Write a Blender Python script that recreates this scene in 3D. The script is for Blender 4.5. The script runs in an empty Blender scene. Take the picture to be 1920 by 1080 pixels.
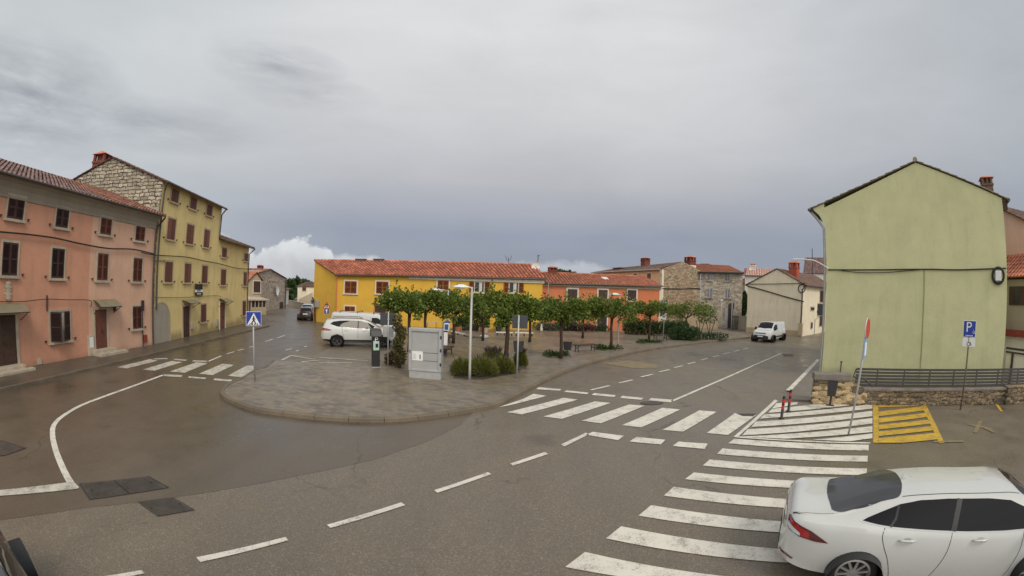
import bpy, bmesh, math, random
from math import sin, cos, pi, radians, atan2, hypot
from mathutils import Vector, Matrix, geometry
from mathutils.bvhtree import BVHTree
random.seed(7)
S = bpy.context.scene
COL = S.collection

# ------------------------------------------------------------------ camera (wide equidistant webcam lens)
F_PX, PITCH, ROLL, H = 804.3, 0.0092, -0.0315, 3.6      # focal length in photo pixels (1920 wide), camera height 3.6 m
_r1 = Matrix(((cos(ROLL), 0, sin(ROLL)), (0, 1, 0), (-sin(ROLL), 0, cos(ROLL))))
_r2 = Matrix(((1, 0, 0), (0, cos(PITCH), -sin(PITCH)), (0, sin(PITCH), cos(PITCH))))
RC = _r2 @ _r1
cam = bpy.data.cameras.new('camera')
cam.type = 'PANO'
cam.panorama_type = 'FISHEYE_LENS_POLYNOMIAL'
cam.sensor_width = 36.0
cam.sensor_fit = 'HORIZONTAL'
cam.fisheye_fov = radians(200)
cam.fisheye_polynomial_k0 = 0
cam.fisheye_polynomial_k1 = -1.0 / (F_PX * 36.0 / 1920)
cam.fisheye_polynomial_k2 = cam.fisheye_polynomial_k3 = cam.fisheye_polynomial_k4 = 0
cam.clip_start = 0.05
cam.clip_end = 3000
camo = bpy.data.objects.new('camera', cam)
COL.objects.link(camo)
_X, _Y, _Z = RC @ Vector((1, 0, 0)), RC @ Vector((0, 0, 1)), RC @ Vector((0, -1, 0))
camo.matrix_world = Matrix(((_X.x, _Y.x, _Z.x, 0), (_X.y, _Y.y, _Z.y, 0), (_X.z, _Y.z, _Z.z, H), (0, 0, 0, 1)))
S.camera = camo

def ray(px, py):
    x, y = px - 960.0, 540.0 - py
    r = hypot(x, y)
    th = r / F_PX
    k = sin(th) / r if r > 0 else 1 / F_PX
    return RC @ Vector((x * k, cos(th), y * k))
def G(px, py, z=0.0):                                   # surveyed point at height z
    d = ray(px, py); t = (z - H) / d.z
    return Vector((d.x * t, d.y * t))
def ZAT(px, py, g):                                     # height seen at a pixel at ground position g
    d = ray(px, py)
    return H + hypot(g[0], g[1]) * d.z / hypot(d.x, d.y)
def DIR(px, py, dist):                                  # plan point at a horizontal distance
    d = ray(px, py); k = dist / hypot(d.x, d.y)
    return Vector((d.x * k, d.y * k))

# ------------------------------------------------------------------ light: overcast sky with a soft sun
SUN_EL, SUN_AZ = radians(44), radians(146)              # azimuth clockwise from +y
S.view_settings.view_transform = 'Standard'
S.view_settings.look = 'None'
S.view_settings.exposure = 0.1
S.view_settings.gamma = 1.0
sl = bpy.data.lights.new('sun', 'SUN'); sl.energy = 1.3; sl.angle = radians(18); sl.color = (1, .89, .74)
slo = bpy.data.objects.new('sun', sl); COL.objects.link(slo)
_sd = Vector((sin(SUN_AZ) * cos(SUN_EL), cos(SUN_AZ) * cos(SUN_EL), sin(SUN_EL)))
slo.rotation_euler = _sd.to_track_quat('Z', 'Y').to_euler(); slo.location = _sd * 80

class NT:
    """small helper for node trees"""
    def __init__(s, tree): s.t = tree; s.n = tree.nodes; s.l = tree.links
    def new(s, ty, **kw):
        nd = s.n.new(ty)
        for k, v in kw.items():
            if k.startswith('i_'):
                nd.inputs[k[2:].replace('_', ' ')].default_value = v
            else: setattr(nd, k, v)
        return nd
    def link(s, a, b): s.l.new(a, b)
    def math(s, op, a, b=None, c=None, clamp=False):
        nd = s.n.new('ShaderNodeMath'); nd.operation = op; nd.use_clamp = clamp
        for i, v in enumerate((a, b, c)):
            if v is None: continue
            if hasattr(v, 'is_linked'): s.l.new(v, nd.inputs[i])
            else: nd.inputs[i].default_value = v
        return nd.outputs[0]
    def mix(s, f, a, b, mode='MIX'):
        nd = s.n.new('ShaderNodeMix'); nd.data_type = 'RGBA'; nd.blend_type = mode
        for i, v in ((0, f), (6, a), (7, b)):
            if hasattr(v, 'is_linked'): s.l.new(v, nd.inputs[i])
            else: nd.inputs[i].default_value = v if i == 0 else ((*v, 1) if len(v) == 3 else v)
        return nd.outputs[2]
    def ramp(s, f, pts, interp='LINEAR'):
        nd = s.n.new('ShaderNodeValToRGB'); cr = nd.color_ramp; cr.interpolation = interp
        while len(cr.elements) < len(pts): cr.elements.new(0.5)
        for e, (p, c) in zip(cr.elements, pts):
            e.position = p; e.color = (*c, 1) if hasattr(c, '__len__') else (c, c, c, 1)
        s.l.new(f, nd.inputs[0]); return nd.outputs[0]
    def noise(s, vec, scale, detail=3, rough=.55, dist=0):
        nd = s.n.new('ShaderNodeTexNoise'); nd.inputs['Scale'].default_value = scale
        nd.inputs['Detail'].default_value = detail; nd.inputs['Roughness'].default_value = rough
        nd.inputs['Distortion'].default_value = dist
        if vec is not None: s.l.new(vec, nd.inputs['Vector'])
        return nd.outputs['Fac']
    def mapping(s, vec, scale=(1, 1, 1), loc=(0, 0, 0), rot=(0, 0, 0)):
        nd = s.n.new('ShaderNodeMapping'); nd.inputs['Scale'].default_value = scale
        nd.inputs['Location'].default_value = loc; nd.inputs['Rotation'].default_value = rot
        s.l.new(vec, nd.inputs['Vector']); return nd.outputs[0]

W = bpy.data.worlds.new('World'); S.world = W; W.use_nodes = True
def make_sky():
    t = NT(W.node_tree); t.n.clear()
    out = t.new('ShaderNodeOutputWorld')
    sky = t.new('ShaderNodeTexSky', sky_type='NISHITA', sun_disc=False, sun_elevation=SUN_EL, sun_rotation=SUN_AZ)
    bg1 = t.new('ShaderNodeBackground'); bg1.inputs['Strength'].default_value = .1
    t.link(sky.outputs[0], bg1.inputs['Color'])
    co = t.new('ShaderNodeTexCoord')
    sep = t.new('ShaderNodeSeparateXYZ'); t.link(co.outputs['Generated'], sep.inputs[0])
    X, Y, Z = sep.outputs
    el = t.math('MULTIPLY', t.math('ARCSINE', Z), 180 / pi)
    az = t.math('MULTIPLY', t.math('ARCTAN2', X, Y), 180 / pi)
    zz = t.math('DIVIDE', el, 90.0, clamp=True)
    # stratus deck: blue-grey low band, paler above
    deck = t.ramp(zz, [(0, (.36, .38, .44)), (.035, (.285, .31, .38)), (.085, (.29, .315, .385)), (.16, (.47, .475, .50)),
                       (.26, (.62, .62, .63)), (.38, (.70, .70, .71)), (.52, (.66, .675, .68)), (1, (.52, .55, .57))])
    deckl = t.ramp(zz, [(0, (.50, .53, .56)), (.085, (.50, .53, .56)), (.16, (.53, .56, .58)), (.3, (.56, .59, .60)), (.5, (.5, .54, .55)), (1, (.52, .55, .57))])
    deckr = t.ramp(zz, [(0, (.29, .315, .365)), (.1, (.31, .335, .385)), (.2, (.42, .445, .475)), (.32, (.45, .48, .51)), (1, (.46, .49, .51))])
    fl = t.math('MULTIPLY', t.math('SUBTRACT', -22.0, az), 1 / 38.0, clamp=True)
    fr = t.math('MULTIPLY', t.math('SUBTRACT', az, 22.0), 1 / 50.0, clamp=True)
    c = t.mix(fl, deck, deckl); c = t.mix(fr, c, deckr)
    # extra brightness added to the unseen sky behind the viewer, to light the facades
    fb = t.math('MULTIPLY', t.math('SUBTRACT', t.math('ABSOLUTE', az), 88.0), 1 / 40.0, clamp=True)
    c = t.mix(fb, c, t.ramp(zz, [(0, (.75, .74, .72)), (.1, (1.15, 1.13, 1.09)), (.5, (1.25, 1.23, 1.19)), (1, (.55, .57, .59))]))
    # soft cloud texture
    v1 = t.mapping(co.outputs['Generated'], scale=(2.2, 2.2, 7))
    n1 = t.noise(v1, 1.3, 6, .55, .4)
    c = t.mix(1.0, c, t.ramp(n1, [(.25, .93), (.5, 1.0), (.75, 1.06)]), 'MULTIPLY')
    # ragged darker scud
    def blob(a0, e0, wa, we, slope=0.0):
        da = t.math('DIVIDE', t.math('SUBTRACT', az, a0), wa)
        ec = t.math('ADD', t.math('MULTIPLY', t.math('SUBTRACT', az, a0), slope), e0)
        de = t.math('DIVIDE', t.math('SUBTRACT', el, ec), we)
        d = t.math('SQRT', t.math('ADD', t.math('MULTIPLY', da, da), t.math('MULTIPLY', de, de)))
        return t.math('SUBTRACT', 1.0, d, clamp=True)
    n2 = t.noise(t.mapping(co.outputs['Generated'], scale=(2.6, 2.6, 12)), 1.5, 6, .6, .15)
    m = t.math('MAXIMUM', t.math('MULTIPLY', blob(-68, 18.5, 15, 8), 1.25), blob(-35.5, 27.5, 11, 3.4))
    m = t.math('MAXIMUM', m, t.math('MULTIPLY', blob(-51, 18.2, 18, 3.6), .72))
    m = t.math('MAXIMUM', m, t.math('MULTIPLY', blob(-30, 24.5, 11, 2.6), .55))
    k = t.math('MULTIPLY', m, t.ramp(n2, [(.33, 0), (.62, 1)]))
    k = t.math('MULTIPLY', t.math('POWER', k, .8), .62, clamp=True)
    c = t.mix(k, c, (.19, .215, .25))
    # bright cumulus heads low on the horizon
    n3 = t.noise(t.mapping(co.outputs['Generated'], scale=(1, 1, 1)), 13, 6, .62, .3)
    n4 = t.noise(t.mapping(co.outputs['Generated'], scale=(1, 1, 1)), 34, 4, .6)
    def cumulus(a0, wa, top, amp, soft):
        da = t.math('DIVIDE', t.math('SUBTRACT', az, a0), wa)
        dome = t.math('SUBTRACT', 1.0, t.math('POWER', t.math('ABSOLUTE', da), 2.2))
        hgt = t.math('ADD', t.math('MULTIPLY', dome, top), t.math('MULTIPLY', t.math('SUBTRACT', n3, .5), amp))
        hgt = t.math('ADD', hgt, t.math('MULTIPLY', t.math('SUBTRACT', n4, .5), amp * .35))
        return t.math('MULTIPLY', t.math('SUBTRACT', hgt, el), soft, clamp=True)
    m1 = cumulus(-29.0, 7.4, 6.5, 4.6, 1.7); m1b = cumulus(-41, 9.5, 6.3, 4.0, 1.3)
    m1 = t.math('MAXIMUM', m1, m1b)
    m1 = t.math('MAXIMUM', m1, t.math('MULTIPLY', cumulus(-21, 10, 4.3, 2.0, 1.5), .8))
    m2 = t.math('MULTIPLY', cumulus(6, 15, 4.6, 2.4, 1.2), .55)
    body = t.ramp(t.math('DIVIDE', el, 7.0, clamp=True), [(0, (.46, .48, .52)), (.4, (.55, .56, .59)), (.75, (.74, .75, .76)), (1, (.80, .80, .80))])
    body = t.mix(1.0, body, t.ramp(n3, [(.3, .86), (.65, 1.04)]), 'MULTIPLY')
    c = t.mix(m2, c, t.mix(.5, body, (.6, .62, .66)))
    c = t.mix(m1, c, body)
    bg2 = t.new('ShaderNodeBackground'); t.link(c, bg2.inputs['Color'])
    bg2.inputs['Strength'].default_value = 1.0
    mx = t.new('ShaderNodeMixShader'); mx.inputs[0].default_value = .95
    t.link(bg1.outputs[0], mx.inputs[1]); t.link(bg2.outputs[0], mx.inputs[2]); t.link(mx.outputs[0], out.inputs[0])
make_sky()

# ------------------------------------------------------------------ materials
def mat(name, col, rough=.7, var=.12, scale=3.0, var2=.06, scale2=40.0, bump=0.0, bscale=60.0, metal=0.0, spec=.5,
        dirt=None, coat=0.0, island=0.0, objrand=0.0, foot=None):
    m = bpy.data.materials.new(name); m.use_nodes = True
    t = NT(m.node_tree); p = t.n['Principled BSDF']
    p.inputs['Roughness'].default_value = rough; p.inputs['Metallic'].default_value = metal
    p.inputs['Specular IOR Level'].default_value = spec
    if coat: p.inputs['Coat Weight'].default_value = coat; p.inputs['Coat Roughness'].default_value = .05
    tc = t.new('ShaderNodeTexCoord').outputs['Object']
    c = None
    base = (*col, 1)
    n = t.noise(tc, scale, 4, .6)
    c = t.mix(1.0, base, t.ramp(n, [(.25, 1 - var), (.75, 1 + var)]), 'MULTIPLY')
    if var2:
        n2 = t.noise(tc, scale2, 2, .6)
        c = t.mix(1.0, c, t.ramp(n2, [(.25, 1 - var2), (.75, 1 + var2)]), 'MULTIPLY')
    if island:
        g = t.new('ShaderNodeNewGeometry')
        c = t.mix(1.0, c, t.ramp(g.outputs['Random Per Island'], [(0, 1 - island), (1, 1 + island)]), 'MULTIPLY')
    if objrand:
        oi = t.new('ShaderNodeObjectInfo')
        c = t.mix(1.0, c, t.ramp(oi.outputs['Random'], [(0, 1 - objrand), (1, 1 + objrand)]), 'MULTIPLY')
    if foot:                                             # splashed, blotchy grime with its own ragged outline along the foot of the wall
        fz = t.new('ShaderNodeSeparateXYZ'); t.link(tc, fz.inputs[0])
        nf = t.noise(t.mapping(tc, scale=(1.1, 1.1, .5)), 1.7, 7, .7)
        kf = t.math('SUBTRACT', t.math('MULTIPLY', nf, foot[1] * 2.1), fz.outputs[2])
        kf = t.math('MULTIPLY', kf, 2.2, clamp=True)
        c = t.mix(t.math('MULTIPLY', kf, foot[2]), c, foot[0])
        pn = t.noise(tc, .55, 3, .5, 1.0)                # repainted patches
        c = t.mix(1.0, c, t.ramp(pn, [(.46, .97), (.48, 1.0), (.62, 1.0), (.64, 1.03)]), 'MULTIPLY')
    if dirt:                                             # streaky stains running down the wall
        dcol, amt = dirt
        v = t.mapping(tc, scale=(1.6, 1.6, .22))
        n3 = t.noise(v, 1.4, 6, .65)
        n4 = t.noise(tc, .8, 5, .7)
        k = t.math('MULTIPLY', t.ramp(n3, [(.5, 0), (.75, 1)]), t.ramp(n4, [(.4, .2), (.65, 1)]))
        c = t.mix(t.math('MULTIPLY', k, amt), c, dcol)
    t.link(c, p.inputs['Base Color'])
    if bump:
        nb = t.noise(tc, bscale, 3, .6)
        b = t.new('ShaderNodeBump'); b.inputs['Strength'].default_value = bump; b.inputs['Distance'].default_value = .02
        t.link(nb, b.inputs['Height']); t.link(b.outputs[0], p.inputs['Normal'])
    return m

def stone_mat(name, c1, c2, mortar, bw=.42, bh=.16, msize=.012, tint=None):
    """coursed rubble: wobbling courses, every stone its own tone"""
    m = bpy.data.materials.new(name); m.use_nodes = True
    t = NT(m.node_tree); p = t.n['Principled BSDF']; p.inputs['Roughness'].default_value = .9
    tc = t.new('ShaderNodeTexCoord').outputs['Object']
    sp = t.new('ShaderNodeSeparateXYZ'); t.link(tc, sp.inputs[0])
    n = t.new('ShaderNodeTexNoise'); n.inputs['Scale'].default_value = 1.7; n.inputs['Detail'].default_value = 3; t.link(tc, n.inputs['Vector'])
    w = t.math('MULTIPLY', t.math('SUBTRACT', n.outputs['Fac'], .5), .55)
    n2 = t.noise(tc, 5.5, 2, .5)
    w2 = t.math('MULTIPLY', t.math('SUBTRACT', n2, .5), .16)
    xx = t.math('ADD', t.math('ADD', sp.outputs[0], sp.outputs[1]), w)
    zz = t.math('ADD', t.math('ADD', sp.outputs[2], t.math('MULTIPLY', w, .38)), w2)
    cb = t.new('ShaderNodeCombineXYZ'); t.link(xx, cb.inputs[0]); t.link(zz, cb.inputs[1])
    br = t.new('ShaderNodeTexBrick'); t.link(cb.outputs[0], br.inputs['Vector'])
    br.inputs['Color1'].default_value = (*c1, 1); br.inputs['Color2'].default_value = (*c2, 1); br.inputs['Mortar'].default_value = (*mortar, 1)
    br.inputs['Scale'].default_value = 1; br.inputs['Mortar Size'].default_value = msize; br.inputs['Mortar Smooth'].default_value = .5
    br.inputs['Brick Width'].default_value = bw; br.inputs['Row Height'].default_value = bh; br.offset = .43; br.squash = .72; br.squash_frequency = 3
    vo = t.new('ShaderNodeTexVoronoi'); vo.inputs['Scale'].default_value = 2.6
    t.link(t.mapping(cb.outputs[0], scale=(1, 2.2, 1)), vo.inputs['Vector'])
    vs = t.new('ShaderNodeSeparateColor'); t.link(vo.outputs['Color'], vs.inputs[0])
    c = t.mix(1.0, br.outputs['Color'], t.ramp(vs.outputs[0], [(0, .68), (1, 1.28)]), 'MULTIPLY')
    n3 = t.noise(tc, 9, 5, .65)
    c = t.mix(1.0, c, t.ramp(n3, [(.25, .72), (.75, 1.22)]), 'MULTIPLY')
    if tint:
        n4 = t.noise(tc, .7, 4, .6)
        c = t.mix(t.math('MULTIPLY', t.ramp(n4, [(.45, 0), (.65, 1)]), .5), c, tint)
    t.link(c, p.inputs['Base Color'])
    hgt = t.math('SUBTRACT', t.math('MULTIPLY', n3, .35), br.outputs['Fac'])
    b = t.new('ShaderNodeBump'); b.inputs['Strength'].default_value = .9; b.inputs['Distance'].default_value = .05
    t.link(hgt, b.inputs['Height']); t.link(b.outputs[0], p.inputs['Normal'])
    return m

def asphalt_mat(name, col, grain, wet, patch, rough=(.22, .6)):
    m = bpy.data.materials.new(name); m.use_nodes = True
    t = NT(m.node_tree); p = t.n['Principled BSDF']
    tc = t.new('ShaderNodeTexCoord').outputs['Object']
    big = t.noise(tc, .16, 5, .6, .5); mid = t.noise(tc, .9, 5, .65, .3)
    sp1 = t.noise(tc, 38, 2, .75); 
    vo = t.new('ShaderNodeTexVoronoi'); vo.inputs['Scale'].default_value = 55; t.link(tc, vo.inputs['Vector'])
    vs = t.new('ShaderNodeSeparateColor'); t.link(vo.outputs['Color'], vs.inputs[0])
    c = t.mix(1.0, (*col, 1), t.ramp(big, [(.3, 1 - patch), (.7, 1 + patch)]), 'MULTIPLY')
    c = t.mix(1.0, c, t.ramp(mid, [(.25, .88), (.75, 1.1)]), 'MULTIPLY')
    c = t.mix(1.0, c, t.ramp(sp1, [(.25, 1 - grain), (.5, 1), (.75, 1 + grain * 1.2)]), 'MULTIPLY')
    c = t.mix(1.0, c, t.ramp(vs.outputs[0], [(0, 1 - grain * .7), (.8, 1 + grain * .4), (.9, 1 + grain * 1.6), (1, 1 + grain * 2.6)]), 'MULTIPLY')
    # rolling tracks and wet streaks along the street
    st = t.noise(t.mapping(tc, scale=(.9, .12, 1), rot=(0, 0, radians(38))), 1.1, 4, .6)
    c = t.mix(1.0, c, t.ramp(st, [(.3, .92), (.7, 1.07)]), 'MULTIPLY')
    wv = t.new('ShaderNodeTexNoise'); wv.inputs['Scale'].default_value = 1.3; wv.inputs['Detail'].default_value = 5; t.link(tc, wv.inputs['Vector'])
    wm = t.new('ShaderNodeVectorMath', operation='MULTIPLY_ADD'); t.link(wv.outputs['Color'], wm.inputs[0]); wm.inputs[1].default_value = (1.1, 1.1, 0); t.link(tc, wm.inputs[2])
    cr = t.new('ShaderNodeTexVoronoi'); cr.feature = 'DISTANCE_TO_EDGE'; cr.inputs['Scale'].default_value = .21; t.link(wm.outputs[0], cr.inputs['Vector'])
    ck = t.math('MULTIPLY', t.math('LESS_THAN', cr.outputs['Distance'], .0042), t.ramp(t.noise(tc, .31, 3, .6), [(.48, 0), (.56, 1)]))
    c = t.mix(t.math('MULTIPLY', ck, .45), c, (.03, .026, .02))
    sv = t.new('ShaderNodeTexVoronoi'); sv.inputs['Scale'].default_value = .55; t.link(wm.outputs[0], sv.inputs['Vector'])
    sc = t.new('ShaderNodeSeparateColor'); t.link(sv.outputs['Color'], sc.inputs[0])
    ok_ = t.math('MULTIPLY', t.ramp(sv.outputs['Distance'], [(.08, 1), (.30, 0)]), t.math('GREATER_THAN', sc.outputs[0], .72))
    c = t.mix(t.math('MULTIPLY', ok_, .38), c, (.05, .042, .032))
    t.link(c, p.inputs['Base Color'])
    r = t.math('ADD', t.math('MULTIPLY', big, .6), t.math('MULTIPLY', mid, .4))
    rr = t.ramp(r, [(.36, rough[0]), (.62, rough[1])])
    t.link(rr, p.inputs['Roughness']); p.inputs['Specular IOR Level'].default_value = wet
    b = t.new('ShaderNodeBump'); b.inputs['Strength'].default_value = .25 * min(1, grain * 4); b.inputs['Distance'].default_value = .008
    t.link(sp1, b.inputs['Height']); t.link(b.outputs[0], p.inputs['Normal'])
    return m

def paver_mat(name):
    m = bpy.data.materials.new(name); m.use_nodes = True
    t = NT(m.node_tree); p = t.n['Principled BSDF']
    tc = t.new('ShaderNodeTexCoord').outputs['Object']
    br = t.new('ShaderNodeTexBrick'); t.link(t.mapping(tc, rot=(0, 0, radians(20))), br.inputs['Vector'])
    br.inputs['Color1'].default_value = (.235, .19, .132, 1); br.inputs['Color2'].default_value = (.185, .15, .106, 1)
    br.inputs['Mortar'].default_value = (.10, .09, .075, 1)
    br.inputs['Scale'].default_value = 1; br.inputs['Brick Width'].default_value = .30; br.inputs['Row Height'].default_value = .20
    br.inputs['Mortar Size'].default_value = .008
    # scattered darker pavers in a loose drift across the tip
    v = t.mapping(tc, rot=(0, 0, radians(20)), scale=(1 / .3, 1 / .2, 1))
    vw = t.new('ShaderNodeTexWhiteNoise'); fl = t.new('ShaderNodeVectorMath', operation='FLOOR'); t.link(v, fl.inputs[0]); t.link(fl.outputs[0], vw.inputs['Vector'])
    big = t.noise(tc, .33, 4, .6, .4)
    k = t.math('MULTIPLY', t.math('GREATER_THAN', t.math('ADD', vw.outputs['Value'], t.math('MULTIPLY', big, 1.5)), 1.53), .5)
    c = t.mix(k, br.outputs['Color'], (.078, .078, .082))
    n = t.noise(tc, 1.2, 5, .6)
    c = t.mix(1.0, c, t.ramp(n, [(.25, .82), (.75, 1.14)]), 'MULTIPLY')
    t.link(c, p.inputs['Base Color'])
    t.link(t.ramp(big, [(.35, .28), (.65, .6)]), p.inputs['Roughness'])
    b = t.new('ShaderNodeBump'); b.inputs['Strength'].default_value = .3; b.inputs['Distance'].default_value = .006; b.invert = True
    t.link(br.outputs['Fac'], b.inputs['Height']); t.link(b.outputs[0], p.inputs['Normal'])
    return m

def paint_mat(name, col, wear=.5, under=(.14, .125, .1)):
    m = bpy.data.materials.new(name); m.use_nodes = True
    t = NT(m.node_tree); p = t.n['Principled BSDF']; p.inputs['Roughness'].default_value = .6
    tc = t.new('ShaderNodeTexCoord').outputs['Object']
    n = t.noise(tc, 3.2, 6, .75); n2 = t.noise(tc, 45, 3, .7)
    k = t.math('ADD', t.math('MULTIPLY', n, .55), t.math('MULTIPLY', n2, .45))
    k = t.ramp(k, [(.3 + wear * .16, 1), (.42 + wear * .16, 0)])
    n5 = t.noise(tc, .8, 4, .6)
    base = t.mix(1.0, (*col, 1), t.ramp(n5, [(.25, .84), (.75, 1.08)]), 'MULTIPLY')
    c = t.mix(t.math('MULTIPLY', k, .75), base, under)
    t.link(c, p.inputs['Base Color'])
    return m

def leaf_mat(name, c1, c2, trans=.25):
    m = bpy.data.materials.new(name); m.use_nodes = True
    t = NT(m.node_tree); p = t.n['Principled BSDF']; p.inputs['Roughness'].default_value = .55
    g = t.new('ShaderNodeNewGeometry')
    c = t.ramp(g.outputs['Random Per Island'], [(0, c1), (.6, tuple((a + b) / 2 for a, b in zip(c1, c2))), (1, c2)])
    t.link(c, p.inputs['Base Color'])
    if trans:
        tr = t.new('ShaderNodeBsdfTranslucent'); t.link(c, tr.inputs[0])
        mx = t.new('ShaderNodeMixShader'); mx.inputs[0].default_value = trans
        t.link(p.outputs[0], mx.inputs[1]); t.link(tr.outputs[0], mx.inputs[2])
        t.link(mx.outputs[0], t.n['Material Output'].inputs[0])
    return m

def glass_mat(name, col=(.02, .022, .025), rough=.04):
    m = bpy.data.materials.new(name); m.use_nodes = True
    p = m.node_tree.nodes['Principled BSDF']; p.inputs['Base Color'].default_value = (*col, 1)
    p.inputs['Roughness'].default_value = rough; p.inputs['Specular IOR Level'].default_value = .6
    return m

M = {}
M['asphalt'] = asphalt_mat('asphalt', (.150, .124, .092), .22, .42, .12)
M['side_asphalt'] = asphalt_mat('side_asphalt', (.104, .082, .057), .09, .5, .26, (.18, .5))
M['ground'] = mat('earth', (.12, .13, .07), .95, .3, .2)
M['paver'] = paver_mat('pavers')
M['kerb'] = mat('kerbstone', (.15, .12, .085), .7, .25, 1.2, .15, 30, .3)
M['footway'] = asphalt_mat('footway', (.105, .086, .064), .1, .4, .15)
M['white_paint'] = paint_mat('white_road_paint', (.68, .645, .565), .46)
M['worn_paint'] = paint_mat('worn_road_paint', (.56, .53, .46), .66)
M['yellow_paint'] = paint_mat('yellow_road_paint', (.60, .38, .03), .62)
M['faded_yellow'] = paint_mat('faded_yellow_paint', (.33, .235, .085), 1.1)
M['metal_cover'] = mat('cast_iron', (.065, .054, .044), .5, .4, 3, .3, 50, .6, 30)
M['grey_steel'] = mat('galvanised_steel', (.42, .43, .43), .45, .12, 4, .05, 40, metal=.25)
M['dark_steel'] = mat('dark_steel', (.035, .033, .033), .5, .15, 6)
M['white_metal'] = mat('white_painted_metal', (.74, .75, .74), .4, .05)
M['black_plastic'] = mat('black_plastic', (.018, .018, .019), .5, .1)
M['rubber'] = mat('rubber', (.022, .022, .022), .8, .15)
M['wood'] = mat('dark_wood', (.06, .032, .02), .7, .25, 8)
M['bark'] = mat('bark', (.055, .034, .022), .9, .3, 10, .2, 60, .5)
M['shutter_dark'] = mat('shutter_dark', (.052, .024, .022), .65, .2, 5, objrand=.28)
M['shutter_red'] = mat('shutter_reddish', (.135, .047, .030), .65, .2, 5, objrand=.28)
M['shutter_brown'] = mat('shutter_brown', (.22, .07, .022), .6, .15, 5, objrand=.28)
M['shutter_grey'] = mat('shutter_grey', (.34, .35, .38), .65, .15, 5, objrand=.28)
M['surround'] = mat('stone_surround', (.44, .375, .29), .85, .2, 3, .1, objrand=.1)
M['white_trim'] = mat('white_trim', (.66, .62, .52), .8, .08)
M['glass'] = glass_mat('window_glass')
M['curtain'] = mat('curtain', (.6, .58, .52), .9, .1)
M['roof_red'] = mat('roof_tiles_red', (.47, .165, .10), .8, .3, 1.1, .25, 14, .3, island=.24)
M['roof_orange'] = mat('roof_tiles_orange', (.42, .15, .085), .8, .2, .8, .2, 12, .3, island=.24)
M['roof_rust'] = mat('roof_tiles_rust', (.26, .115, .075), .85, .3, 1.2, .25, 12, .3, island=.3)
M['roof_brown'] = mat('roof_tiles_brown', (.17, .105, .08), .85, .25, 1.0, .25, 12, .3, island=.24)
M['roof_old'] = mat('roof_tiles_old', (.20, .125, .115), .85, .5, 2.2, .35, 9, .4, island=.24)
M['brick'] = mat('red_brick', (.17, .05, .035), .85, .25, 4, .2, 25)
M['cable'] = mat('cable_black', (.02, .018, .018), .7, .1)
M['red'] = mat('sign_red', (.5, .035, .03), .4, .05)
M['blue'] = mat('sign_blue', (.015, .05, .32), .4, .05)
M['sign_white'] = mat('sign_white', (.80, .80, .80), .4, .03)
M['black'] = mat('sign_black', (.012, .012, .012), .5, .05)
M['sign_back'] = mat('sign_back', (.05, .052, .06), .55, .1)
M['terracotta'] = mat('terracotta', (.42, .17, .10), .8, .15)
M['leaf'] = leaf_mat('mulberry_leaf', (.05, .09, .012), (.24, .31, .05), .36)
M['leaf_dark'] = leaf_mat('hedge_leaf', (.016, .04, .010), (.055, .11, .022))
M['leaf_lav'] = leaf_mat('lavender_leaf', (.10, .12, .025), (.27, .27, .07), .2)
M['leaf_far'] = leaf_mat('far_leaf', (.02, .045, .015), (.07, .12, .03), .1)
M['spike'] = leaf_mat('lavender_spike', (.035, .022, .028), (.075, .045, .055), 0)
M['dry'] = leaf_mat('dry_leaf', (.09, .06, .025), (.20, .14, .06), .1)
M['purple'] = leaf_mat('purple_leaf', (.022, .012, .016), (.06, .03, .035), 0)

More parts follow.
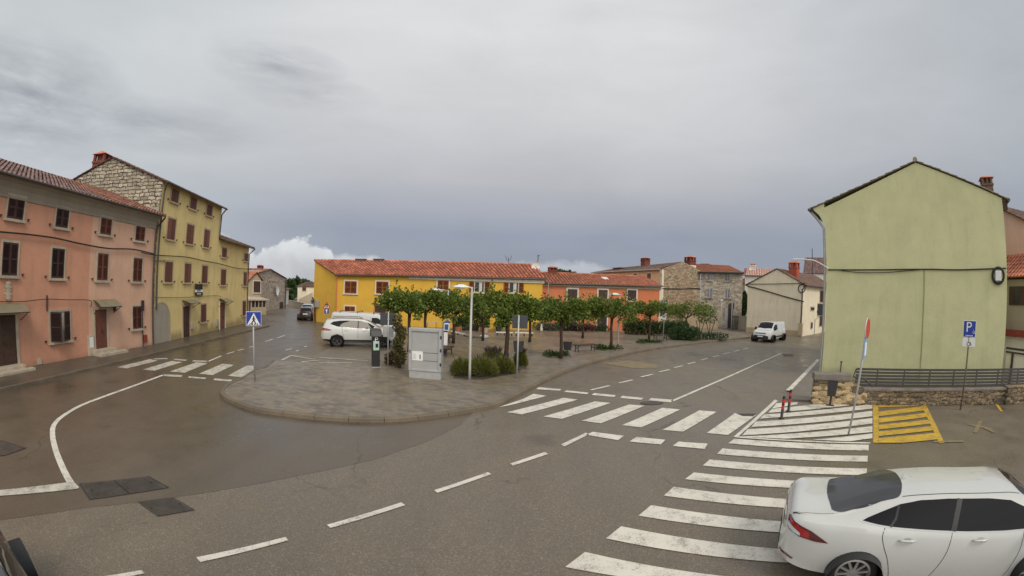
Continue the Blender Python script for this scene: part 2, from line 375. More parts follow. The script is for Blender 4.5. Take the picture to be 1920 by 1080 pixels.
# ------------------------------------------------------------------ mesh helpers
class MB:
    def __init__(s): s.v = []; s.f = []; s.m = []; s.k = 0
    def add(s, vs, fs, mi=None):
        o = len(s.v); s.v += [tuple(v) for v in vs]; s.f += [tuple(i + o for i in f) for f in fs]
        s.m += [s.k if mi is None else mi] * len(fs); return s
    def box(s, c, d, rz=0.0, rx=0.0, ry=0.0):
        R = Matrix.Rotation(rz, 3, 'Z') @ Matrix.Rotation(ry, 3, 'Y') @ Matrix.Rotation(rx, 3, 'X'); c = Vector(c)
        vs = [c + R @ Vector((sx * d[0] / 2, sy * d[1] / 2, sz * d[2] / 2)) for sx in (-1, 1) for sy in (-1, 1) for sz in (-1, 1)]
        return s.add(vs, [(0, 1, 3, 2), (4, 6, 7, 5), (0, 4, 5, 1), (2, 3, 7, 6), (0, 2, 6, 4), (1, 5, 7, 3)])
    def b2(s, lo, hi):
        return s.box([(a + b) / 2 for a, b in zip(lo, hi)], [abs(b - a) for a, b in zip(lo, hi)])
    def prism(s, poly, a, b, axis='z'):
        """polygon extruded along an axis (counter-clockwise seen from +axis)"""
        n = len(poly)
        def P(u, v, w): return (u, v, w) if axis == 'z' else ((u, w, v) if axis == 'y' else (w, u, v))
        vs = [P(u, v, a) for u, v in poly] + [P(u, v, b) for u, v in poly]
        fs = [tuple(range(n))[::-1], tuple(range(n, 2 * n))] + [(i, (i + 1) % n, n + (i + 1) % n, n + i) for i in range(n)]
        return s.add(vs, fs)
    def tube(s, pts, r, n=8, cap=True):
        pts = [Vector(p) for p in pts]; rs = r if hasattr(r, '__len__') else [r] * len(pts)
        o = len(s.v); vs = []; up = None
        for i, p in enumerate(pts):
            d = (pts[min(i + 1, len(pts) - 1)] - pts[max(i - 1, 0)]).normalized()
            if up is None: up = Vector((0, 0, 1)) if abs(d.z) < .9 else Vector((1, 0, 0))
            a = d.cross(up).normalized(); b = a.cross(d).normalized(); up = b
            vs += [p + (a * cos(2 * pi * j / n) + b * sin(2 * pi * j / n)) * rs[i] for j in range(n)]
        fs = [(i * n + j, i * n + (j + 1) % n, (i + 1) * n + (j + 1) % n, (i + 1) * n + j) for i in range(len(pts) - 1) for j in range(n)]
        if cap: fs += [tuple(range(n))[::-1], tuple(range((len(pts) - 1) * n, len(pts) * n))]
        return s.add(vs, fs)
    def lathe(s, prof, n=20, c=(0, 0, 0), axis='z', cap=True):
        vs = []
        for r, h in prof:
            for j in range(n):
                a = 2 * pi * j / n
                q = (r * cos(a), r * sin(a), h)
                if axis == 'y': q = (q[0], q[2], q[1])
                if axis == 'x': q = (q[2], q[0], q[1])
                vs.append((c[0] + q[0], c[1] + q[1], c[2] + q[2]))
        m = len(prof)
        fs = [(i * n + j, i * n + (j + 1) % n, (i + 1) * n + (j + 1) % n, (i + 1) * n + j) for i in range(m - 1) for j in range(n)]
        if cap: fs += [tuple(range(n))[::-1], tuple(range((m - 1) * n, m * n))]
        return s.add(vs, fs)
    def build(s, name, mats, parent=None, loc=None, smooth=False, bevel=0.0):
        me = bpy.data.meshes.new(name); me.from_pydata(s.v, [], s.f)
        for m in (mats if isinstance(mats, (list, tuple)) else [mats]): me.materials.append(M[m] if isinstance(m, str) else m)
        if any(s.m): me.polygons.foreach_set('material_index', s.m)
        bm = bmesh.new(); bm.from_mesh(me); bmesh.ops.recalc_face_normals(bm, faces=bm.faces); bm.to_mesh(me); bm.free()
        if smooth: me.polygons.foreach_set('use_smooth', [True] * len(me.polygons))
        me.update()
        o = bpy.data.objects.new(name, me); COL.objects.link(o)
        if parent is not None: o.parent = parent
        if loc is not None: o.location = loc
        if bevel:
            b = o.modifiers.new('bevel', 'BEVEL'); b.width = bevel; b.segments = 2; b.limit_method = 'ANGLE'
        return o

def tag(o, label=None, cat=None, group=None, kind=None):
    if label: o['label'] = label
    if cat: o['category'] = cat
    if group: o['group'] = group
    if kind: o['kind'] = kind
    return o
def thing(name, label, cat, loc=(0, 0, 0), rz=0.0, group=None):
    o = bpy.data.objects.new(name, None); COL.objects.link(o); o.empty_display_size = .2
    o.location = loc; o.rotation_euler = (0, 0, rz)
    return tag(o, label, cat, group)
def copy_tree(o, parent=None):
    c = o.copy(); COL.objects.link(c)
    if parent is not None: c.parent = parent; c.matrix_parent_inverse = o.matrix_parent_inverse
    for ch in list(o.children): copy_tree(ch, c)
    return c
def resample(pts, step):
    out = [Vector(pts[0])]
    for a, b in zip(pts, pts[1:]):
        a, b = Vector(a), Vector(b); n = max(1, int((b - a).length / step))
        out += [a.lerp(b, (i + 1) / n) for i in range(n)]
    return out
def spline(pts, n=8):
    P = [Vector(p) for p in pts]; out = []
    for i in range(len(P) - 1):
        p0, p1, p2, p3 = P[max(i - 1, 0)], P[i], P[i + 1], P[min(i + 2, len(P) - 1)]
        for k in range(n):
            t = k / n
            out.append(.5 * ((2 * p1) + (p2 - p0) * t + (2 * p0 - 5 * p1 + 4 * p2 - p3) * t * t + (3 * p1 - p0 - 3 * p2 + p3) * t ** 3))
    return out + [P[-1]]
def poly_sheet(mb, pts, z):
    """flat polygon, triangulated"""
    vs = [Vector((p[0], p[1], 0)) for p in pts]
    tris = geometry.tessellate_polygon([vs])
    fs = []
    for t in tris:
        a, b, c = (vs[i] for i in t)
        fs.append(t if (b - a).cross(c - a).z > 0 else t[::-1])
    mb.add([(v.x, v.y, z) for v in vs], fs)
def band(mb, pts, w, z, taper=None):
    pts = [Vector(p) for p in pts]; L = []; R = []
    for i, p in enumerate(pts):
        d = (pts[min(i + 1, len(pts) - 1)] - pts[max(i - 1, 0)]).normalized(); n = Vector((-d.y, d.x))
        L.append(p + n * w / 2); R.append(p - n * w / 2)
    n = len(pts)
    mb.add([(q.x, q.y, z) for q in L] + [(q.x, q.y, z) for q in R], [(n + i, n + i + 1, i + 1, i) for i in range(n - 1)])
M['blue_dull'] = mat('blue_dull', (.045, .10, .24), .5, .15)
M['pole_grey'] = mat('pole_grey', (.44, .43, .40), .5, .08, 2, .04, metal=.1)
M['notice_green'] = mat('notice_green', (.42, .60, .50), .6, .1)
M['cab_face'] = mat('cabinet_face', (.36, .37, .36), .35, .08, 2, .03)
M['yellow'] = mat('sign_yellow', (.65, .42, .02), .5, .05)
M['pale_blue'] = mat('sign_pale_blue', (.25, .36, .55), .4, .05)
M['concrete_cap'] = mat('concrete_cap', (.20, .175, .15), .9, .3, 2, .2, 20, .4)
M['facing'] = mat('facing_stones', (.40, .30, .17), .9, .25, 5, .25, 30, .5, 40, island=.5)
M['rail_grey'] = mat('rail_grey', (.06, .057, .055), .5, .15)
M['soil'] = mat('soil', (.06, .045, .03), .95, .3, 4, .3, 40, .6)
M['pale_pot'] = mat('pale_pot', (.50, .40, .32), .8, .1)
M['leaf_climber'] = leaf_mat('climber_leaf', (.05, .045, .012), (.15, .13, .035), .15)
M['leaf_grey'] = leaf_mat('grey_green_leaf', (.05, .065, .045), (.12, .15, .10), .1)
M['facing_dark'] = mat('facing_stones_dark', (.17, .135, .09), .9, .3, 5, .25, 30, .5, 40, island=.6)
M['satin_trim'] = mat('satin_trim', (.50, .50, .52), .45, .04, spec=.3)
M['pole_dark'] = mat('pole_dark', (.16, .125, .09), .7, .35, 9)
# ------------------------------------------------------------------ ground, streets, plaza
def Q(pts, ox=0, oy=0, s=1.0): return [G(ox + x / s, oy + y / s) for x, y in pts]
mb = MB(); mb.b2((-600, -300, -.5), (600, 700, -.03)); tag(mb.build('ground', 'ground'), kind='structure')
mb = MB(); n = 40
mb.add([(-70, -30, 0), (90, -30, 0), (90, 110, 0), (-70, 110, 0)], [(0, 1, 2, 3)])
tag(mb.build('road', 'asphalt'), kind='structure')

kerb_px = [(509, 680.6), (494, 693), (475, 699), (447, 716), (425, 726), (413, 738), (417, 748), (437.5, 759), (478, 773), (540, 782), (619, 790),
           (697, 793), (759, 791), (822, 784), (884, 774), (934, 763), (980, 740), (1006, 726), (1042, 709), (1086, 691), (1141, 675), (1206, 660),
           (1279, 649), (1352, 640), (1407, 634)]
KC = [G(*p) for p in kerb_px]
KS = spline(KC, 5)
# smooth resurfaced side street round the tip of the plaza
side = Q([(0, 975), (160, 952), (366, 927), (560, 892), (700, 862), (800, 828), (862, 798)])
side = [Vector((-30, side[0].y - 3))] + side + [p + Vector((.03, .03)) for p in KS if p.x < -1.0][::-1]
side += [Vector((-10.2, 20)), Vector((-12, 45)), Vector((-19, 80)), Vector((-30, 80)), Vector((-30, 30))]
mb = MB(); poly_sheet(mb, side, .004); tag(mb.build('side_street', 'side_asphalt'), kind='structure')

# plaza slab (kerb 0.12 m high round its street side)
KZ = .12
inner = list(KS)
plaza = inner + [Vector((23.5, 40)), Vector((24, 49)), Vector((-13.5, 49)), Vector((-9.5, 36)), Vector((-6.6, 29)), Vector((-5.0, 24.5)), Vector((-4.6, 20.2)), Vector((-5.2, 18.9))]
ctr = Vector((2, 25))
def inset(pts, d):
    out = []
    for i, p in enumerate(pts):
        a = (pts[min(i + 1, len(pts) - 1)] - pts[max(i - 1, 0)]).normalized(); out.append(p + Vector((-a.y, a.x)) * d)
    return out
KI = inset(KS, .16)
pl = KI + plaza[len(inner):]
mb = MB(); poly_sheet(mb, pl, KZ); n = len(pl)
mb.add([(p.x, p.y, KZ) for p in pl] + [(p.x, p.y, -.02) for p in pl], [(i, n + i, n + (i + 1) % n, (i + 1) % n) for i in range(n)])
tag(mb.build('plaza', 'paver'), kind='structure')
mb = MB()
KR = []; acc = 0                                         # one-metre kerbstones with open joints
for p, q in zip(KS, KS[1:]): KR += [p.lerp(q, i / 6) for i in range(6)]
KR.append(KS[-1])
seg = [KR[0]]; L0 = 0; rngk = random.Random(2)
def kerb_stone(P):
    P = [P[0] + (P[1] - P[0]).normalized() * .006] + P[1:-1] + [P[-1] - (P[-1] - P[-2]).normalized() * .006]; n = len(P); j = rngk.uniform(-.006, .006)
    rows = [[(p.x, p.y, -.02) for p in P], [(p.x, p.y, KZ - .015 + j) for p in inset(P, .012)], [(p.x, p.y, KZ + .012 + j) for p in inset(P, .035)], [(p.x, p.y, KZ + .012 + j) for p in inset(P, .155)], [(p.x, p.y, 0) for p in inset(P, .158)]]
    mb.add(sum(rows, []), [(r * n + i, r * n + i + 1, (r + 1) * n + i + 1, (r + 1) * n + i) for r in range(4) for i in range(n - 1)] + [tuple(r * n for r in range(5)), tuple(r * n + n - 1 for r in range(5))[::-1]])
for p, q in zip(KR, KR[1:]):
    seg.append(q); L0 += (q - p).length
    if L0 > .95 and len(seg) > 2: kerb_stone(seg); seg = [q]; L0 = 0
if len(seg) > 2: kerb_stone(seg)
tag(mb.build('kerb', 'kerb'), kind='structure')

# left footway in front of the houses
LK = [Vector((-15.2, 1.0))] + Q([(0, 736), (204, 687), (330, 656), (385, 642), (505.5, 612.6)])
LK = spline(LK, 4)
mb = MB(); fw = LK + [Vector((-27.5, 34)), Vector((-20.6, 18.4)), Vector((-19.6, 7)), Vector((-19.2, 1))]
poly_sheet(mb, fw, .10); n = len(LK)
tag(mb.build('footway', 'footway'), kind='structure')
mb = MB(); LI = inset(LK, .15)
vs = [(p.x, p.y, -.02) for p in LK] + [(p.x, p.y, .112) for p in LK] + [(p.x, p.y, .112) for p in LI] + [(p.x, p.y, .05) for p in LI]
mb.add(vs, [(r * n + i, r * n + i + 1, (r + 1) * n + i + 1, (r + 1) * n + i) for r in range(3) for i in range(n - 1)])
tag(mb.build('footway_kerb', 'kerb'), kind='structure')
# narrow pavement beside the green house
RK = Q([(1478, 742), (1500, 716), (1535, 677)]) 
RK = [Vector((9.9, 12.9))] + RK + [RK[-1] + (RK[-1] - RK[0]).normalized() * 30]
mb = MB(); pv = RK + [RK[-1] + Vector((3, -3)), Vector((16, 16)), Vector((11.4, 12.0))]
poly_sheet(mb, pv[::-1] if False else pv, .06)
n = len(pv); mb.add([(p.x, p.y, .06) for p in pv] + [(p.x, p.y, -.02) for p in pv], [(i, (i + 1) % n, n + (i + 1) % n, n + i) for i in range(n)])
tag(mb.build('pavement', 'asphalt'), kind='structure')

# ---- painted markings
ZP = .012
def qp(mb, pts, ox=0, oy=0, s=1.0, dz=0.0): poly_sheet(mb, Q(pts, ox, oy, s), ZP + dz)
a = (860, 600, 2.743)
mb = MB()                                               # zebra over the right-hand street
for p in [[(205, 450), (330, 408), (385, 381), (452, 392), (262, 440)], [(248, 476), (325, 487), (613, 411), (540, 402)], [(435, 498), (530, 510), (782, 428), (702, 420)],
          [(632, 520), (732, 533), (955, 443), (876, 436)], [(838, 543), (940, 554), (1140, 462), (1048, 453)], [(1048, 567), (1155, 576), (1326, 474), (1238, 466)],
          [(1275, 583), (1385, 593), (1530, 490), (1420, 481)],
          [(397, 357), (520, 365), (527, 357), (412, 347)], [(543, 371), (660, 383), (668, 375), (555, 363)], [(683, 387), (800, 398), (808, 388), (697, 377)],
          [(829, 402), (940, 412), (951, 402), (842, 391)], [(977, 415), (1092, 425), (1105, 412), (990, 403)],
          [(655, 592), (820, 620), (850, 597), (690, 577)], [(878, 627), (1040, 642), (1063, 618), (915, 603)], [(1100, 650), (1265, 665), (1280, 638), (1130, 627)]]:
    qp(mb, p, *a)
tag(mb.build('zebra_crossing', 'white_paint'), kind='structure')
b = (900, 760, 2.526)
mb = MB()                                               # zebra across the mouth of the side road
for p in [[(1175, 182), (1840, 216), (1841, 188), (1205, 160)], [(1122, 232), (1835, 269), (1836, 241), (1148, 206)], [(1055, 287), (1830, 332), (1832, 301), (1088, 258)],
          [(970, 352), (1826, 400), (1828, 368), (1013, 320)], [(870, 430), (1820, 498), (1823, 462), (917, 388)], [(750, 525), (1810, 615), (1816, 570), (810, 475)],
          [(596, 633), (1800, 755), (1806, 700), (668, 575)], [(403, 768), (650, 812), (1790, 905), (1798, 842), (497, 697)]]:
    qp(mb, p, *b)
tag(mb.build('zebra_crossing', 'white_paint'), kind='structure')
c = (0, 640, 2.455)
mb = MB()                                               # worn zebra on the left street
for p in [[(538, 120), (585, 126), (728, 90), (690, 83)], [(657, 131), (712, 136), (840, 97), (790, 91)], [(782, 140), (850, 146), (955, 103), (905, 97)],
          [(915, 150), (978, 157), (1078, 110), (1025, 104)], [(1048, 160), (1110, 166), (1168, 138), (1168, 113), (1135, 113)],
          [(705, 80), (712, 84), (772, 83), (770, 78)], [(798, 86), (855, 91), (862, 86), (805, 81)], [(885, 94), (955, 97), (962, 91), (890, 88)],
          [(750, 161), (835, 166), (840, 157), (752, 152)], [(865, 169), (942, 175), (952, 169), (870, 162)], [(982, 180), (1062, 186), (1070, 178), (988, 172)]]:
    qp(mb, p, *c)
tag(mb.build('zebra_crossing', 'worn_paint'), kind='structure')
mb = MB()                                               # lane lines
band(mb, spline(Q([(752, 156), (600, 212), (480, 255), (370, 298), (290, 345), (250, 385), (242, 430), (256, 500), (285, 575), (318, 640), (350, 680)], *c), 4), .15, ZP)
band(mb, Q([(955, 95), (1018, 68)], *c), .12, ZP)
for p, q in [((1043, 59), (1077, 49)), ((1095, 43), (1122, 36)), ((1148, 28), (1170, 22))]: band(mb, Q([p, q], *c), .11, ZP)
for p, q in [((497, 641), (512, 636)), ((535, 657), (547, 654)), ((555, 659), (560, 657)), ((570, 651), (576, 649)), ((520, 634), (534, 629))]: band(mb, Q([p, q]), .1, ZP)
for p in [[(368, 1046), (376, 1055), (541, 1014), (535, 1008)], [(613, 985), (620, 991), (760, 948), (752, 943)], [(814, 920), (820, 925), (921, 890), (915, 886)],
          [(956, 870), (961, 874), (1028, 852), (1022, 848)], [(1052, 834), (1058, 838), (1104, 815), (1098, 812)], [(180, 1084), (195, 1092), (272, 1076), (266, 1070)]]: qp(mb, p)
for p, q in [((680, 361), (775, 339)), ((824, 325), (895, 309)), ((937, 294), (998, 280)), ((1030, 268), (1084, 256)), ((1108, 246), (1152, 236)), ((1178, 227), (1218, 217)), ((1246, 207), (1282, 198)),
             ((1305, 191), (1340, 184)), ((1362, 176), (1395, 168)), ((1415, 163), (1445, 156)), ((1462, 151), (1490, 145))]: band(mb, Q([p, q], *a), .12, ZP)
band(mb, resample(Q([(1098, 418), (1250, 352), (1400, 287), (1520, 233), (1660, 172)], *a), 2), .13, ZP)
band(mb, Q([(1478, 735), (1534, 676)]), .22, .066)
tag(mb.build('lane_markings', 'white_paint'), kind='structure')
mb = MB(); qp(mb, [(-20, 690), (-20, 716), (360, 682), (345, 655), (330, 650)], *c, dz=.004)
tag(mb.build('stop_line', 'worn_paint'), kind='structure')
d = (1360, 580, 3.4286)
mb = MB()                                               # white hatched corner
for p in [[(318, 582), (52, 822), (75, 826), (338, 590)], [(60, 818), (62, 826), (930, 866), (930, 858)],
          [(328, 606), (300, 640), (460, 614), (465, 600)], [(300, 642), (276, 668), (800, 620), (780, 606), (560, 615)],
          [(248, 680), (222, 706), (945, 640), (945, 612)], [(193, 726), (168, 760), (945, 690), (945, 656)],
          [(143, 775), (108, 814), (945, 738), (945, 703)], [(88, 822), (380, 836), (945, 793), (945, 755)], [(560, 843), (800, 853), (945, 833), (945, 803)]]:
    hk_ = globals().get('hk_', 0) + 1; qp(mb, p, *d, dz=.0012 * hk_)
tag(mb.build('hatched_corner', 'white_paint'), kind='structure')
mb = MB()
for p in [[(948, 612), (950, 860), (985, 862), (983, 612)], [(1258, 618), (1372, 862), (1408, 862), (1290, 618)], [(985, 612), (985, 632), (1262, 622), (1258, 612), (1120, 610)]] + \
         [[(985, 660 + k * 43), (985, 690 + k * 43), (1275 + k * 21, 652 + k * 43), (1268 + k * 19, 626 + k * 43)] for k in range(0, 5)] + [[(985, 862), (1140, 862), (1385, 838), (1372, 815)]]:
    yk_ = globals().get('yk_', 0) + 1; qp(mb, p, *d, dz=.0012 * yk_)
qp(mb, [(1735, 612), (1765, 655), (1785, 660), (1752, 612)], *d)
tag(mb.build('yellow_bay', 'yellow_paint'), kind='structure')
mb = MB()
qp(mb, [(1130, 682), (1180, 676), (1232, 684), (1235, 690), (1190, 691)])
for p, q in [((548, 666), (600, 671)), ((610, 672), (690, 674))]: band(mb, Q([p, q]), .35, ZP - .002)
for p, q in [((1815, 796), (1862, 806)), ((1838, 790), (1828, 812)), ((1845, 802), (1866, 812)), ((1750, 829), (1806, 828))]: fk_ = globals().get('fk_', 0) + 1; band(mb, Q([p, q]), .16, ZP + .0012 * fk_)
tag(mb.build('yellow_bay', 'faded_yellow'), kind='structure')
mb = MB()
for p, q in [((528, 676), (545, 667)), ((545, 667), (590, 674)), ((528, 679), (660, 681)), ((565, 679), (600, 676)), ((600, 671), (690, 677))]: bk_ = globals().get('bk_', 0) + 1; band(mb, Q([p, q]), .14, ZP + .0012 * bk_)
tag(mb.build('bay_lines', 'worn_paint'), kind='structure')

# ---- covers and gratings in the road
def cover(px, label, cat='manhole cover', frame=.05):
    P = Q(px); c = sum(P, Vector((0, 0))) / len(P)
    t = thing('manhole_cover', label, cat, (c.x, c.y, .008))
    L = [p - c for p in P]; mb = MB(); n = len(L)
    poly_sheet(mb, [p * .95 for p in L], .005); mb.build('lid', 'metal_cover', t)
    if n == 4:                                           # raised lattice and lifting slots
        mb = MB(); B_ = lambda u, v: L[0].lerp(L[1], v).lerp(L[3].lerp(L[2], v), u) * .93
        for k in range(1, 14):
            for a_, b_ in (((k / 14, .03), (k / 14, .97)), ((.03, k / 14), (.97, k / 14))): band(mb, [B_(*a_), B_(*b_)], .014, .0085 if a_[1] == .03 else .0078)
        mb.build('lattice', 'metal_cover', t)
        if len(label.split()) and 'double' in label: mb = MB(); band(mb, [B_(.5, 0), B_(.5, 1)], .03, .0095); mb.build('joint', 'black', t)
        for u in (.08, .92): mb = MB(); band(mb, [B_(u, .45), B_(u, .55)], .04, .0100); mb.build('lifting_slot', 'black', t)
    mb = MB(); mb.add([(p.x, p.y, .008) for p in L] + [(p.x * .95, p.y * .95, .008) for p in L], [(i, (i + 1) % n, n + (i + 1) % n, n + i) for i in range(n)])
    mb.build('frame', 'dark_steel', t); return t
cover([(148, 908), (168, 938), (318, 915), (280, 894)], 'wide double steel cover in the road at the end of the white stop line')
cover([(258, 942), (296, 969), (366, 957), (325, 934)], 'small square grey cover on the rough asphalt, nearest the bottom of the photo')
cover([(-20, 826), (-20, 858), (10, 855), (50, 841), (5, 827)], 'dark rectangular cover in the left street, cut by the left edge')
el = [(1200 + 22 + 22 * cos(t), 756 + 3.4 * sin(t)) for t in [2 * pi * k / 16 for k in range(16)]]
cover(el, 'round iron manhole cover at the far end of the white zebra stripes')
cover([(1380, 776), (1393, 781), (1413, 781), (1418, 776)], 'small drain grating at the right end of the zebra stripes', 'drain')
cover([(1467, 664), (1470, 668), (1488, 668), (1486, 664)], 'thin drain cover on the far right-hand lane near the green house', 'drain')
# ------------------------------------------------------------------ houses
class Frame:
    """facade frame: x along the wall from A to B, y into the house, z up"""
    def __init__(s, A, B):
        s.A = Vector(A[:2]); s.u = (Vector(B[:2]) - s.A).normalized(); s.n = Vector((-s.u.y, s.u.x))
        s.ang = atan2(s.u.y, s.u.x); s.L = (Vector(B[:2]) - s.A).length
    def hit(s, px, py, y=0.0):                           # local (x, z) on the plane at depth y
        d = ray(px, py); d2 = Vector((d.x, d.y)); t = (s.A.dot(s.n) + y) / d2.dot(s.n)
        p = d2 * t; return (p - s.A).dot(s.u), H + d.z * t
    def hitx(s, px, py, x=0.0):                          # local (y, z) on the cross plane at x
        d = ray(px, py); d2 = Vector((d.x, d.y)); t = (s.A.dot(s.u) + x) / d2.dot(s.u)
        p = d2 * t; return (p - s.A).dot(s.n), H + d.z * t
    def rect(s, l, t, r, b, y=0.0):
        cx, cy = (l + r) / 2, (t + b) / 2
        return s.hit(l, cy, y)[0], s.hit(r, cy, y)[0], s.hit(cx, b, y)[1], s.hit(cx, t, y)[1]
    def local(s, p): q = Vector(p[:2]) - s.A; return q.dot(s.u), q.dot(s.n)
    def world(s, x, y, z=0): p = s.A + s.u * x + s.n * y; return Vector((p.x, p.y, z))
    def root(s, name, label, cat, group=None): return thing(name, label, cat, (s.A.x, s.A.y, 0), s.ang, group)

def shutter_mb(mb, x0, x1, z0, z1, y, open_deg=0.0, hinge=0, louvre=.055):
    """a louvred leaf in the facade plane, y = outer face depth (negative = proud)"""
    w = x1 - x0; t = .035; s = .055
    tmp = MB()
    tmp.b2((0, 0, z0), (s, t, z1)); tmp.b2((w - s, 0, z0), (w, t, z1))
    for zz in (z0, (z0 + z1) / 2 - s / 2, z1 - s): tmp.b2((s, .003, zz), (w - s, t - .003, zz + s))
    k = int((z1 - z0) / louvre)
    for i in range(k):
        zc = z0 + s + (z1 - z0 - 2 * s) * (i + .5) / k
        tmp.box((w / 2, t / 2, zc), (w - 2 * s, .008, louvre * 1.05), rx=radians(38))
    tmp.b2((s, t - .004, z0 + s), (w - s, t - .001, z1 - s))
    R = Matrix.Rotation(radians(open_deg), 3, 'Z')
    vs = []
    for v in tmp.v:
        v = Vector(v)
        if hinge: v = Vector((w, 0, 0)) + R.inverted() @ (v - Vector((w, 0, 0)))
        else: v = R @ v
        vs.append((v.x + x0, v.y + y, v.z))
    mb.add(vs, tmp.f)

def window(root, r, smat='shutter_dark', frame='surround', fw=.11, sill=True, state='closed', hooks=True, solid=False, pane='glass'):
    x0, x1, z0, z1 = r
    mb = MB(); t = .05
    if fw:
        mb.b2((x0 - fw, -t, z0 - fw * .2), (x0, .0, z1)); mb.b2((x1, -t, z0 - fw * .2), (x1 + fw, 0, z1)); mb.b2((x0 - fw, -t, z1), (x1 + fw, 0, z1 + fw))
    else: mb.b2((x0, -.01, z0), (x1, 0, z1))
    w = mb.build('window', frame, root)
    if sill:
        mb = MB(); mb.b2((x0 - fw - .04, -t - .07, z0 - fw * .2 - .1), (x1 + fw + .04, 0, z0 - fw * .2)); mb.build('sill', frame, w)
    mb = MB(); mb.b2((x0, -.006, z0), (x1, -.002, z1)); mb.build('pane', pane, w)
    xm = (x0 + x1) / 2
    if state == 'closed':
        for a, b in ((x0 + .005, xm - .004), (xm + .004, x1 - .005)):
            mb = MB()
            if solid: mb.b2((a, -.045, z0 + .01), (b, -.012, z1 - .01)); mb.b2((a + .05, -.055, z0 + .08), (b - .05, -.045, z1 - .08))
            else: shutter_mb(mb, a, b, z0 + .01, z1 - .01, -.047)
            mb.build('shutter', smat, w)
    elif state == 'open':                                # leaves folded back on the wall
        ww = (x1 - x0) / 2
        for a in (x0 - fw * .3 - ww, x1 + fw * .3):
            mb = MB(); shutter_mb(mb, a, a + ww, z0, z1, -t - .045); mb.build('shutter', smat, w)
        casement(w, r)
    elif state == 'ajar':
        mb = MB(); shutter_mb(mb, x0, xm, z0, z1, -.05, -62, 0); mb.build('shutter', smat, w)
        mb = MB(); shutter_mb(mb, xm + (x1 - xm) * .1, x1, z0, z1, -.05, -25, 1); mb.build('shutter', smat, w)
        casement(w, r)
    elif state == 'none': casement(w, r)
    if hooks and fw:
        for xx in (x0 - fw - .22, x1 + fw + .22):
            mb = MB(); mb.box((xx, -.06, z0 + .05), (.16, .02, .035)); mb.box((xx, -.035, z0 + .02), (.03, .07, .1))
            mb.build('shutter_hook', 'dark_steel', w)
    return w
def casement(w, r):
    x0, x1, z0, z1 = r; mb = MB(); s = .05; xm = (x0 + x1) / 2
    for a, b in ((x0, x0 + s), (x1 - s, x1), (xm - s * .6, xm + s * .6)): mb.b2((a, -.022, z0), (b, -.008, z1))
    mb.b2((x0 + s, -.02, z1 - s), (x1 - s, -.009, z1)); mb.b2((x0 + s, -.02, z0), (x1 - s, -.009, z0 + s))
    mb.build('casement', 'white_trim', w)
    mb = MB(); mb.b2((xm + .05, -.012, z0 + .06), (xm + .05 + (x1 - xm) * .45, -.007, z1 - .06)); mb.build('curtain', 'curtain', w)

def door(root, r, dmat='wood', frame='surround', fw=.14, arch=False):
    x0, x1, z0, z1 = r; mb = MB(); t = .05
    mb.b2((x0 - fw, -t, z0), (x0, 0, z1)); mb.b2((x1, -t, z0), (x1 + fw, 0, z1)); mb.b2((x0 - fw, -t, z1), (x1 + fw, 0, z1 + fw))
    d0 = mb.build('door_frame', frame, root)
    mb = MB(); xm = (x0 + x1) / 2; mb.b2((x0, -.012, z0), (x1, -.003, z1))
    for a, b in ((x0 + .01, xm - .005), (xm + .005, x1 - .01)):
        mb.b2((a, -.025, z0), (b, -.012, z1 - .01))
        for q in range(3):
            h = (z1 - z0) / 3; mb.b2((a + .07, -.037, z0 + q * h + .1), (b - .07, -.025, z0 + (q + 1) * h - .06))
    d = mb.build('door', dmat, root)
    mb = MB(); mb.box((xm + .06, -.07, (z0 + z1) / 2 - .1), (.03, .05, .14)); mb.build('handle', 'dark_steel', d)
    return d
def awning(root, r, y=-.75):
    """flat bent sheet canopy on two stays over a door"""
    x0, x1, z0, z1 = r; mb = MB(); n = 8; vs = []; vs2 = []
    for i in range(n + 1):
        a = i / n; yy = y * a; zz = z1 - (z1 - z0) * (a ** 1.8)
        vs += [(x0, yy, zz), (x1, yy, zz)]; vs2 += [(x0, yy, zz - .02), (x1, yy, zz - .02)]
    k = len(vs); mb.add(vs + vs2, [(2 * i, 2 * i + 1, 2 * i + 3, 2 * i + 2) for i in range(n)] + [(k + 2 * i, k + 2 * i + 2, k + 2 * i + 3, k + 2 * i + 1) for i in range(n)] +
                        [(2 * i, 2 * i + 2, k + 2 * i + 2, k + 2 * i) for i in range(n)] + [(2 * i + 1, k + 2 * i + 1, k + 2 * i + 3, 2 * i + 3) for i in range(n)] + [(2 * n, 2 * n + 1, k + 2 * n + 1, k + 2 * n)])
    aw = mb.build('awning', 'awning', root)
    mb = MB()
    for x in (x0 + .05, x1 - .05): mb.tube([(x, -.02, z0 - .35), (x, y * .9, z0 - .02)], .018, 6)
    mb.tube([(x0, y, z0 - .01), (x1, y, z0 - .01)], .02, 6)
    mb.build('stay', 'dark_steel', aw)
M['channel'] = mat('channel_tiles', (.085, .038, .026), .9, .3, 2, .2, 14)
M['awning'] = mat('awning_sheet', (.23, .20, .13), .5, .15)

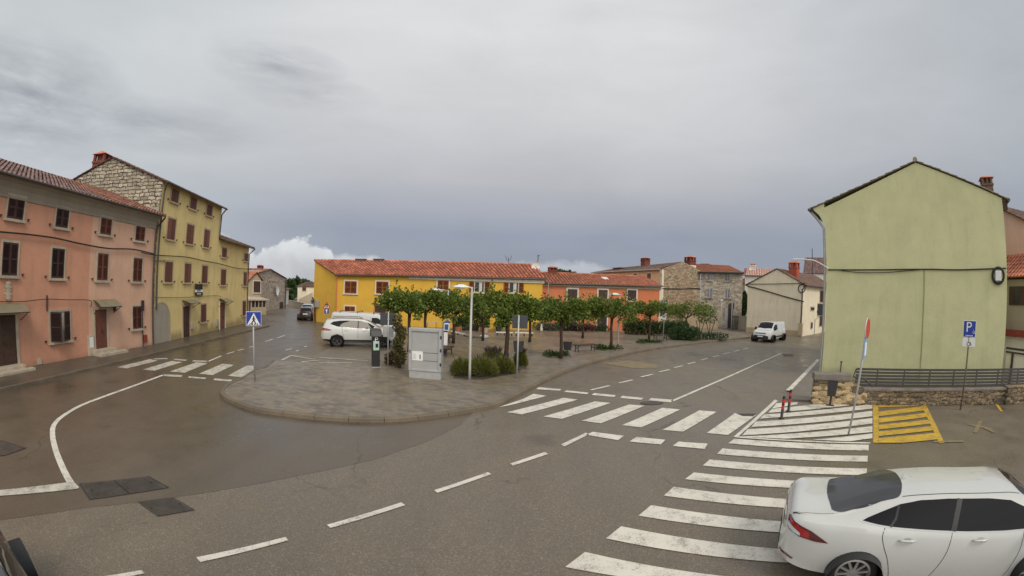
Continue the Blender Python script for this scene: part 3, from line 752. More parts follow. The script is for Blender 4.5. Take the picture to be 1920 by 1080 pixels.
def tile_roof(root, p00, p10, p11, p01, tm, pitch=.23, row=.38, name='roof', thick=.05, amp=.045, chan='channel'):
    """barrel-tiled slope: p00-p10 is the eave, p01-p11 the ridge (local coordinates)"""
    p00, p10, p11, p01 = map(Vector, (p00, p10, p11, p01))
    W_ = max((p10 - p00).length, (p11 - p01).length); Hh = max((p01 - p00).length, (p11 - p10).length)
    nc = max(2, int(W_ / pitch)); nr = max(2, int(Hh / row))
    nrm = (p10 - p00).cross(p01 - p00).normalized()
    if nrm.z < 0: nrm = -nrm
    mb = MB(); sub = 5
    for r in range(nr):                                  # each course laps 5 cm over the one below: its own strip
        a, b = r / nr, min(1.0, (r + 1.12) / nr)
        rng = random.Random(r * 13 + nc)
        for c in range(nc):
            j = rng.uniform(-.006, .006); jj = rng.uniform(-.012, .012) / max(Hh, .1)
            vs = []
            for v, lift in ((a + jj, .035), (b + jj, .0)):
                for k in range(sub + 1):
                    u = (c + .13 + .74 * k / sub) / nc
                    q = p00.lerp(p10, u).lerp(p01.lerp(p11, u), v)
                    h = amp * (sin(pi * k / sub) ** .8) if True else 0
                    vs.append(q + nrm * (h + lift + j))
            m = sub + 1
            mb.add(vs, [(k, k + 1, m + k + 1, m + k) for k in range(sub)])
            if r == 0:                                   # open tile ends at the eave
                mb.add(vs[:m] + [p00.lerp(p10, c / nc), p00.lerp(p10, (c + 1) / nc)], [tuple([m] + list(range(m)) + [m + 1])])
    sk = [p00, p10, p11, p01]; lo = [q - nrm * thick for q in sk]
    mb.k = 1; mb.add(sk + lo, [(0, 1, 2, 3), (7, 6, 5, 4), (0, 4, 5, 1), (1, 5, 6, 2), (2, 6, 7, 3), (3, 7, 4, 0)])
    return mb.build(name, [tm, chan], root)
def ridge(root, a, b, tm, r=.1):
    mb = MB(); a, b = Vector(a), Vector(b); n = max(2, int((b - a).length / .4))
    for i in range(n):
        q = a.lerp(b, i / n); w = a.lerp(b, (i + 1.1) / n); mb.tube([q + Vector((0, 0, .02)), w], [r, r * .88], 8)
    return mb.build('ridge_tiles', tm, root)
def gutter(root, pts, r=.065, m='gutter', name='gutter'):
    mb = MB(); mb.tube(pts, r, 8); return mb.build(name, m, root)
M['red_chimney'] = mat('red_chimney', (.36, .075, .04), .8, .2, 3)
M['roof_green_edge'] = mat('roof_tiles_worn', (.27, .235, .17), .85, .3, 1.5, .25, 12, .3)
M['cornice_green'] = mat('cornice_stained', (.24, .23, .10), .9, .4, 2)
M['seam'] = mat('seam_green', (.30, .30, .15), .8, .1)
M['red_faded'] = mat('faded_red', (.24, .045, .035), .6, .2)
M['gutter'] = mat('gutter', (.07, .06, .055), .5, .15)
M['pipe_grey'] = mat('pipe_grey', (.34, .34, .30), .5, .1)
def chimney(root, c, w, h, m='brick', cap='roof_red', pots=True, d=None, on=None):
    d = d or w; mb = MB(); x, y, z = c
    mb.b2((x - w / 2, y - d / 2, z), (x + w / 2, y + d / 2, z + h * .62))
    mb.b2((x - w / 2 - .05, y - d / 2 - .05, z + h * .62), (x + w / 2 + .05, y + d / 2 + .05, z + h * .68))
    for i in (-1, 0, 1):
        for j in (-1, 1): mb.b2((x + i * w * .42 - w * .09, y + j * d * .42 - d * .09, z + h * .68), (x + i * w * .42 + w * .09, y + j * d * .42 + d * .09, z + h * .88))
    mb.b2((x - w * .3, y - d * .3, z + h * .68), (x + w * .3, y + d * .3, z + h * .87))
    ch = mb.build('chimney', m, root if on is None else on)
    mb = MB(); e = w / 2 + .1; f = d / 2 + .1
    mb.add([(x - e, y - f, z + h * .88), (x + e, y - f, z + h * .88), (x + e, y + f, z + h * .88), (x - e, y + f, z + h * .88), (x - e * .5, y, z + h), (x + e * .5, y, z + h)],
           [(0, 1, 2, 3), (0, 1, 5, 4), (2, 3, 4, 5), (1, 2, 5), (3, 0, 4)])
    mb.build('cap', cap, ch); return ch
def cable(name, pts, label, r=.018, group='cables strung along the house fronts', cat='cable', sub=6, m='cable'):
    mb = MB(); P = spline(pts, sub); o = P[0].copy()
    mb.tube([p - o for p in P], r, 6); return tag(mb.build(name, m, None, o, smooth=True), label, cat, group)
def wallmat(name, col, dirt=((.2, .17, .12), .45), **k):
    M[name] = mat(name, col, .88, .09, .9, .05, 14, .12, 50, dirt=dirt, **k)
wallmat('orange_wall', (.60, .30, .195), ((.25, .16, .10), .5), foot=((.19, .13, .085), .30, .6)); wallmat('salmon_wall', (.65, .405, .285), ((.26, .19, .13), .5), foot=((.2, .15, .10), .30, .6)); wallmat('yellow_wall', (.72, .575, .26), ((.27, .21, .1), .55), foot=((.22, .17, .09), .75, .7))
wallmat('cornice', (.33, .285, .225), ((.2, .18, .15), .6)); wallmat('bright_yellow', (.68, .41, .055), ((.5, .3, .04), .15))
wallmat('rust_wall', (.58, .19, .085), ((.3, .12, .06), .3)); wallmat('green_wall', (.63, .62, .355), ((.36, .36, .2), .42), foot=((.22, .22, .13), .5, .6))
wallmat('cream_wall', (.74, .66, .50), ((.38, .33, .24), .6)); wallmat('pale_orange', (.70, .43, .24)); wallmat('white_wall', (.7, .68, .62), ((.4, .38, .33), .4))
wallmat('render_grey', (.36, .32, .26), ((.2, .18, .15), .5)); wallmat('pink_wall', (.66, .45, .36)); wallmat('tan_wall', (.45, .36, .24), ((.25, .2, .13), .6))
M['stone_pale'] = stone_mat('stone_pale', (.52, .46, .36), (.33, .28, .21), (.07, .055, .042), .56, .21, .028)
M['stone_brown'] = stone_mat('stone_brown', (.50, .40, .27), (.33, .25, .165), (.22, .17, .12), .42, .17, .022, (.3, .19, .12))
M['stone_grey'] = stone_mat('stone_grey', (.56, .50, .40), (.36, .31, .245), (.46, .41, .34), .45, .2, .026)
M['stone_beige'] = stone_mat('stone_beige', (.55, .45, .36), (.42, .34, .27), (.44, .37, .30), .45, .2, .026)
M['stone_wall'] = stone_mat('stone_wall', (.40, .29, .16), (.17, .13, .09), (.075, .06, .045), .34, .15, .016, (.09, .08, .06))

# ---- pink and orange terrace, left
def pz1(x, y): return (x / 2.4, 270 + y / 2.4)
def pz2(x, y): return (250 + x / 2.7, 270 + y / 2.7)
PA, PB = G(30, 692, .1), G(286, 646, .1)
pd = (PB - PA).normalized(); PA = PA - pd * 5.0
fp = Frame(PA, PB)
r = fp.root('terraced_house', 'long three storey terrace in orange and salmon plaster with brown shutters, at the left edge', 'house')
zc0 = fp.hit(286, 425)[1]; ze = zc0 + .52
split = fp.hit(166, 560)[0]
mb = MB(); mb.b2((0, 0, -.05), (split, 8.5, ze)); mb.build('wall', 'orange_wall', r)
mb = MB(); mb.b2((split, .0, -.05), (fp.L, 8.5, ze)); w2 = mb.build('wall', 'salmon_wall', r)
mb = MB(); n = 6                                          # coved plaster cornice
prof = [(-.02, ze - .62), (-.06, ze - .6), (-.06, ze - .52), (-.03, ze - .5), (-.08, ze - .25), (-.22, ze - .06), (-.42, ze + .02), (-.42, ze + .1), (0, ze + .1), (0, ze - .62)]
mb.prism(prof, 0, fp.L, 'x'); mb.build('cornice', 'cornice', r)
slope = math.tan(radians(17.5)); dr = 4.4
xr1 = fp.L
xs = fp.hit(178, 380)[0]
tile_roof(r, (-.2, -.55, ze + .12), (xs, -.55, ze + .12), (xs, dr, ze + .12 + slope * (dr + .55)), (-.2, dr, ze + .12 + slope * (dr + .55)), 'roof_old', .24, .4, 'roof', .05, .06)
tile_roof(r, (xs, -.55, ze + .12), (xr1 + .25, -.55, ze + .12), (xr1 + .25, dr, ze + .12 + slope * (dr + .55)), (xs, dr, ze + .12 + slope * (dr + .55)), 'roof_rust', .24, .4, 'roof', .05, .06)
mb = MB(); mb.add([(-.2, dr, ze + .1 + slope * (dr + .55)), (xr1, dr, ze + .1 + slope * (dr + .55)), (xr1, 9, ze + .1), (-.2, 9, ze + .1)], [(0, 1, 2, 3)])
mb.add([(-.01, 0, ze), (-.01, 8.5, ze), (-.01, dr, ze + slope * dr)], [(0, 1, 2)]); mb.build('rear_roof', 'roof_old', r)
gutter(r, [(-.2, -.6, ze + .13), (xr1 + .1, -.6, ze + .08), (xr1 + .22, -.5, ze + .02), (xr1 + .12, -.12, ze - .42), (xr1 - .02, -.09, ze - .75), (xr1 - .02, -.09, .1)], .05, name='drainpipe')
for bx in [((33, 237, 107, 337), 0), ((250, 290, 307, 375), 0), ((450, 332, 500, 407), 0), ((608, 370, 650, 435), 0),
           ((8, 443, 78, 590), 1), ((230, 470, 287, 602), 1), ((436, 492, 484, 612), 1), ((597, 513, 637, 618), 1), ((595, 730, 635, 830), 1)]:
    l, t, rr, b = bx[0]; a = pz1(l, t); b2 = pz1(rr, b)
    rc = fp.rect(a[0], a[1], b2[0], b2[1])
    window(r, rc, 'shutter_dark' if l < 400 else 'shutter_red', fw=.09)
    if bx[1] == 0:                                       # bare grey plaster up to the cornice above the top windows
        mb = MB(); mb.b2((rc[0] - .45, -.012, rc[3] + .131), (rc[1] + .45, 0, ze - .5)); mb.build('lintel_plaster', 'cornice', r)
a = pz1(225, 753); b2 = pz1(313, 885); window(r, fp.rect(*a, *b2), 'shutter_dark', fw=.09, state='ajar')
a = pz1(-45, 770); b2 = pz1(72, 997); door(r, (*fp.rect(*a, *b2)[:2], .3, fp.rect(*a, *b2)[3]), 'wood')
a = pz1(427, 745); b2 = pz1(470, 925); rd = fp.rect(*a, *b2); door(r, (rd[0], rd[1] + .15, .35, rd[3]), 'shutter_red')
awning(r, (fp.hit(*pz1(-60, 735))[0], fp.hit(*pz1(95, 735))[0], fp.hit(*pz1(60, 745))[1] - .05, fp.hit(*pz1(60, 715))[1]), -.8)
awning(r, (fp.hit(*pz1(418, 715))[0], fp.hit(*pz1(512, 715))[0], fp.hit(*pz1(450, 727))[1] - .02, fp.hit(*pz1(450, 704))[1] + .05), -.7)
mb = MB(); x0, x1 = fp.hit(*pz1(-50, 990))[0], fp.hit(*pz1(92, 990))[0]; mb.b2((x0, -.5, .08), (x1, 0, .3)); mb.b2((x0, -.85, .08), (x1 + .3, -.5, .19)); mb.build('step', 'surround', r, bevel=.01)
mb = MB(); x0, x1 = rd[0] - .3, rd[1] + .7; mb.b2((x0, -.4, .08), (x1 - .2, 0, .35)); mb.b2((x0, -.8, .08), (x1 + .3, -.4, .22)); mb.build('step', 'surround', r, bevel=.01)
def fbox(fr, root, name, px, m, y=.1, lo=None):
    a = fr.rect(*px); mb = MB(); mb.b2((a[0], -y, a[2] if lo is None else lo), (a[1], 0, a[3])); return mb.build(name, m, root, bevel=.008)
k = fbox(fp, r, 'meter_cabinet', (*pz1(393, 862), *pz1(417, 940)), 'surround', .12, .1)
a = fp.rect(*pz1(397, 868), *pz1(414, 915)); mb = MB(); mb.b2((a[0], -.13, a[2]), (a[1], -.118, a[3])); mb.build('panel', 'sign_white', k)
fbox(fp, r, 'meter_cabinet', (*pz1(644, 858), *pz1(658, 892)), 'red_faded', .1)
fbox(fp, r, 'vent_cover', (*pz1(168, 965), *pz1(186, 992)), 'surround', .06)
x = fp.hit(*pz1(209, 715))[0]; z0, z1 = fp.hit(*pz1(209, 750))[1], fp.hit(*pz1(209, 680))[1]
mb = MB(); mb.tube([(x, -.05, z0), (x, -.05, z1)], .035, 8); mb.build('conduit', 'dark_steel', r)
x = fp.hit(*pz1(637, 800))[0]; mb = MB(); mb.tube([(x, -.08, .1), (x, -.08, fp.hit(*pz1(637, 705))[1])], .03, 8); mb.b2((x - .08, -.16, fp.hit(*pz1(637, 750))[1]), (x + .08, -.05, fp.hit(*pz1(637, 703))[1])); mb.build('conduit', 'dark_steel', r)
# stone relief of stacked carved pieces
a = fp.rect(*pz1(18, 620), *pz1(50, 702)); mb = MB(); w_ = a[1] - a[0]; h_ = a[3] - a[2]; xm = (a[0] + a[1]) / 2
for i in range(5):
    z = a[2] + h_ * (i + .5) / 5; ww = w_ * (.9 if i % 2 else .7)
    mb.lathe([(.001, -.1), (ww * .32, -.09), (ww * .38, -.05), (ww * .4, 0)], 10, (xm, 0, z), 'y')
    for sx in (-1, 1): mb.box((xm + sx * ww * .4, -.04, z + .02), (ww * .22, .08, h_ * .14), ry=sx * .5)
mb.build('stone_relief', 'surround', r)
lamp = MB(); x, z = fp.hit(*pz1(505, 738)); lamp.box((x, -.1, z + .05), (.06, .2, .05)); lamp.lathe([(.03, .08), (.09, .05), (.1, -.12), (.05, -.16)], 10, (x, -.2, z)); lamp.build('wall_lamp', 'dark_steel', r)
def fc(fr, pts, y=-.12): return [fr.world(fr.hit(*p, y)[0], y, fr.hit(*p, y)[1]) for p in pts]
cable('cable', fc(fp, [pz1(-60, 388), pz1(0, 395), pz1(120, 406), pz1(230, 420), pz1(272, 428), pz1(380, 452), pz1(490, 470), pz1(600, 474), pz1(690, 494)]), 'thick black cable bundle between the two upper window rows of the orange terrace', .035)
cable('cable', fc(fp, [pz1(-40, 700), pz1(0, 709), pz1(110, 708), pz1(208, 698), pz1(300, 701), pz1(405, 704), pz1(408, 735)]), 'thin dark cable above the ground floor doors of the orange terrace', .016)

# ---- tall yellow house with a bare stone gable
YA, YB = G(290, 645, .1), G(463, 606, .1)
fy = Frame(YA, YB)
r = fy.root('tall_house', 'tall four storey yellow house with a bare rubble stone gable and brick chimney', 'house')
xt = fy.hit(409, 470)[0]
zeL, zeR = fy.hit(306, 340)[1], fy.hit(414, 388)[1]; zt = (zeL + zeR) / 2
yl, zl = fy.hitx(131, 342); ya, za = fy.hitx(213, 297)
mb = MB(); D = yl
mb.b2((0.02, 0, -.05), (xt, D, zt)); mb.build('wall', 'yellow_wall', r)
mb = MB(); mb.prism([(0, 2), (D, 2), (D, zl), (ya, za), (0, zt)][::1], -.06, .02, 'x'); gb = mb.build('stone_gable', 'stone_pale', r)
# grey render flashing where the neighbour's roof runs up
q = [fy.hitx(*p) for p in ((192, 368), (200, 366), (262, 392), (291, 406), (291, 415))]
q0 = [(yy, zz) for yy, zz in q]; mb = MB(); mb.prism([(0, ze + .1), (0, ze + .62), (q0[2][0], q0[2][1] + .1), (q0[1][0], q0[1][1]), (q0[0][0], ze + 1.2)], -.085, -.061, 'x'); mb.build('render_patch', 'render_grey', r)
ov = .35
sl_ = (za - zt) / ya
tile_roof(r, (-.18, -ov, zt - sl_ * ov + .06), (xt + .3, -ov, zt - sl_ * ov + .06), (xt + .3, ya, za + .06), (-.18, ya, za + .06), 'roof_brown', .24, .4)
tile_roof(r, (xt + .3, D + ov, zl - .1), (-.18, D + ov, zl - .1), (-.18, ya, za + .06), (xt + .3, ya, za + .06), 'roof_brown', .24, .4)
mb = MB(); mb.prism([(0, zt - 1), (D, zt - 1), (D, zl), (ya, za), (0, zt)], xt, xt + .05, 'x'); mb.build('gable_wall', 'yellow_wall', r)
gutter(r, [(-.15, -ov - .05, zt - .08), (xt + .2, -ov - .05, zt - .1)], .06)
gutter(r, [(-.1, -ov, zt - .1), (.1, -.12, zt - .55), (.12, -.1, 2.0), (.12, -.1, ze)], .055, name='drainpipe')
gutter(r, [(xt + .1, -ov, zt - .12), (xt - .1, -.12, zt - .55), (xt - .1, -.1, fy.hit(412, 445)[1])], .05, name='drainpipe')
yc, zc = fy.hitx(178, 318); chimney(r, (.7, yc, zc - .9), 1.0, 2.2, d=1.05)
for bx in [(190, 230, 227, 295), (286, 272, 318, 330), (370, 310, 397, 363), (170, 377, 210, 483), (267, 408, 303, 505), (355, 434, 383, 523), (157, 597, 195, 698), (257, 606, 289, 700), (345, 617, 373, 703),
           (340, 812, 366, 900)]:
    window(r, fy.rect(*pz2(*bx[:2]), *pz2(*bx[2:])), 'shutter_red', 'tan_wall', fw=.1, solid=True)
# walled-up arch
l, rr_, zb, zt_ = fy.rect(*pz2(97, 805), *pz2(183, 1005)); xm = (l + rr_) / 2; ra = (rr_ - l) / 2
arc = [(l, .05)] + [(rr_, .05)] + [(xm + ra * cos(t), zt_ - ra + ra * sin(t)) for t in [pi * k / 14 for k in range(15)]]
mb = MB(); mb.prism(arc, -.015, .0, 'y'); ar = mb.build('blocked_arch', 'render_grey', r)
arc2 = [(xm + ra * cos(t), zt_ - ra + ra * sin(t)) for t in [pi * k / 14 for k in range(15)]]
mb = MB(); o2 = [(xm + (p[0] - xm) * 1.1, zt_ - ra + (p[1] - zt_ + ra) * 1.1) for p in arc2]
for i in range(14): mb.prism([arc2[i], o2[i], o2[i + 1], arc2[i + 1]][::-1], -.03, 0, 'y')
mb.b2((rr_, -.03, .05), (rr_ + ra * .1, 0, zt_ - ra)); mb.build('surround', 'tan_wall', ar)
a = fy.rect(*pz2(250, 822), *pz2(283, 966)); door(r, (a[0], a[1], .1, a[3]), 'wood', 'tan_wall')
awning(r, (fy.hit(*pz2(246, 800))[0], fy.hit(*pz2(300, 800))[0], fy.hit(*pz2(270, 803))[1], fy.hit(*pz2(270, 788))[1]), -.7)
fbox(fy, r, 'meter_cabinet', (*pz2(290, 905), *pz2(301, 936)), 'surround', .08)
low = r
cable('cable', fc(fy, [pz2(40, 548), pz2(110, 562), pz2(265, 572), pz2(350, 590), pz2(435, 606), pz2(520, 628), pz2(597, 634)]), 'black cable sagging across the yellow house fronts below the second floor', .03)
cable('cable', fc(fy, [pz2(105, 592), pz2(160, 592)], -.06), 'short black cable stub beside the first upper window of the tall yellow house', .02)
cable('cable', fc(fy, [pz2(100, 776), pz2(250, 777), pz2(430, 768), pz2(440, 792)], -.06), 'thin cable above the arch and doors of the tall yellow house', .014)
# banner hung between two windows
a = fy.rect(*pz2(304, 706), *pz2(342, 768)); bw, bh = a[1] - a[0], a[3] - a[2]
p0 = fy.world((a[0] + a[1]) / 2, -.1, a[3]); t = thing('banner', 'black and white cloth banner hanging under the first floor windows of the tall yellow house', 'banner', p0, fy.ang)
mb = MB(); nx, nz = 8, 10; vs = []
for j in range(nz + 1):
    for i in range(nx + 1):
        u, v = i / nx, j / nz
        vs.append((bw * (u - .5) + .05 * bw * v, -.03 * sin(u * 7) * v - .02, -bh * v + .06 * bh * sin(pi * u) * (v > .5) * (v - .5) - .06 * bh * (1 - abs(2 * u - 1)) * (1 - v)))
m_ = nx + 1; fs = [(j * m_ + i, j * m_ + i + 1, (j + 1) * m_ + i + 1, (j + 1) * m_ + i) for j in range(nz) for i in range(nx)]
mi = [1 if 5 <= f[0] // m_ <= 6 else 0 for f in fs]
mb.add(vs, fs); mb.m = mi; mb.build('cloth', ['black', 'sign_white'], t)
rng = random.Random(3)
def glyphs(text, size, loc, m):
    cu = bpy.data.curves.new('lettering', 'FONT'); cu.body = text; cu.size = size; cu.align_x = 'CENTER'; cu.align_y = 'CENTER'; cu.extrude = .002
    tmp = bpy.data.objects.new('tmp', cu); COL.objects.link(tmp); bpy.context.view_layer.update()
    me = bpy.data.meshes.new_from_object(tmp.evaluated_get(bpy.context.evaluated_depsgraph_get())); bpy.data.objects.remove(tmp)
    me.materials.clear(); me.materials.append(M[m]); return me
def letter(parent, text, size, loc, m, rot=(pi / 2, 0, 0), name='lettering', sx=1.0):
    o = bpy.data.objects.new(name, glyphs(text, size, loc, m)); COL.objects.link(o); o.parent = parent; o.location = loc; o.rotation_euler = rot; o.scale.x = sx; return o
for zf, cnt, m_ in ((.58, 5, 'black'), (.84, 6, 'sign_white')):  # the lettering is too small to read in the photo: short illegible strokes
    for i in range(cnt):
        mb = MB(); mb.box((bw * (-.28 + i * .56 / cnt), -.075, -bh * zf), (bw * .07, .006, bh * rng.uniform(.06, .11))); mb.build('print_stroke', m_, t)


# ---- lower yellow house next door
XB = fy.L
fl = Frame(fy.world(xt + .06, .02), fy.world(XB, .02))
r = fl.root('low_house', 'lower three storey yellow house joined to the far end of the tall one', 'house')
z1, z2 = fl.hit(414, 447)[1], fl.hit(474, 468)[1]; zl2 = (z1 + z2) / 2
mb = MB(); mb.b2((0, 0, -.05), (fl.L, 8, zl2)); mb.build('wall', 'yellow_wall', r)
sl2 = .30
tile_roof(r, (-.1, -.45, zl2 - .02), (fl.L + .3, -.45, zl2 - .02), (fl.L + .3, 4, zl2 + sl2 * 4.4), (-.1, 4, zl2 + sl2 * 4.4), 'roof_brown', .24, .4)
tile_roof(r, (fl.L + .3, 8.4, zl2 - .02), (-.1, 8.4, zl2 - .02), (-.1, 4, zl2 + sl2 * 4.4), (fl.L + .3, 4, zl2 + sl2 * 4.4), 'roof_brown', .24, .4)
mb = MB(); mb.prism([(0, zl2), (8, zl2), (4, zl2 + sl2 * 4)], fl.L - .05, fl.L, 'x'); mb.build('gable_wall', 'yellow_wall', r)
gutter(r, [(0, -.5, zl2 - .05), (fl.L + .25, -.5, zl2 - .1), (fl.L + .2, -.3, zl2 - .3), (fl.L - .05, -.08, zl2 - .6), (fl.L - .05, -.08, .1)], .05, name='drainpipe')
for bx in [(447, 527, 470, 572), (560, 555, 578, 592), (441, 636, 466, 713), (556, 650, 572, 716), (551, 796, 567, 867)]:
    window(r, fl.rect(*pz2(*bx[:2]), *pz2(*bx[2:])), 'shutter_red', 'tan_wall', fw=.1, solid=True)
a = fl.rect(*pz2(437, 803), *pz2(462, 926)); door(r, (a[0], a[1], .1, a[3]), 'shutter_red', 'white_trim', .12)
awning(r, (fl.hit(*pz2(433, 790))[0], fl.hit(*pz2(470, 790))[0], fl.hit(*pz2(450, 797))[1], fl.hit(*pz2(450, 781))[1]), -.7)
fbox(fl, r, 'meter_cabinet', (*pz2(417, 888), *pz2(428, 922)), 'surround', .08)
x, z = fl.hit(417, 410); za_ = zl2 + .4
t = thing('roof_antenna', 'thin antenna mast on the roof of the lower yellow house', 'antenna', fl.world(.6, 1.2, zl2))
mb = MB(); q = fl.hit(418, 404, 1.2)[1] - zl2; mb.tube([(0, 0, 0), (0, 0, q)], .03, 6); mb.build('mast', 'dark_steel', t)
mb = MB(); mb.tube([(-.2, -.1, q - .05), (.6, .25, q - .05)], .02, 6)
for i in range(5): mb.tube([(-.1 + i * .15, .2 - .1 + i * .06, q - .05), (-.1 + i * .15, -.3 + .1 + i * .06, q - .05)], .01, 5)
mb.build('aerial', 'dark_steel', t)
# ---- long bright yellow house across the plaza
AZF = radians(84)
LA = G(630, 608.5); fdir = Vector((sin(AZF), cos(AZF)))
ff = Frame(LA, LA + fdir * 40)
xe = ff.hit(1017, 540)[0]
zl_ = ff.hit(632, 514)[1]; zr_ = ff.hit(1021, 521.5)[1]
r = ff.root('long_house', 'long bright yellow two storey house with a red tiled roof across the plaza', 'house')
BK = DIR(588, 560, hypot(*ff.world(-3.2, 2.6)[:2])); bx_, by_ = ff.local(BK)
zrl = ZAT(591, 489, BK)
mb = MB(); mb.add([(0, 0, -.1), (xe, 0, -.1), (xe, 0, zr_), (0, 0, zl_)], [(0, 1, 2, 3)])
mb.add([(0, 0, -.1), (bx_, by_, -.1), (bx_, by_, zrl), (0, 0, zl_)], [(0, 1, 2, 3)])
rr_x, rr_z = ff.hit(1005, 497.5, by_)
mb.add([(xe, 0, -.1), (xe, by_ * 2, -.1), (xe, by_ * 2, zr_ - .1), (xe, by_, rr_z - .05), (xe, 0, zr_)], [(0, 1, 2, 3, 4)])
mb.add([(bx_, by_, -.1), (0, by_ * 2, -.1), (0, by_ * 2, zl_ - .1), (bx_, by_, zrl)], [(0, 1, 2, 3)])
mb.add([(0, by_ * 2, -.1), (xe, by_ * 2, -.1), (xe, by_ * 2, zl_ - .1), (0, by_ * 2, zl_ - .1)], [(0, 1, 2, 3)])
mb.build('wall', 'bright_yellow', r)
o_ = .3
tile_roof(r, (-.1, -o_, zl_ - .05), (xe + .25, -o_, zr_ - .05), (rr_x, by_, rr_z), (bx_ - .1, by_, zrl + .03), 'roof_red', .37, .46, amp=.12)
tile_roof(r, (xe + .25, by_ * 2 + .3, zr_ - .1), (-.1, by_ * 2 + .3, zl_ - .1), (bx_ - .1, by_, zrl + .02), (rr_x, by_, rr_z), 'roof_red', .37, .46, amp=.12)
ridge(r, (bx_ - .1, by_, zrl + .07), (rr_x, by_, rr_z + .06), 'roof_red')
mb = MB(); xk = ff.hit(767, 520)[0]
mb.b2((xk, -.12, ff.hit(900, 527.5)[1]), (xe + .15, 0, zr_ - .1)); mb.build('cornice', 'white_trim', r)
gutter(r, [(-.1, -o_ - .05, zl_ - .1), (xk, -o_ - .05, ff.hit(767, 517.5, -.3)[1])], .06)
gutter(r, [(xk, -o_ - .05, ff.hit(767, 518, -.3)[1]), (xe + .25, -o_ - .05, zr_ - .12)], .06)
gutter(r, [(-.05, -o_, zl_ - .12), (-.02, -.1, zl_ - .5), (.02, -.08, zl_ - .6), (.02, -.08, .1)], .05, 'rust_wall', 'drainpipe')
gutter(r, [(xe + .2, -o_, zr_ - .12), (xe + .55, -.14, zr_ - .45), (xe + .5, -.12, 2.2)], .045, 'pipe_grey', 'drainpipe')
def pz3(x, y): return (440 + x / 4.697, 430 + y / 4.697)
def pz5(x, y): return (680 + x / 4.32, 480 + y / 4.32)
for bx in [(pz3(970, 457), pz3(1075, 563)), (pz3(1247, 460), pz3(1354, 565)), (pz5(607, 198), pz5(697, 280)), (pz3(970, 678), pz3(1060, 760))]:
    window(r, ff.rect(*bx[0], *bx[1]), 'shutter_brown', 'white_trim', fw=.12, hooks=False, solid=False)
for bx in [(pz5(905, 208), pz5(985, 295)), (pz5(1185, 212), pz5(1262, 298))]:
    window(r, ff.rect(*bx[0], *bx[1]), 'shutter_brown', 'white_trim', fw=.1, hooks=False, state='open')
a = ff.rect(*pz3(1235, 670), *pz3(1330, 860)); door(r, (a[0], a[1], .1, a[3]), 'shutter_dark', 'rust_wall', .1)
for px in (677, 710): 
    x, z = ff.hit(px, 489, by_); mb = MB(); mb.b2((x - .45, by_ - .3, z - .2), (x + .45, by_ + .3, z + .12)); mb.b2((x - .55, by_ - .38, z + .12), (x + .55, by_ + .38, z + .19)); mb.build('chimney', 'roof_brown', r)
# gas / meter cabinet and old pipe on the end wall
fe = Frame(BK, LA)
x, z = fe.hit(597, 565); mb = MB(); mb.box((fe.world(x, -.15).xy.to_3d() - Vector((LA.x, LA.y, 0))) , (.1, .1, .1))
mb = MB(); P0 = [fe.world(fe.hit(*p)[0], -.1, fe.hit(*p)[1]) for p in (pz3(690, 600), pz3(712, 640), pz3(715, 820))]
def to_local(fr, p): q = fr.local(p); return (q[0], q[1], p.z)
mb.tube([to_local(ff, p) for p in P0], .07, 8); mb.build('drainpipe', 'cable', r)
mb = MB(); x, z = fe.hit(*pz3(733, 655)); p = to_local(ff, fe.world(x, -.14, z)); mb.box(p, (.5, .26, .7), rz=fe.ang - ff.ang); mb.build('meter_cabinet', 'pipe_grey', r, bevel=.02)
# things on its roof
x, z = ff.hit(953, 496, by_); zt2 = ff.hit(953, 482, by_)[1]
t = thing('roof_antenna', 'small forked aerial on the ridge of the long yellow house', 'antenna', ff.world(x, by_, z))
mb = MB(); hh = zt2 - z; mb.tube([(0, 0, 0), (0, 0, hh)], .03, 6); mb.build('mast', 'dark_steel', t)
mb = MB(); mb.tube([(-.3, 0, hh + .15), (-.18, 0, hh * .6), (.18, 0, hh * .6), (.3, 0, hh + .15)], .025, 6); mb.build('aerial', 'dark_steel', t)
x, z = ff.hit(1008, 500, by_); zt2 = ff.hit(1009, 478, by_)[1]
t = thing('roof_antenna', 'plain tall mast at the right end of the long yellow roof', 'antenna', ff.world(x, by_, z - .2))
mb = MB(); hh = zt2 - z + .2; mb.tube([(0, 0, 0), (.03, 0, hh)], .04, 6); mb.build('mast', 'dark_steel', t)
mb = MB(); mb.tube([(-.05, 0, hh - .1), (.2, .1, hh - .05)], .03, 6); mb.build('aerial', 'dark_steel', t)
def dish(label, loc, rad, az, m='white_metal'):
    t = thing('satellite_dish', label, 'satellite dish', loc, az)
    mb = MB(); pr = [(rad * k / 6, -.25 * rad * (k / 6) ** 2 + .0) for k in range(7)]
    mb.lathe([(max(.005, a), -b) for a, b in pr] + [(rad * .98, .27 * rad)], 18, (0, -.12, 0), 'y', cap=False)
    mb.v = [(v[0], -v[1] - .25, v[2]) for v in mb.v]; mb.build('bowl', m, t, smooth=True)
    mb = MB(); mb.tube([(0, 0, 0), (0, -.2, 0)], .03, 6); mb.tube([(0, -.25, -rad * .6), (0, -.25 - rad * .8, -rad * .1)], .015, 5); mb.build('arm', 'dark_steel', t); return t
dish('pale satellite dish above the joint of the yellow and orange roofs', ff.world(xe - .4, by_ * .7, ZAT(1016, 500, ff.world(xe - .4, by_ * .7))), .45, 0)

# warning and one way signs on the yellow end wall
def tri_sign(mb_parent, w, z, y, mats=('red', 'sign_white')):
    pass

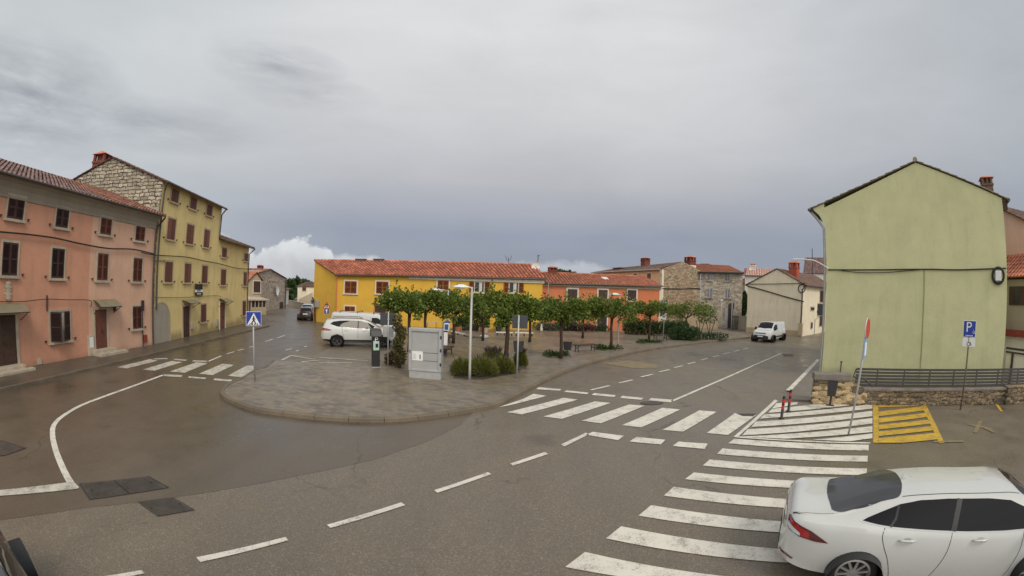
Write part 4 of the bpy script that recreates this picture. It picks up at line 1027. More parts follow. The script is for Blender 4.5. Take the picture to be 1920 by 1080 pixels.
# ---- orange house
fo = Frame(ff.world(xe, .25), ff.world(xe + 40, .25))
xo = fo.hit(1238.5, 560)[0]
z1, z2 = fo.hit(1024, 531)[1], fo.hit(1238, 536.5)[1]
r = fo.root('orange_house', 'lower orange two storey house with white framed windows beside the long yellow one', 'house')
dO = 3.4
mb = MB(); mb.b2((0.02, 0, -.1), (xo, dO * 2, min(z1, z2))); mb.build('wall', 'rust_wall', r)
ra_, rb_ = fo.hit(1029, 512.5, dO), fo.hit(1213, 519.5, dO)
zre = (ra_[1] + rb_[1]) / 2
tile_roof(r, (0, -.3, z1 + .0), (xo + .1, -.3, z2), (xo - .2, dO, rb_[1]), (0, dO, ra_[1]), 'roof_orange', .32, .42, amp=.09)
tile_roof(r, (xo + .1, dO * 2 + .3, z2), (0, dO * 2 + .3, z1), (0, dO, ra_[1]), (xo - .2, dO, rb_[1]), 'roof_orange', .32, .42, amp=.09)
ridge(r, (0, dO, ra_[1] + .05), (xo - .2, dO, rb_[1] + .05), 'roof_orange')
mb = MB(); mb.b2((.02, -.1, min(z1, z2) - .25), (xo, 0, min(z1, z2) - .02)); mb.build('cornice', 'surround', r)
gutter(r, [(0.3, -.36, z1 - .03), (xo + .1, -.36, z2 - .03)], .06)
mb = MB(); mb.b2((xo - .16, -.04, -.1), (xo + .05, 0, min(z1, z2))); mb.build('corner_strip', 'white_trim', r)
def pz6(x, y): return (1000 + x / 4.5, 460 + y / 4.5)
for bx in [(288, 370, 370, 462), (548, 376, 625, 458), (795, 378, 868, 466)]:
    window(r, fo.rect(*pz6(*bx[:2]), *pz6(*bx[2:])), 'shutter_dark', 'white_trim', fw=.14, hooks=False, solid=True)
a = fo.rect(*pz6(540, 600), *pz6(618, 720)); door(r, (a[0], a[1], .1, a[3]), 'shutter_dark', 'white_trim', .12)
a = fo.rect(*pz6(285, 590), *pz6(362, 680)); door(r, (a[0], a[1], .1, a[3]), 'shutter_dark', 'white_trim', .12)
x, z = fo.hit(1036, 513, dO); chimney(r, (x, dO, z - .5), .85, 1.25, d=.7)
x, z = fo.hit(1134, 523, dO * .55); mb = MB(); mb.box((x, dO * .55, z + .05), (.6, .8, .1), rx=.3); mb.build('roof_window', 'white_metal', r)

# ---- brown rubble gable with a pale long side, behind the orange house
NB = DIR(1240, 560, 50.0); FB = DIR(1113, 560, 62.0)
fb = Frame(FB, NB)                                       # pale side; gable runs to the right at x = L
r = fb.root('stone_gable_house', 'house with a bare brown rubble gable and pale orange side behind the orange house', 'house')
zb1 = fb.hit(1240, 505)[1]
yg, zg = fb.hitx(1281, 491, fb.L); yr, zr2 = fb.hitx(1313, 507, fb.L)
yr = max(yr, yg * 1.6)
mb = MB(); mb.b2((0, 0, -.1), (fb.L - .3, yr, zb1)); mb.build('wall', 'pale_orange', r)
mb = MB(); mb.prism([(0, -.1), (yr, -.1), (yr, zr2), (yg, zg), (0, zb1)], fb.L - .3, fb.L, 'x'); mb.build('stone_gable', 'stone_brown', r)
tile_roof(r, (-.3, -.35, zb1 + .02), (fb.L - .25, -.35, zb1 + .02), (fb.L - .25, yg, zg), (2.2, yg, zg - .25), 'roof_brown', .25, .42)
tile_roof(r, (fb.L - .25, yr + .3, zr2 + .05), (-.3, yr + .3, zr2 + .05), (2.2, yg, zg - .25), (fb.L - .25, yg, zg), 'roof_brown', .25, .42)
mb = MB(); mb.add([(-.3, -.35, zb1), (2.2, yg, zg - .25), (-.3, yr + .3, zb1), (0, 0, zb1 - .1)], [(0, 1, 2), (0, 2, 3)]); mb.build('hip', 'roof_brown', r)
gutter(r, [(-.3, -.4, zb1), (fb.L + .1, -.4, zb1 - .03), (fb.L + .1, -.2, zb1 - .5), (fb.L - .1, -.12, zb1 - .8), (fb.L - .1, -.1, .1)], .07, 'pipe_grey', 'drainpipe')
mb = MB(); mb.b2((fb.L - .34, -.04, -.1), (fb.L + .05, .25, zb1 - .1)); mb.build('corner_strip', 'cream_wall', r)
def pz7(x, y): return (1100 + x / 6, 470 + y / 6)
for bx in [(528, 258, 570, 300), (682, 255, 726, 318)]:
    window(r, fb.rect(*pz7(*bx[:2]), *pz7(*bx[2:])), 'shutter_brown', 'white_trim', fw=.1, hooks=False, solid=True)
yy, zz = yg * .6, zg
def on_plane(fr, px, py, y): x, z = fr.hit(px, py, y); return x, z
x, z = fb.hit(1210, 497, yg); chimney(r, (x, yg, z - .3), .9, 1.35)
x, z = fb.hit(1160, 508, yg * .35); mb = MB(); mb.b2((x - .9, yg * .35 - .3, z - .5), (x + .9, yg * .35 + .3, z + .35)); mb.b2((x - 1, yg * .35 - .4, z + .35), (x + 1, yg * .35 + .4, z + .45)); mb.build('chimney', 'brick', r)
yy, zz = fb.hitx(1294, 497, fb.L - 1.5); chimney(r, (fb.L - 1.5, yy, zz - .8), 1.05, 2.0, m='brick')
mb = MB(); mb.b2((fb.L - 2.05, yy - .55, zz - .8), (fb.L - .95, yy + .55, zz - .05)); mb.build('chimney_base', 'cream_wall', r)
gy0, gz0 = fb.hitx(1241, 541, fb.L); gy1, gz1 = fb.hitx(1312, 542, fb.L)
cable('cable', [fb.world(fb.L + .06, gy0, gz0), fb.world(fb.L + .06, (gy0 + gy1) / 2, (gz0 + gz1) / 2), fb.world(fb.L + .06, gy1, gz1), fb.world(fb.L + .06, gy1 + .4, gz1 - 1.2)], 'dark cable straight across the brown rubble gable', .05)

# ---- grey stone house with grey shutters
SB = DIR(1313, 560, 54.4); SE = DIR(1391.5, 560, 54.4)
fs = Frame(SB, SE)
r = fs.root('grey_stone_house', 'grey rubble stone house with pale grey shutters and an orange roof', 'house')
ze2 = fs.hit(1352, 511)[1]
mb = MB(); mb.b2((0, 0, -.1), (fs.L, 7, ze2)); mb.build('wall', 'stone_grey', r)
q1, q2 = fs.hit(1301, 494.5, 3.5), fs.hit(1367, 498, 3.5)
tile_roof(r, (-.3, -.4, ze2), (fs.L + .2, -.4, ze2), (q2[0], 3.5, q2[1]), (q1[0], 3.5, q1[1]), 'roof_orange', .25, .42)
mb = MB(); mb.add([(fs.L + .2, -.4, ze2 - .02), (fs.L + .2, 7.4, ze2 - .02), (q2[0], 3.5, q2[1])], [(0, 1, 2)]); mb.add([(fs.L + .2, 7.4, ze2), (-.3, 7.4, ze2), (q1[0], 3.5, q1[1]), (q2[0], 3.5, q2[1])], [(0, 1, 2, 3)]); mb.build('hip', 'roof_orange', r)
gutter(r, [(-.2, -.45, ze2), (fs.L + .2, -.45, ze2)], .1)
for bx in [(1358, 258, 1418, 335), (1555, 268, 1612, 340), (1350, 425, 1418, 528), (1555, 428, 1615, 535)]:
    window(r, fs.rect(*pz7(*bx[:2]), *pz7(*bx[2:])), 'shutter_grey', 'stone_grey', fw=.08, hooks=False, sill=True)
a = fs.rect(*pz7(1590, 590), *pz7(1645, 870)); xm = (a[0] + a[1]) / 2; ra = (a[1] - a[0]) / 2
mb = MB(); mb.prism([(a[0], 0), (a[1], 0)] + [(xm + ra * cos(t), a[3] - ra + ra * sin(t)) for t in [pi * k / 10 for k in range(11)]], -.04, 0, 'y'); mb.build('arched_door', 'shutter_dark', r)
mb = MB(); q = fs.hit(*pz7(1585, 700))[0]; mb.b2((q - .35, -.06, .2), (q - .02, 0, a[3] - .6)); mb.build('door_leaf', 'shutter_grey', r)
x, z = fs.hit(1322, 496, 3.5); mb = MB(); mb.b2((x - .6, 3.2, z - .3), (x + .6, 3.8, z + .1)); mb.build('chimney', 'roof_brown', r)

# garden walls and gate at its foot
def wall_thing(name, label, cat, A, B, h, th, m, cap=None, n=1):
    f_ = Frame(A, B); t = f_.root(name, label, cat); mb = MB()
    mb.b2((0, 0, -.1), (f_.L, th, h)); mb.build('wall', m, t)
    if cap: mb = MB(); mb.b2((-.03, -.04, h), (f_.L + .03, th + .04, h + .07)); mb.build('coping', cap, t, bevel=.01)
    return t
wall_thing('garden_wall', 'low brownish plastered garden wall at the foot of the brown rubble gable', 'wall', DIR(1284, 600, 50.5), DIR(1347, 600, 50.5), 1.75, .35, 'tan_wall', 'render_grey')
wall_thing('garden_wall', 'grey low yard wall between the stone house and the cream house', 'wall', DIR(1376, 600, 52.5), DIR(1400, 600, 52.5), 1.5, .3, 'render_grey', 'render_grey')
wall_thing('stone_pier', 'short rubble stone pier against the left corner of the cream house', 'pier', DIR(1399.5, 600, 49.2), DIR(1407.5, 600, 49.0), 2.15, .6, 'stone_grey', 'surround')
gA, gB = DIR(1372, 600, 52), DIR(1384, 600, 52); f_ = Frame(gA, gB)
t = f_.root('iron_gate', 'dark iron gate in the yard wall beside the grey stone house', 'gate'); mb = MB()
for i in range(9): mb.tube([(f_.L * i / 8, 0, .05), (f_.L * i / 8, 0, 1.6)], .025, 5)
for z in (.15, 1.0, 1.6): mb.tube([(0, 0, z), (f_.L, 0, z)], .03, 5)
mb.build('leaf', 'dark_steel', t); mb = MB(); mb.b2((-.12, -.1, 0), (0, .1, 1.8)); mb.build('post', 'dark_steel', t)

# ---- cream gable house on the right-hand street
CA, CB = DIR(1400, 600, 49.0), DIR(1504, 600, 46.3)
fc_ = Frame(CA, CB)
r = fc_.root('cream_house', 'cream plastered house with a plain gable and a red chimney, behind the driving van', 'house')
hl = fc_.hit(1402, 534)[1]; hr = fc_.hit(1506, 532)[1]; ax, az_ = fc_.hit(1457, 504)
he = (hl + hr) / 2; LD = 13.0
mb = MB(); mb.prism([(0, -.1), (fc_.L, -.1), (fc_.L, he), (ax, az_), (0, he)], 0, LD, 'y'); mb.build('wall', 'cream_wall', r)
tile_roof(r, (fc_.L + .35, -.12, he - .08), (fc_.L + .35, LD, he - .08), (ax, LD, az_ + .03), (ax, -.12, az_ + .03), 'roof_brown', .25, .42)
tile_roof(r, (-.35, LD, he - .1), (-.35, -.12, he - .1), (ax, -.12, az_ + .03), (ax, LD, az_ + .03), 'roof_brown', .25, .42)
gutter(r, [(fc_.L + .4, 0, he - .1), (fc_.L + .4, LD, he - .1)], .07)
gutter(r, [(fc_.L + .35, .1, he - .12), (fc_.L - .05, -.1, he - .5), (fc_.L - .12, -.1, .1)], .07, name='drainpipe')
mb = MB(); mb.b2((-.02, -.03, -.1), (fc_.L + .02, 0, .55)); mb.build('plinth', 'tan_wall', r)
cx, cz = fc_.hit(1489, 520, 1.6); chimney(r, (cx, 1.6, cz - .35), .95, 2.1, m='red_chimney')
def pz8(x, y): return (1380 + x / 5.683, 460 + y / 5.683)
fside = Frame(fc_.world(fc_.L, 0), fc_.world(fc_.L, LD))
rs = None
def side_win(parent, bx, **k):
    """window on the street side of the cream house, built in its own rotated holder"""
    rc = fside.rect(*pz8(*bx[:2]), *pz8(*bx[2:])); x0, x1, z0, z1 = rc
    mb = MB(); mb.b2((fc_.L, x0 - .1, z0 - .1), (fc_.L + .04, x1 + .1, z1 + .1)); w = mb.build('window', 'surround', parent)
    mb = MB()
    for i in range(int((z1 - z0) / .07)): mb.box((fc_.L + .06, (x0 + x1) / 2, z0 + .04 + i * .07), (.03, x1 - x0, .05), ry=.5)
    mb.build('shutter', k.get('m', 'shutter_red'), w)
side_win(r, (893, 485, 935, 605), m='wood'); side_win(r, (888, 750, 928, 858), m='wood'); side_win(r, (868, 622, 920, 745), m='shutter_dark')
side_win(r, (795, 660, 830, 690), m='shutter_dark'); side_win(r, (796, 825, 812, 882), m='shutter_dark')
p = [fc_.hit(*q, -.1) for q in (pz8(-5, 440), pz8(110, 430))]
cable('cable', [fc_.world(fc_.hit(*q, -.1)[0], -.1, fc_.hit(*q, -.1)[1]) for q in (pz8(110, 430), pz8(300, 480), pz8(500, 540), pz8(722, 600))], 'thick black cable running down across the cream gable', .06)
cable('cable', [fc_.world(fc_.hit(*q, -.1)[0], -.1, fc_.hit(*q, -.1)[1]) for q in (pz8(118, 412), pz8(300, 412), pz8(500, 409), pz8(750, 402))], 'thin level cable under the cream gable', .035)
x, z = fc_.hit(*pz8(700, 460), -.1); mb = MB()
mb.tube([(.4 * cos(t), 0, .42 * sin(t)) for t in [2 * pi * k / 16 for k in range(17)]], .05, 6)
tag(mb.build('cable_coil', 'cable', None, fc_.world(x, -.1, z)), 'coil of black cable high on the cream gable corner', 'cable'); bpy.data.objects['cable_coil'].rotation_euler.z = fc_.ang
x, z = fc_.hit(*pz8(700, 890), -.15); fbx = MB(); fbx.b2((x - .35, -.3, .1), (x + .1, 0, z + .55)); fbx.build('meter_cabinet', 'tan_wall', r)
# street sign plates beside it
# ---- roofs further up the village
def back_house(label, A, B, depth, h, rise, wm, rm, ch=None):
    f_ = Frame(A, B); t = f_.root('village_house', label, 'house')
    mb = MB(); mb.prism([(0, 0), (depth, 0), (depth, h), (depth / 2, h + rise), (0, h)], 0, f_.L, 'x'); mb.build('wall', wm, t)
    for s_ in (0, 1):
        a, b = ((-.3, -.3, h - .1), (f_.L + .3, -.3, h - .1)) if not s_ else ((f_.L + .3, depth + .3, h - .1), (-.3, depth + .3, h - .1))
        c_, d_ = ((f_.L + .3, depth / 2, h + rise), (-.3, depth / 2, h + rise)) if not s_ else ((-.3, depth / 2, h + rise), (f_.L + .3, depth / 2, h + rise))
        tile_roof(t, a, b, c_, d_, rm, .26, .5)
    if ch: chimney(t, (f_.L * ch, depth / 2, h + rise - .4), .8, 1.5)
    return f_, t
def hz_at(px, py, D): return ZAT(px, py, DIR(px, py, D))
D1 = 66; h_ = hz_at(1420, 516, D1)
f_, t = back_house('red roofed house far behind the left slope of the cream gable', DIR(1396, 560, D1), DIR(1470, 560, D1), 8, h_, hz_at(1430, 504, D1 + 4) - h_, 'white_wall', 'roof_orange')
x, z = f_.hit(1412, 503, 4); chimney(t, (x, 4, z - .6), .9, 1.4, m='cream_wall')
dish('white satellite dish on the chimney behind the cream gable', f_.world(f_.hit(1411, 506, 3)[0], 3.0, f_.hit(1411, 506, 3)[1]), .6, f_.ang)
D1 = 84; h_ = hz_at(1540, 512, D1)
f_, t = back_house('far house with a dark roof rising behind the right of the cream house', DIR(1508, 560, D1), DIR(1590, 560, D1), 14, h_, hz_at(1550, 483, D1 + 7) - h_, 'white_wall', 'roof_old')
D1 = 72; h_ = hz_at(1400, 530, D1)
back_house('small red roof seen between the stone house and the cream house', DIR(1386, 560, D1), DIR(1412, 560, D1 - 1), 6, h_, hz_at(1400, 520, D1 + 3) - h_, 'tan_wall', 'roof_red')
pm = DIR(1523, 480, 70); zt3 = ZAT(1523.5, 466, pm)
t = thing('roof_antenna', 'tall thin antenna mast in front of the far dark roof on the right', 'antenna', (pm.x, pm.y, 6)); mb = MB(); mb.tube([(0, 0, 0), (0, 0, zt3 - 6)], .06, 6); mb.build('mast', 'dark_steel', t)

# ---- pale green gable, right
DG = 22.3
ga, gb_ = DIR(1549.5, 520, DG), DIR(1888, 520, DG)
fg = Frame(ga, gb_)
r = fg.root('green_house', 'big pale green house with a blank gable wall facing the parking bay', 'house')
hl, hr = fg.hit(1549, 394)[1], fg.hit(1883, 376)[1]; gx, gz = fg.hit(1716, 302.5)
h0 = (hl + hr) / 2 + .12
mb = MB(); mb.prism([(0, -.1), (fg.L, -.1), (fg.L, h0), (gx, gz - .06), (0, h0)], 0, 12, 'y'); mb.build('wall', 'green_wall', r)
# flared eave on the street side
mb = MB(); prof = [(0, h0 - .95), (-.12, h0 - .7), (-.3, h0 - .35), (-.55, h0 - .12), (-.62, h0 + .0), (0, h0 + .22)]
mb.prism(prof, .0, 12, 'y'); mb.build('cornice', 'cornice_green', r)
mb = MB(); mb.prism([(q[0], q[1]) for q in prof], -.002, .0, 'y'); mb.build('cornice_end', 'green_wall', r)
slp = (gz - h0) / gx
def gable_edge(x0, z0, x1, z1): pass
for s_ in (0, 1):
    if not s_: a, b, c_, d_ = (-.75, 12, h0 - .0), (-.75, -.1, h0 - .0), (gx, -.1, gz + .02), (gx, 12, gz + .02)
    else: a, b, c_, d_ = (fg.L + .3, -.1, h0 - .05), (fg.L + .3, 12, h0 - .05), (gx, 12, gz + .02), (gx, -.1, gz + .02)
    tile_roof(r, a, b, c_, d_, 'roof_green_edge', .25, .42, amp=.035, thick=.02, chan='roof_green_edge')
ridge(r, (gx, -.12, gz + .05), (gx, 12, gz + .05), 'roof_green_edge', .12)
gutter(r, [(-.8, -.15, h0 - .08), (-.8, 12, h0 - .08)], .08)
gutter(r, [(-.8, .15, h0 - .1), (-.45, .12, h0 - .5), (-.1, .05, h0 - 1.0), (-.1, .05, 0)], .07, 'pipe_grey', 'drainpipe')
gutter(r, [(fg.L + .35, -.1, h0 - .1), (fg.L + .35, 12, h0 - .1)], .08)
mb = MB(); mb.b2((fg.L, .05, h0 - .5), (fg.L + .28, .2, h0 - .12)); mb.build('eave_bracket', 'wood', r)
x, z = fg.hit(1851, 355, 2.2); chimney(r, (x, 2.2, z - .75), .6, 1.4, m='roof_brown', d=.7)
x0, z0 = fg.hit(1733, 505); x1, z1 = fg.hit(1726, 693)
mb = MB(); mb.tube([(x0, -.02, z0), (x0 - .02, -.02, (z0 + z1) / 2), (x1, -.02, z1 - 1)], .025, 6); mb.build('conduit', 'seam', r)
mb = MB(); rng = random.Random(5)
cable('cable', [fg.world(fg.hit(*p)[0], -.06, fg.hit(*p)[1]) for p in ((1553, 506), (1640, 506), (1733, 505), (1800, 506), (1886, 503))], 'straight dark cable across the middle of the green gable', .032)
cable('cable', [fg.world(fg.hit(*p)[0], -.08, fg.hit(*p)[1]) for p in ((1570, 506), (1610, 511), (1660, 511), (1700, 508), (1733, 505))], 'slack thin cable drooping just below the straight one on the green gable', .018)
cx, cz = fg.hit(1871, 517)
t = thing('cable_coil', 'ring of black cable round a white box at the right end of the green gable', 'cable', fg.world(cx, -.1, cz), fg.ang)
mb = MB(); mb.tube([(.3 * cos(a), 0, .33 * sin(a)) for a in [2 * pi * k / 20 for k in range(21)]], .06, 6); mb.build('coil', 'cable', t)
mb = MB(); mb.b2((-.16, -.08, -.22), (.16, .06, .2)); mb.build('junction_box', 'white_metal', t, bevel=.02)
# damp marks at the foot, modelled as thin patches of exposed plaster
# street lamp on an arm
x, z = fg.hit(1553, 503, -.1); xe_, zq = fg.hit(1497, 487, -.6)
t = thing('wall_street_lamp', 'white street lamp on a bent arm sticking out left from the green house', 'street lamp', fg.world(x, -.1, z), fg.ang)
mb = MB(); L_ = xe_ - x; dz = zq - z
mb.tube(spline([(0, 0, 0), (L_ * .25, -.12, dz * .55), (L_ * .5, -.25, dz * .95), (L_ * .75, -.35, dz)], 5), .026, 8); mb.build('arm', 'white_metal', t)
mb = MB(); mb.box((L_ * .95, -.45, dz + .02), (abs(L_) * .5, .16, .06), rz=.25); mb.build('lamp_head', 'white_metal', t, bevel=.03)

# ---- pinkish house behind on the far right
D2 = 30.0
pa, pb = DIR(1872, 500, D2), DIR(2010, 500, D2 - 3)
fk = Frame(pa, pb)
r = fk.root('pink_house', 'pinkish house with a lower red tiled roof, at the right edge behind the green one', 'house')
zk0, zk1 = fk.hit(1893, 398)[1], fk.hit(1918, 411)[1]
zrf, zrb = fk.hit(1900, 520, -2.2)[1], fk.hit(1900, 478)[1]
mb = MB(); xa, xb_ = fk.hit(1860, 400)[0], fk.L
slp2 = (zk1 - zk0) / (fk.hit(1918, 411)[0] - fk.hit(1893, 398)[0])
mb.prism([(0, -.1), (xb_, -.1), (xb_, zk0 + slp2 * (xb_ - fk.hit(1893, 398)[0])), (0, zk0 - slp2 * fk.hit(1893, 398)[0])], 0, 9, 'y'); mb.build('wall', 'pink_wall', r)
za2 = zk0 - slp2 * fk.hit(1893, 398)[0]; zb2 = zk0 + slp2 * (xb_ - fk.hit(1893, 398)[0])
tile_roof(r, (xb_ + .3, -.25, zb2), (xb_ + .3, 9, zb2), (-.3, 9, za2 + .1), (-.3, -.25, za2 + .1), 'roof_brown', .26, .45)
tile_roof(r, (0, -2.4, zrf), (xb_, -2.4, zrf), (xb_, 0, zrb), (0, 0, zrb), 'roof_red', .26, .45)
mb = MB(); mb.b2((0, -2.0, -.1), (xb_, 0, zrf - .1)); mb.build('lean_to', 'render_grey', r)
l, rr_, zb, zt_ = fk.rect(1893, 537, 1918, 572, -2.0)
mb = MB(); mb.b2((l, -2.06, zb), (rr_ + 1.2, -2.0, zt_)); w = mb.build('window', 'shutter_dark', r); mb = MB(); mb.b2((l + .3, -2.075, zb + .1), (rr_ - .2, -2.06, zt_ - .1)); mb.build('pane', 'glass', w)
mb = MB(); z0_ = fk.hit(1900, 630, -2.0)[1]; z1_ = fk.hit(1900, 618, -2.0)[1]; mb.b2((0, -2.5, z0_), (xb_, -2.0, z1_)); mb.build('red_band', 'red_faded', r)
mb = MB(); mb.b2((0, -2.25, -.1), (xb_, -2.0, z0_)); mb.build('white_base', 'white_wall', r)
t = thing('fence_frame', 'dark steel frame with pale panels between the green house and the right edge', 'fence', fk.world(0, -4.2), fk.ang)
zf = fk.hit(1900, 652, -4.2)[1]; x0 = fk.hit(1887, 652, -4.2)[0]
mb = MB(); mb.b2((x0, -.04, zf - .1), (fk.L, .04, zf)); 
mb.b2((x0, -.04, zf - .26), (fk.L, .04, zf - .18)); mb.build('rail', 'dark_steel', t)
for i in range(3): mb = MB(); xx = fk.hit(1896, 690, -4.2)[0] + i * 1.5; mb.b2((xx - .05, -.05, 0), (xx + .05, .05, zf - .26)); mb.build('post', 'dark_steel', t)
mb = MB(); mb.b2((x0, .06, 0), (fk.L, .1, zf - .28)); mb.build('panel', 'white_wall', t)

# ---- far end of the left street
def fpz3(fr, *p): return fr.hit(*pz3(*p))
VA, VB = DIR(484, 560, 57.0), DIR(534.2, 560, 69.0)
fv = Frame(VA, VB)
r = fv.root('old_stone_house', 'old grey stone house with a glazed porch at the far end of the left street', 'house')
zv = fv.hit(533, 521)[1]; vx, vz = fv.hit(506, 505)
mb = MB(); mb.prism([(0, -.1), (fv.L, -.1), (fv.L, zv), (vx, vz), (0, fv.hit(487, 509)[1])], 0, 9, 'y'); mb.build('wall', 'stone_beige', r)
tile_roof(r, (fv.L + .3, -.2, zv - .05), (fv.L + .3, 9, zv - .05), (vx, 9, vz + .05), (vx, -.2, vz + .05), 'roof_red', .26, .45)
tile_roof(r, (-.6, 9, fv.hit(487, 509)[1] - .2), (-.6, -.2, fv.hit(487, 509)[1] - .2), (vx, -.2, vz + .05), (vx, 9, vz + .05), 'roof_red', .26, .45)
x, z = fv.hit(482, 503, 4); chimney(r, (x + 1.5, 4, vz - .3), .8, 1.2)
gutter(r, [(fv.L + .1, -.1, zv), (fv.L - .1, -.12, zv - .5), (fv.L - .1, -.1, 0)], .1, name='drainpipe')
l = fv.rect(*pz3(297, 435), *pz3(350, 455)); mb = MB(); mb.b2((l[0], -.05, l[2]), (l[1], 0, l[3])); mb.build('wall_plaque', 'surround', r)
l = fv.rect(*pz3(395, 640), *pz3(425, 700)); mb = MB(); mb.b2((l[0], -.05, 0), (l[1], 0, l[3])); mb.build('door', 'wood', r)
p = fv.hit(*pz3(355, 535)); dish('white satellite dish on the wall of the old stone house', fv.world(p[0], -.1, p[1]), .75, fv.ang)
# gabled porch
WA, WB = DIR(467, 560, 53.5), DIR(488.5, 560, 54.5)
fw_ = Frame(WA, WB)
r = fw_.root('porch_house', 'narrow gabled house with a dark window and a glazed veranda, beyond the yellow houses', 'house')
ax, az_ = fw_.hit(480.5, 511); hz = fw_.hit(487, 523)[1]
mb = MB(); mb.prism([(0, -.1), (fw_.L, -.1), (fw_.L, hz), (ax, az_), (0, hz)], 0, 3, 'y'); mb.build('wall', 'tan_wall', r)
tile_roof(r, (fw_.L + .25, -.2, hz - .2), (fw_.L + .25, 3, hz - .2), (ax, 3, az_ + .05), (ax, -.2, az_ + .05), 'roof_red', .26, .45)
tile_roof(r, (-.25, 3, hz - .2), (-.25, -.2, hz - .2), (ax, -.2, az_ + .05), (ax, 3, az_ + .05), 'roof_red', .26, .45)
window(r, fw_.rect(*pz3(165, 457), *pz3(225, 556)), 'shutter_dark', 'white_trim', fw=.1, hooks=False, solid=True)
va = DIR(502, 575, 52.5); vx_, vy_ = fw_.local(va)
zc_ = fw_.hit(487, 560, -1.5)[1]
mb = MB(); mb.box(((vx_ - 1) / 2, -.9, zc_), (vx_ + 1.6, 2.4, .14), rx=.12); mb.build('veranda_roof', 'surround', r)
for i in range(5): mb = MB(); xx = -.9 + (vx_ + .8) * i / 4; mb.b2((xx - .06, -1.9, 0), (xx + .06, -1.78, zc_ - .1)); mb.build('veranda_post', 'tan_wall', r)
mb = MB(); mb.b2((-.9, -1.84, .9), (vx_ - .1, -1.82, zc_ - .2)); mb.build('veranda_glass', 'glass', r)
mb = MB(); mb.b2((-.9, -1.88, 0), (vx_ - .1, -1.8, .9)); mb.build('veranda_base', 'tan_wall', r)
# white house beyond, small cream house with outside stair
D3 = 82; h_ = hz_at(540, 541, D3)
back_house('white house end just past the old stone house down the left street', DIR(535.5, 560, D3 - 6), DIR(541, 560, D3 + 4), 8, h_, .8, 'white_wall', 'roof_brown')
D3 = 92; ea, eb = DIR(557.5, 560, D3), DIR(600, 560, D3); fe2 = Frame(ea, eb)
r = fe2.root('small_house', 'small far cream house with an outside stair, left of the long yellow one', 'house')
zh = fe2.hit(560, 536.5)[1]; zp = fe2.hit(573, 528)[1]
mb = MB(); mb.b2((0, 0, -.1), (fe2.L, 6, zh)); mb.build('wall', 'cream_wall', r)
tile_roof(r, (-.3, -.3, zh), (fe2.L, -.3, zh), (fe2.L * .7, 3, zp), (1.8, 3, zp), 'roof_brown', .27, .5)
mb = MB(); mb.add([(-.3, -.3, zh), (1.8, 3, zp), (-.3, 6.3, zh)], [(0, 1, 2)]); mb.add([(-.3, 6.3, zh), (fe2.L, 6.3, zh), (fe2.L * .7, 3, zp), (1.8, 3, zp)], [(0, 1, 2, 3)]); mb.build('hip', 'roof_brown', r)
window(r, fe2.rect(*pz3(595, 510), *pz3(629, 542)), 'shutter_dark', 'white_trim', fw=.1, hooks=False, solid=True)
mb = MB(); s0, s1 = fe2.hit(*pz3(570, 612)), fe2.hit(*pz3(685, 555))
mb.prism([(s0[0], 0), (s1[0], 0), (s1[0], s1[1]), (s0[0], s0[1])], -1.2, -.01, 'y'); mb.build('outside_stair', 'surround', r)
wall_thing('garden_wall', 'pale low roadside wall before the small cream house at the end of the left street', 'wall', DIR(541, 568, 76), DIR(586, 576, 60), .9, .3, 'surround', 'render_grey')
# ------------------------------------------------------------------ vehicles
def pchip(xs, ys):
    n = len(xs); h = [xs[i + 1] - xs[i] for i in range(n - 1)]; d = [(ys[i + 1] - ys[i]) / h[i] for i in range(n - 1)]
    m = [d[0]] + [0 if d[i - 1] * d[i] <= 0 else 3 * (h[i - 1] + h[i]) / ((2 * h[i] + h[i - 1]) / d[i - 1] + (h[i] + 2 * h[i - 1]) / d[i]) for i in range(1, n - 1)] + [d[-1]]
    def f(x):
        if x <= xs[0]: return ys[0]
        if x >= xs[-1]: return ys[-1]
        i = max(k for k in range(n - 1) if xs[k] <= x); t = (x - xs[i]) / h[i]
        return (2 * t ** 3 - 3 * t * t + 1) * ys[i] + (t ** 3 - 2 * t * t + t) * h[i] * m[i] + (-2 * t ** 3 + 3 * t * t) * ys[i + 1] + (t ** 3 - t * t) * h[i] * m[i + 1]
    return f
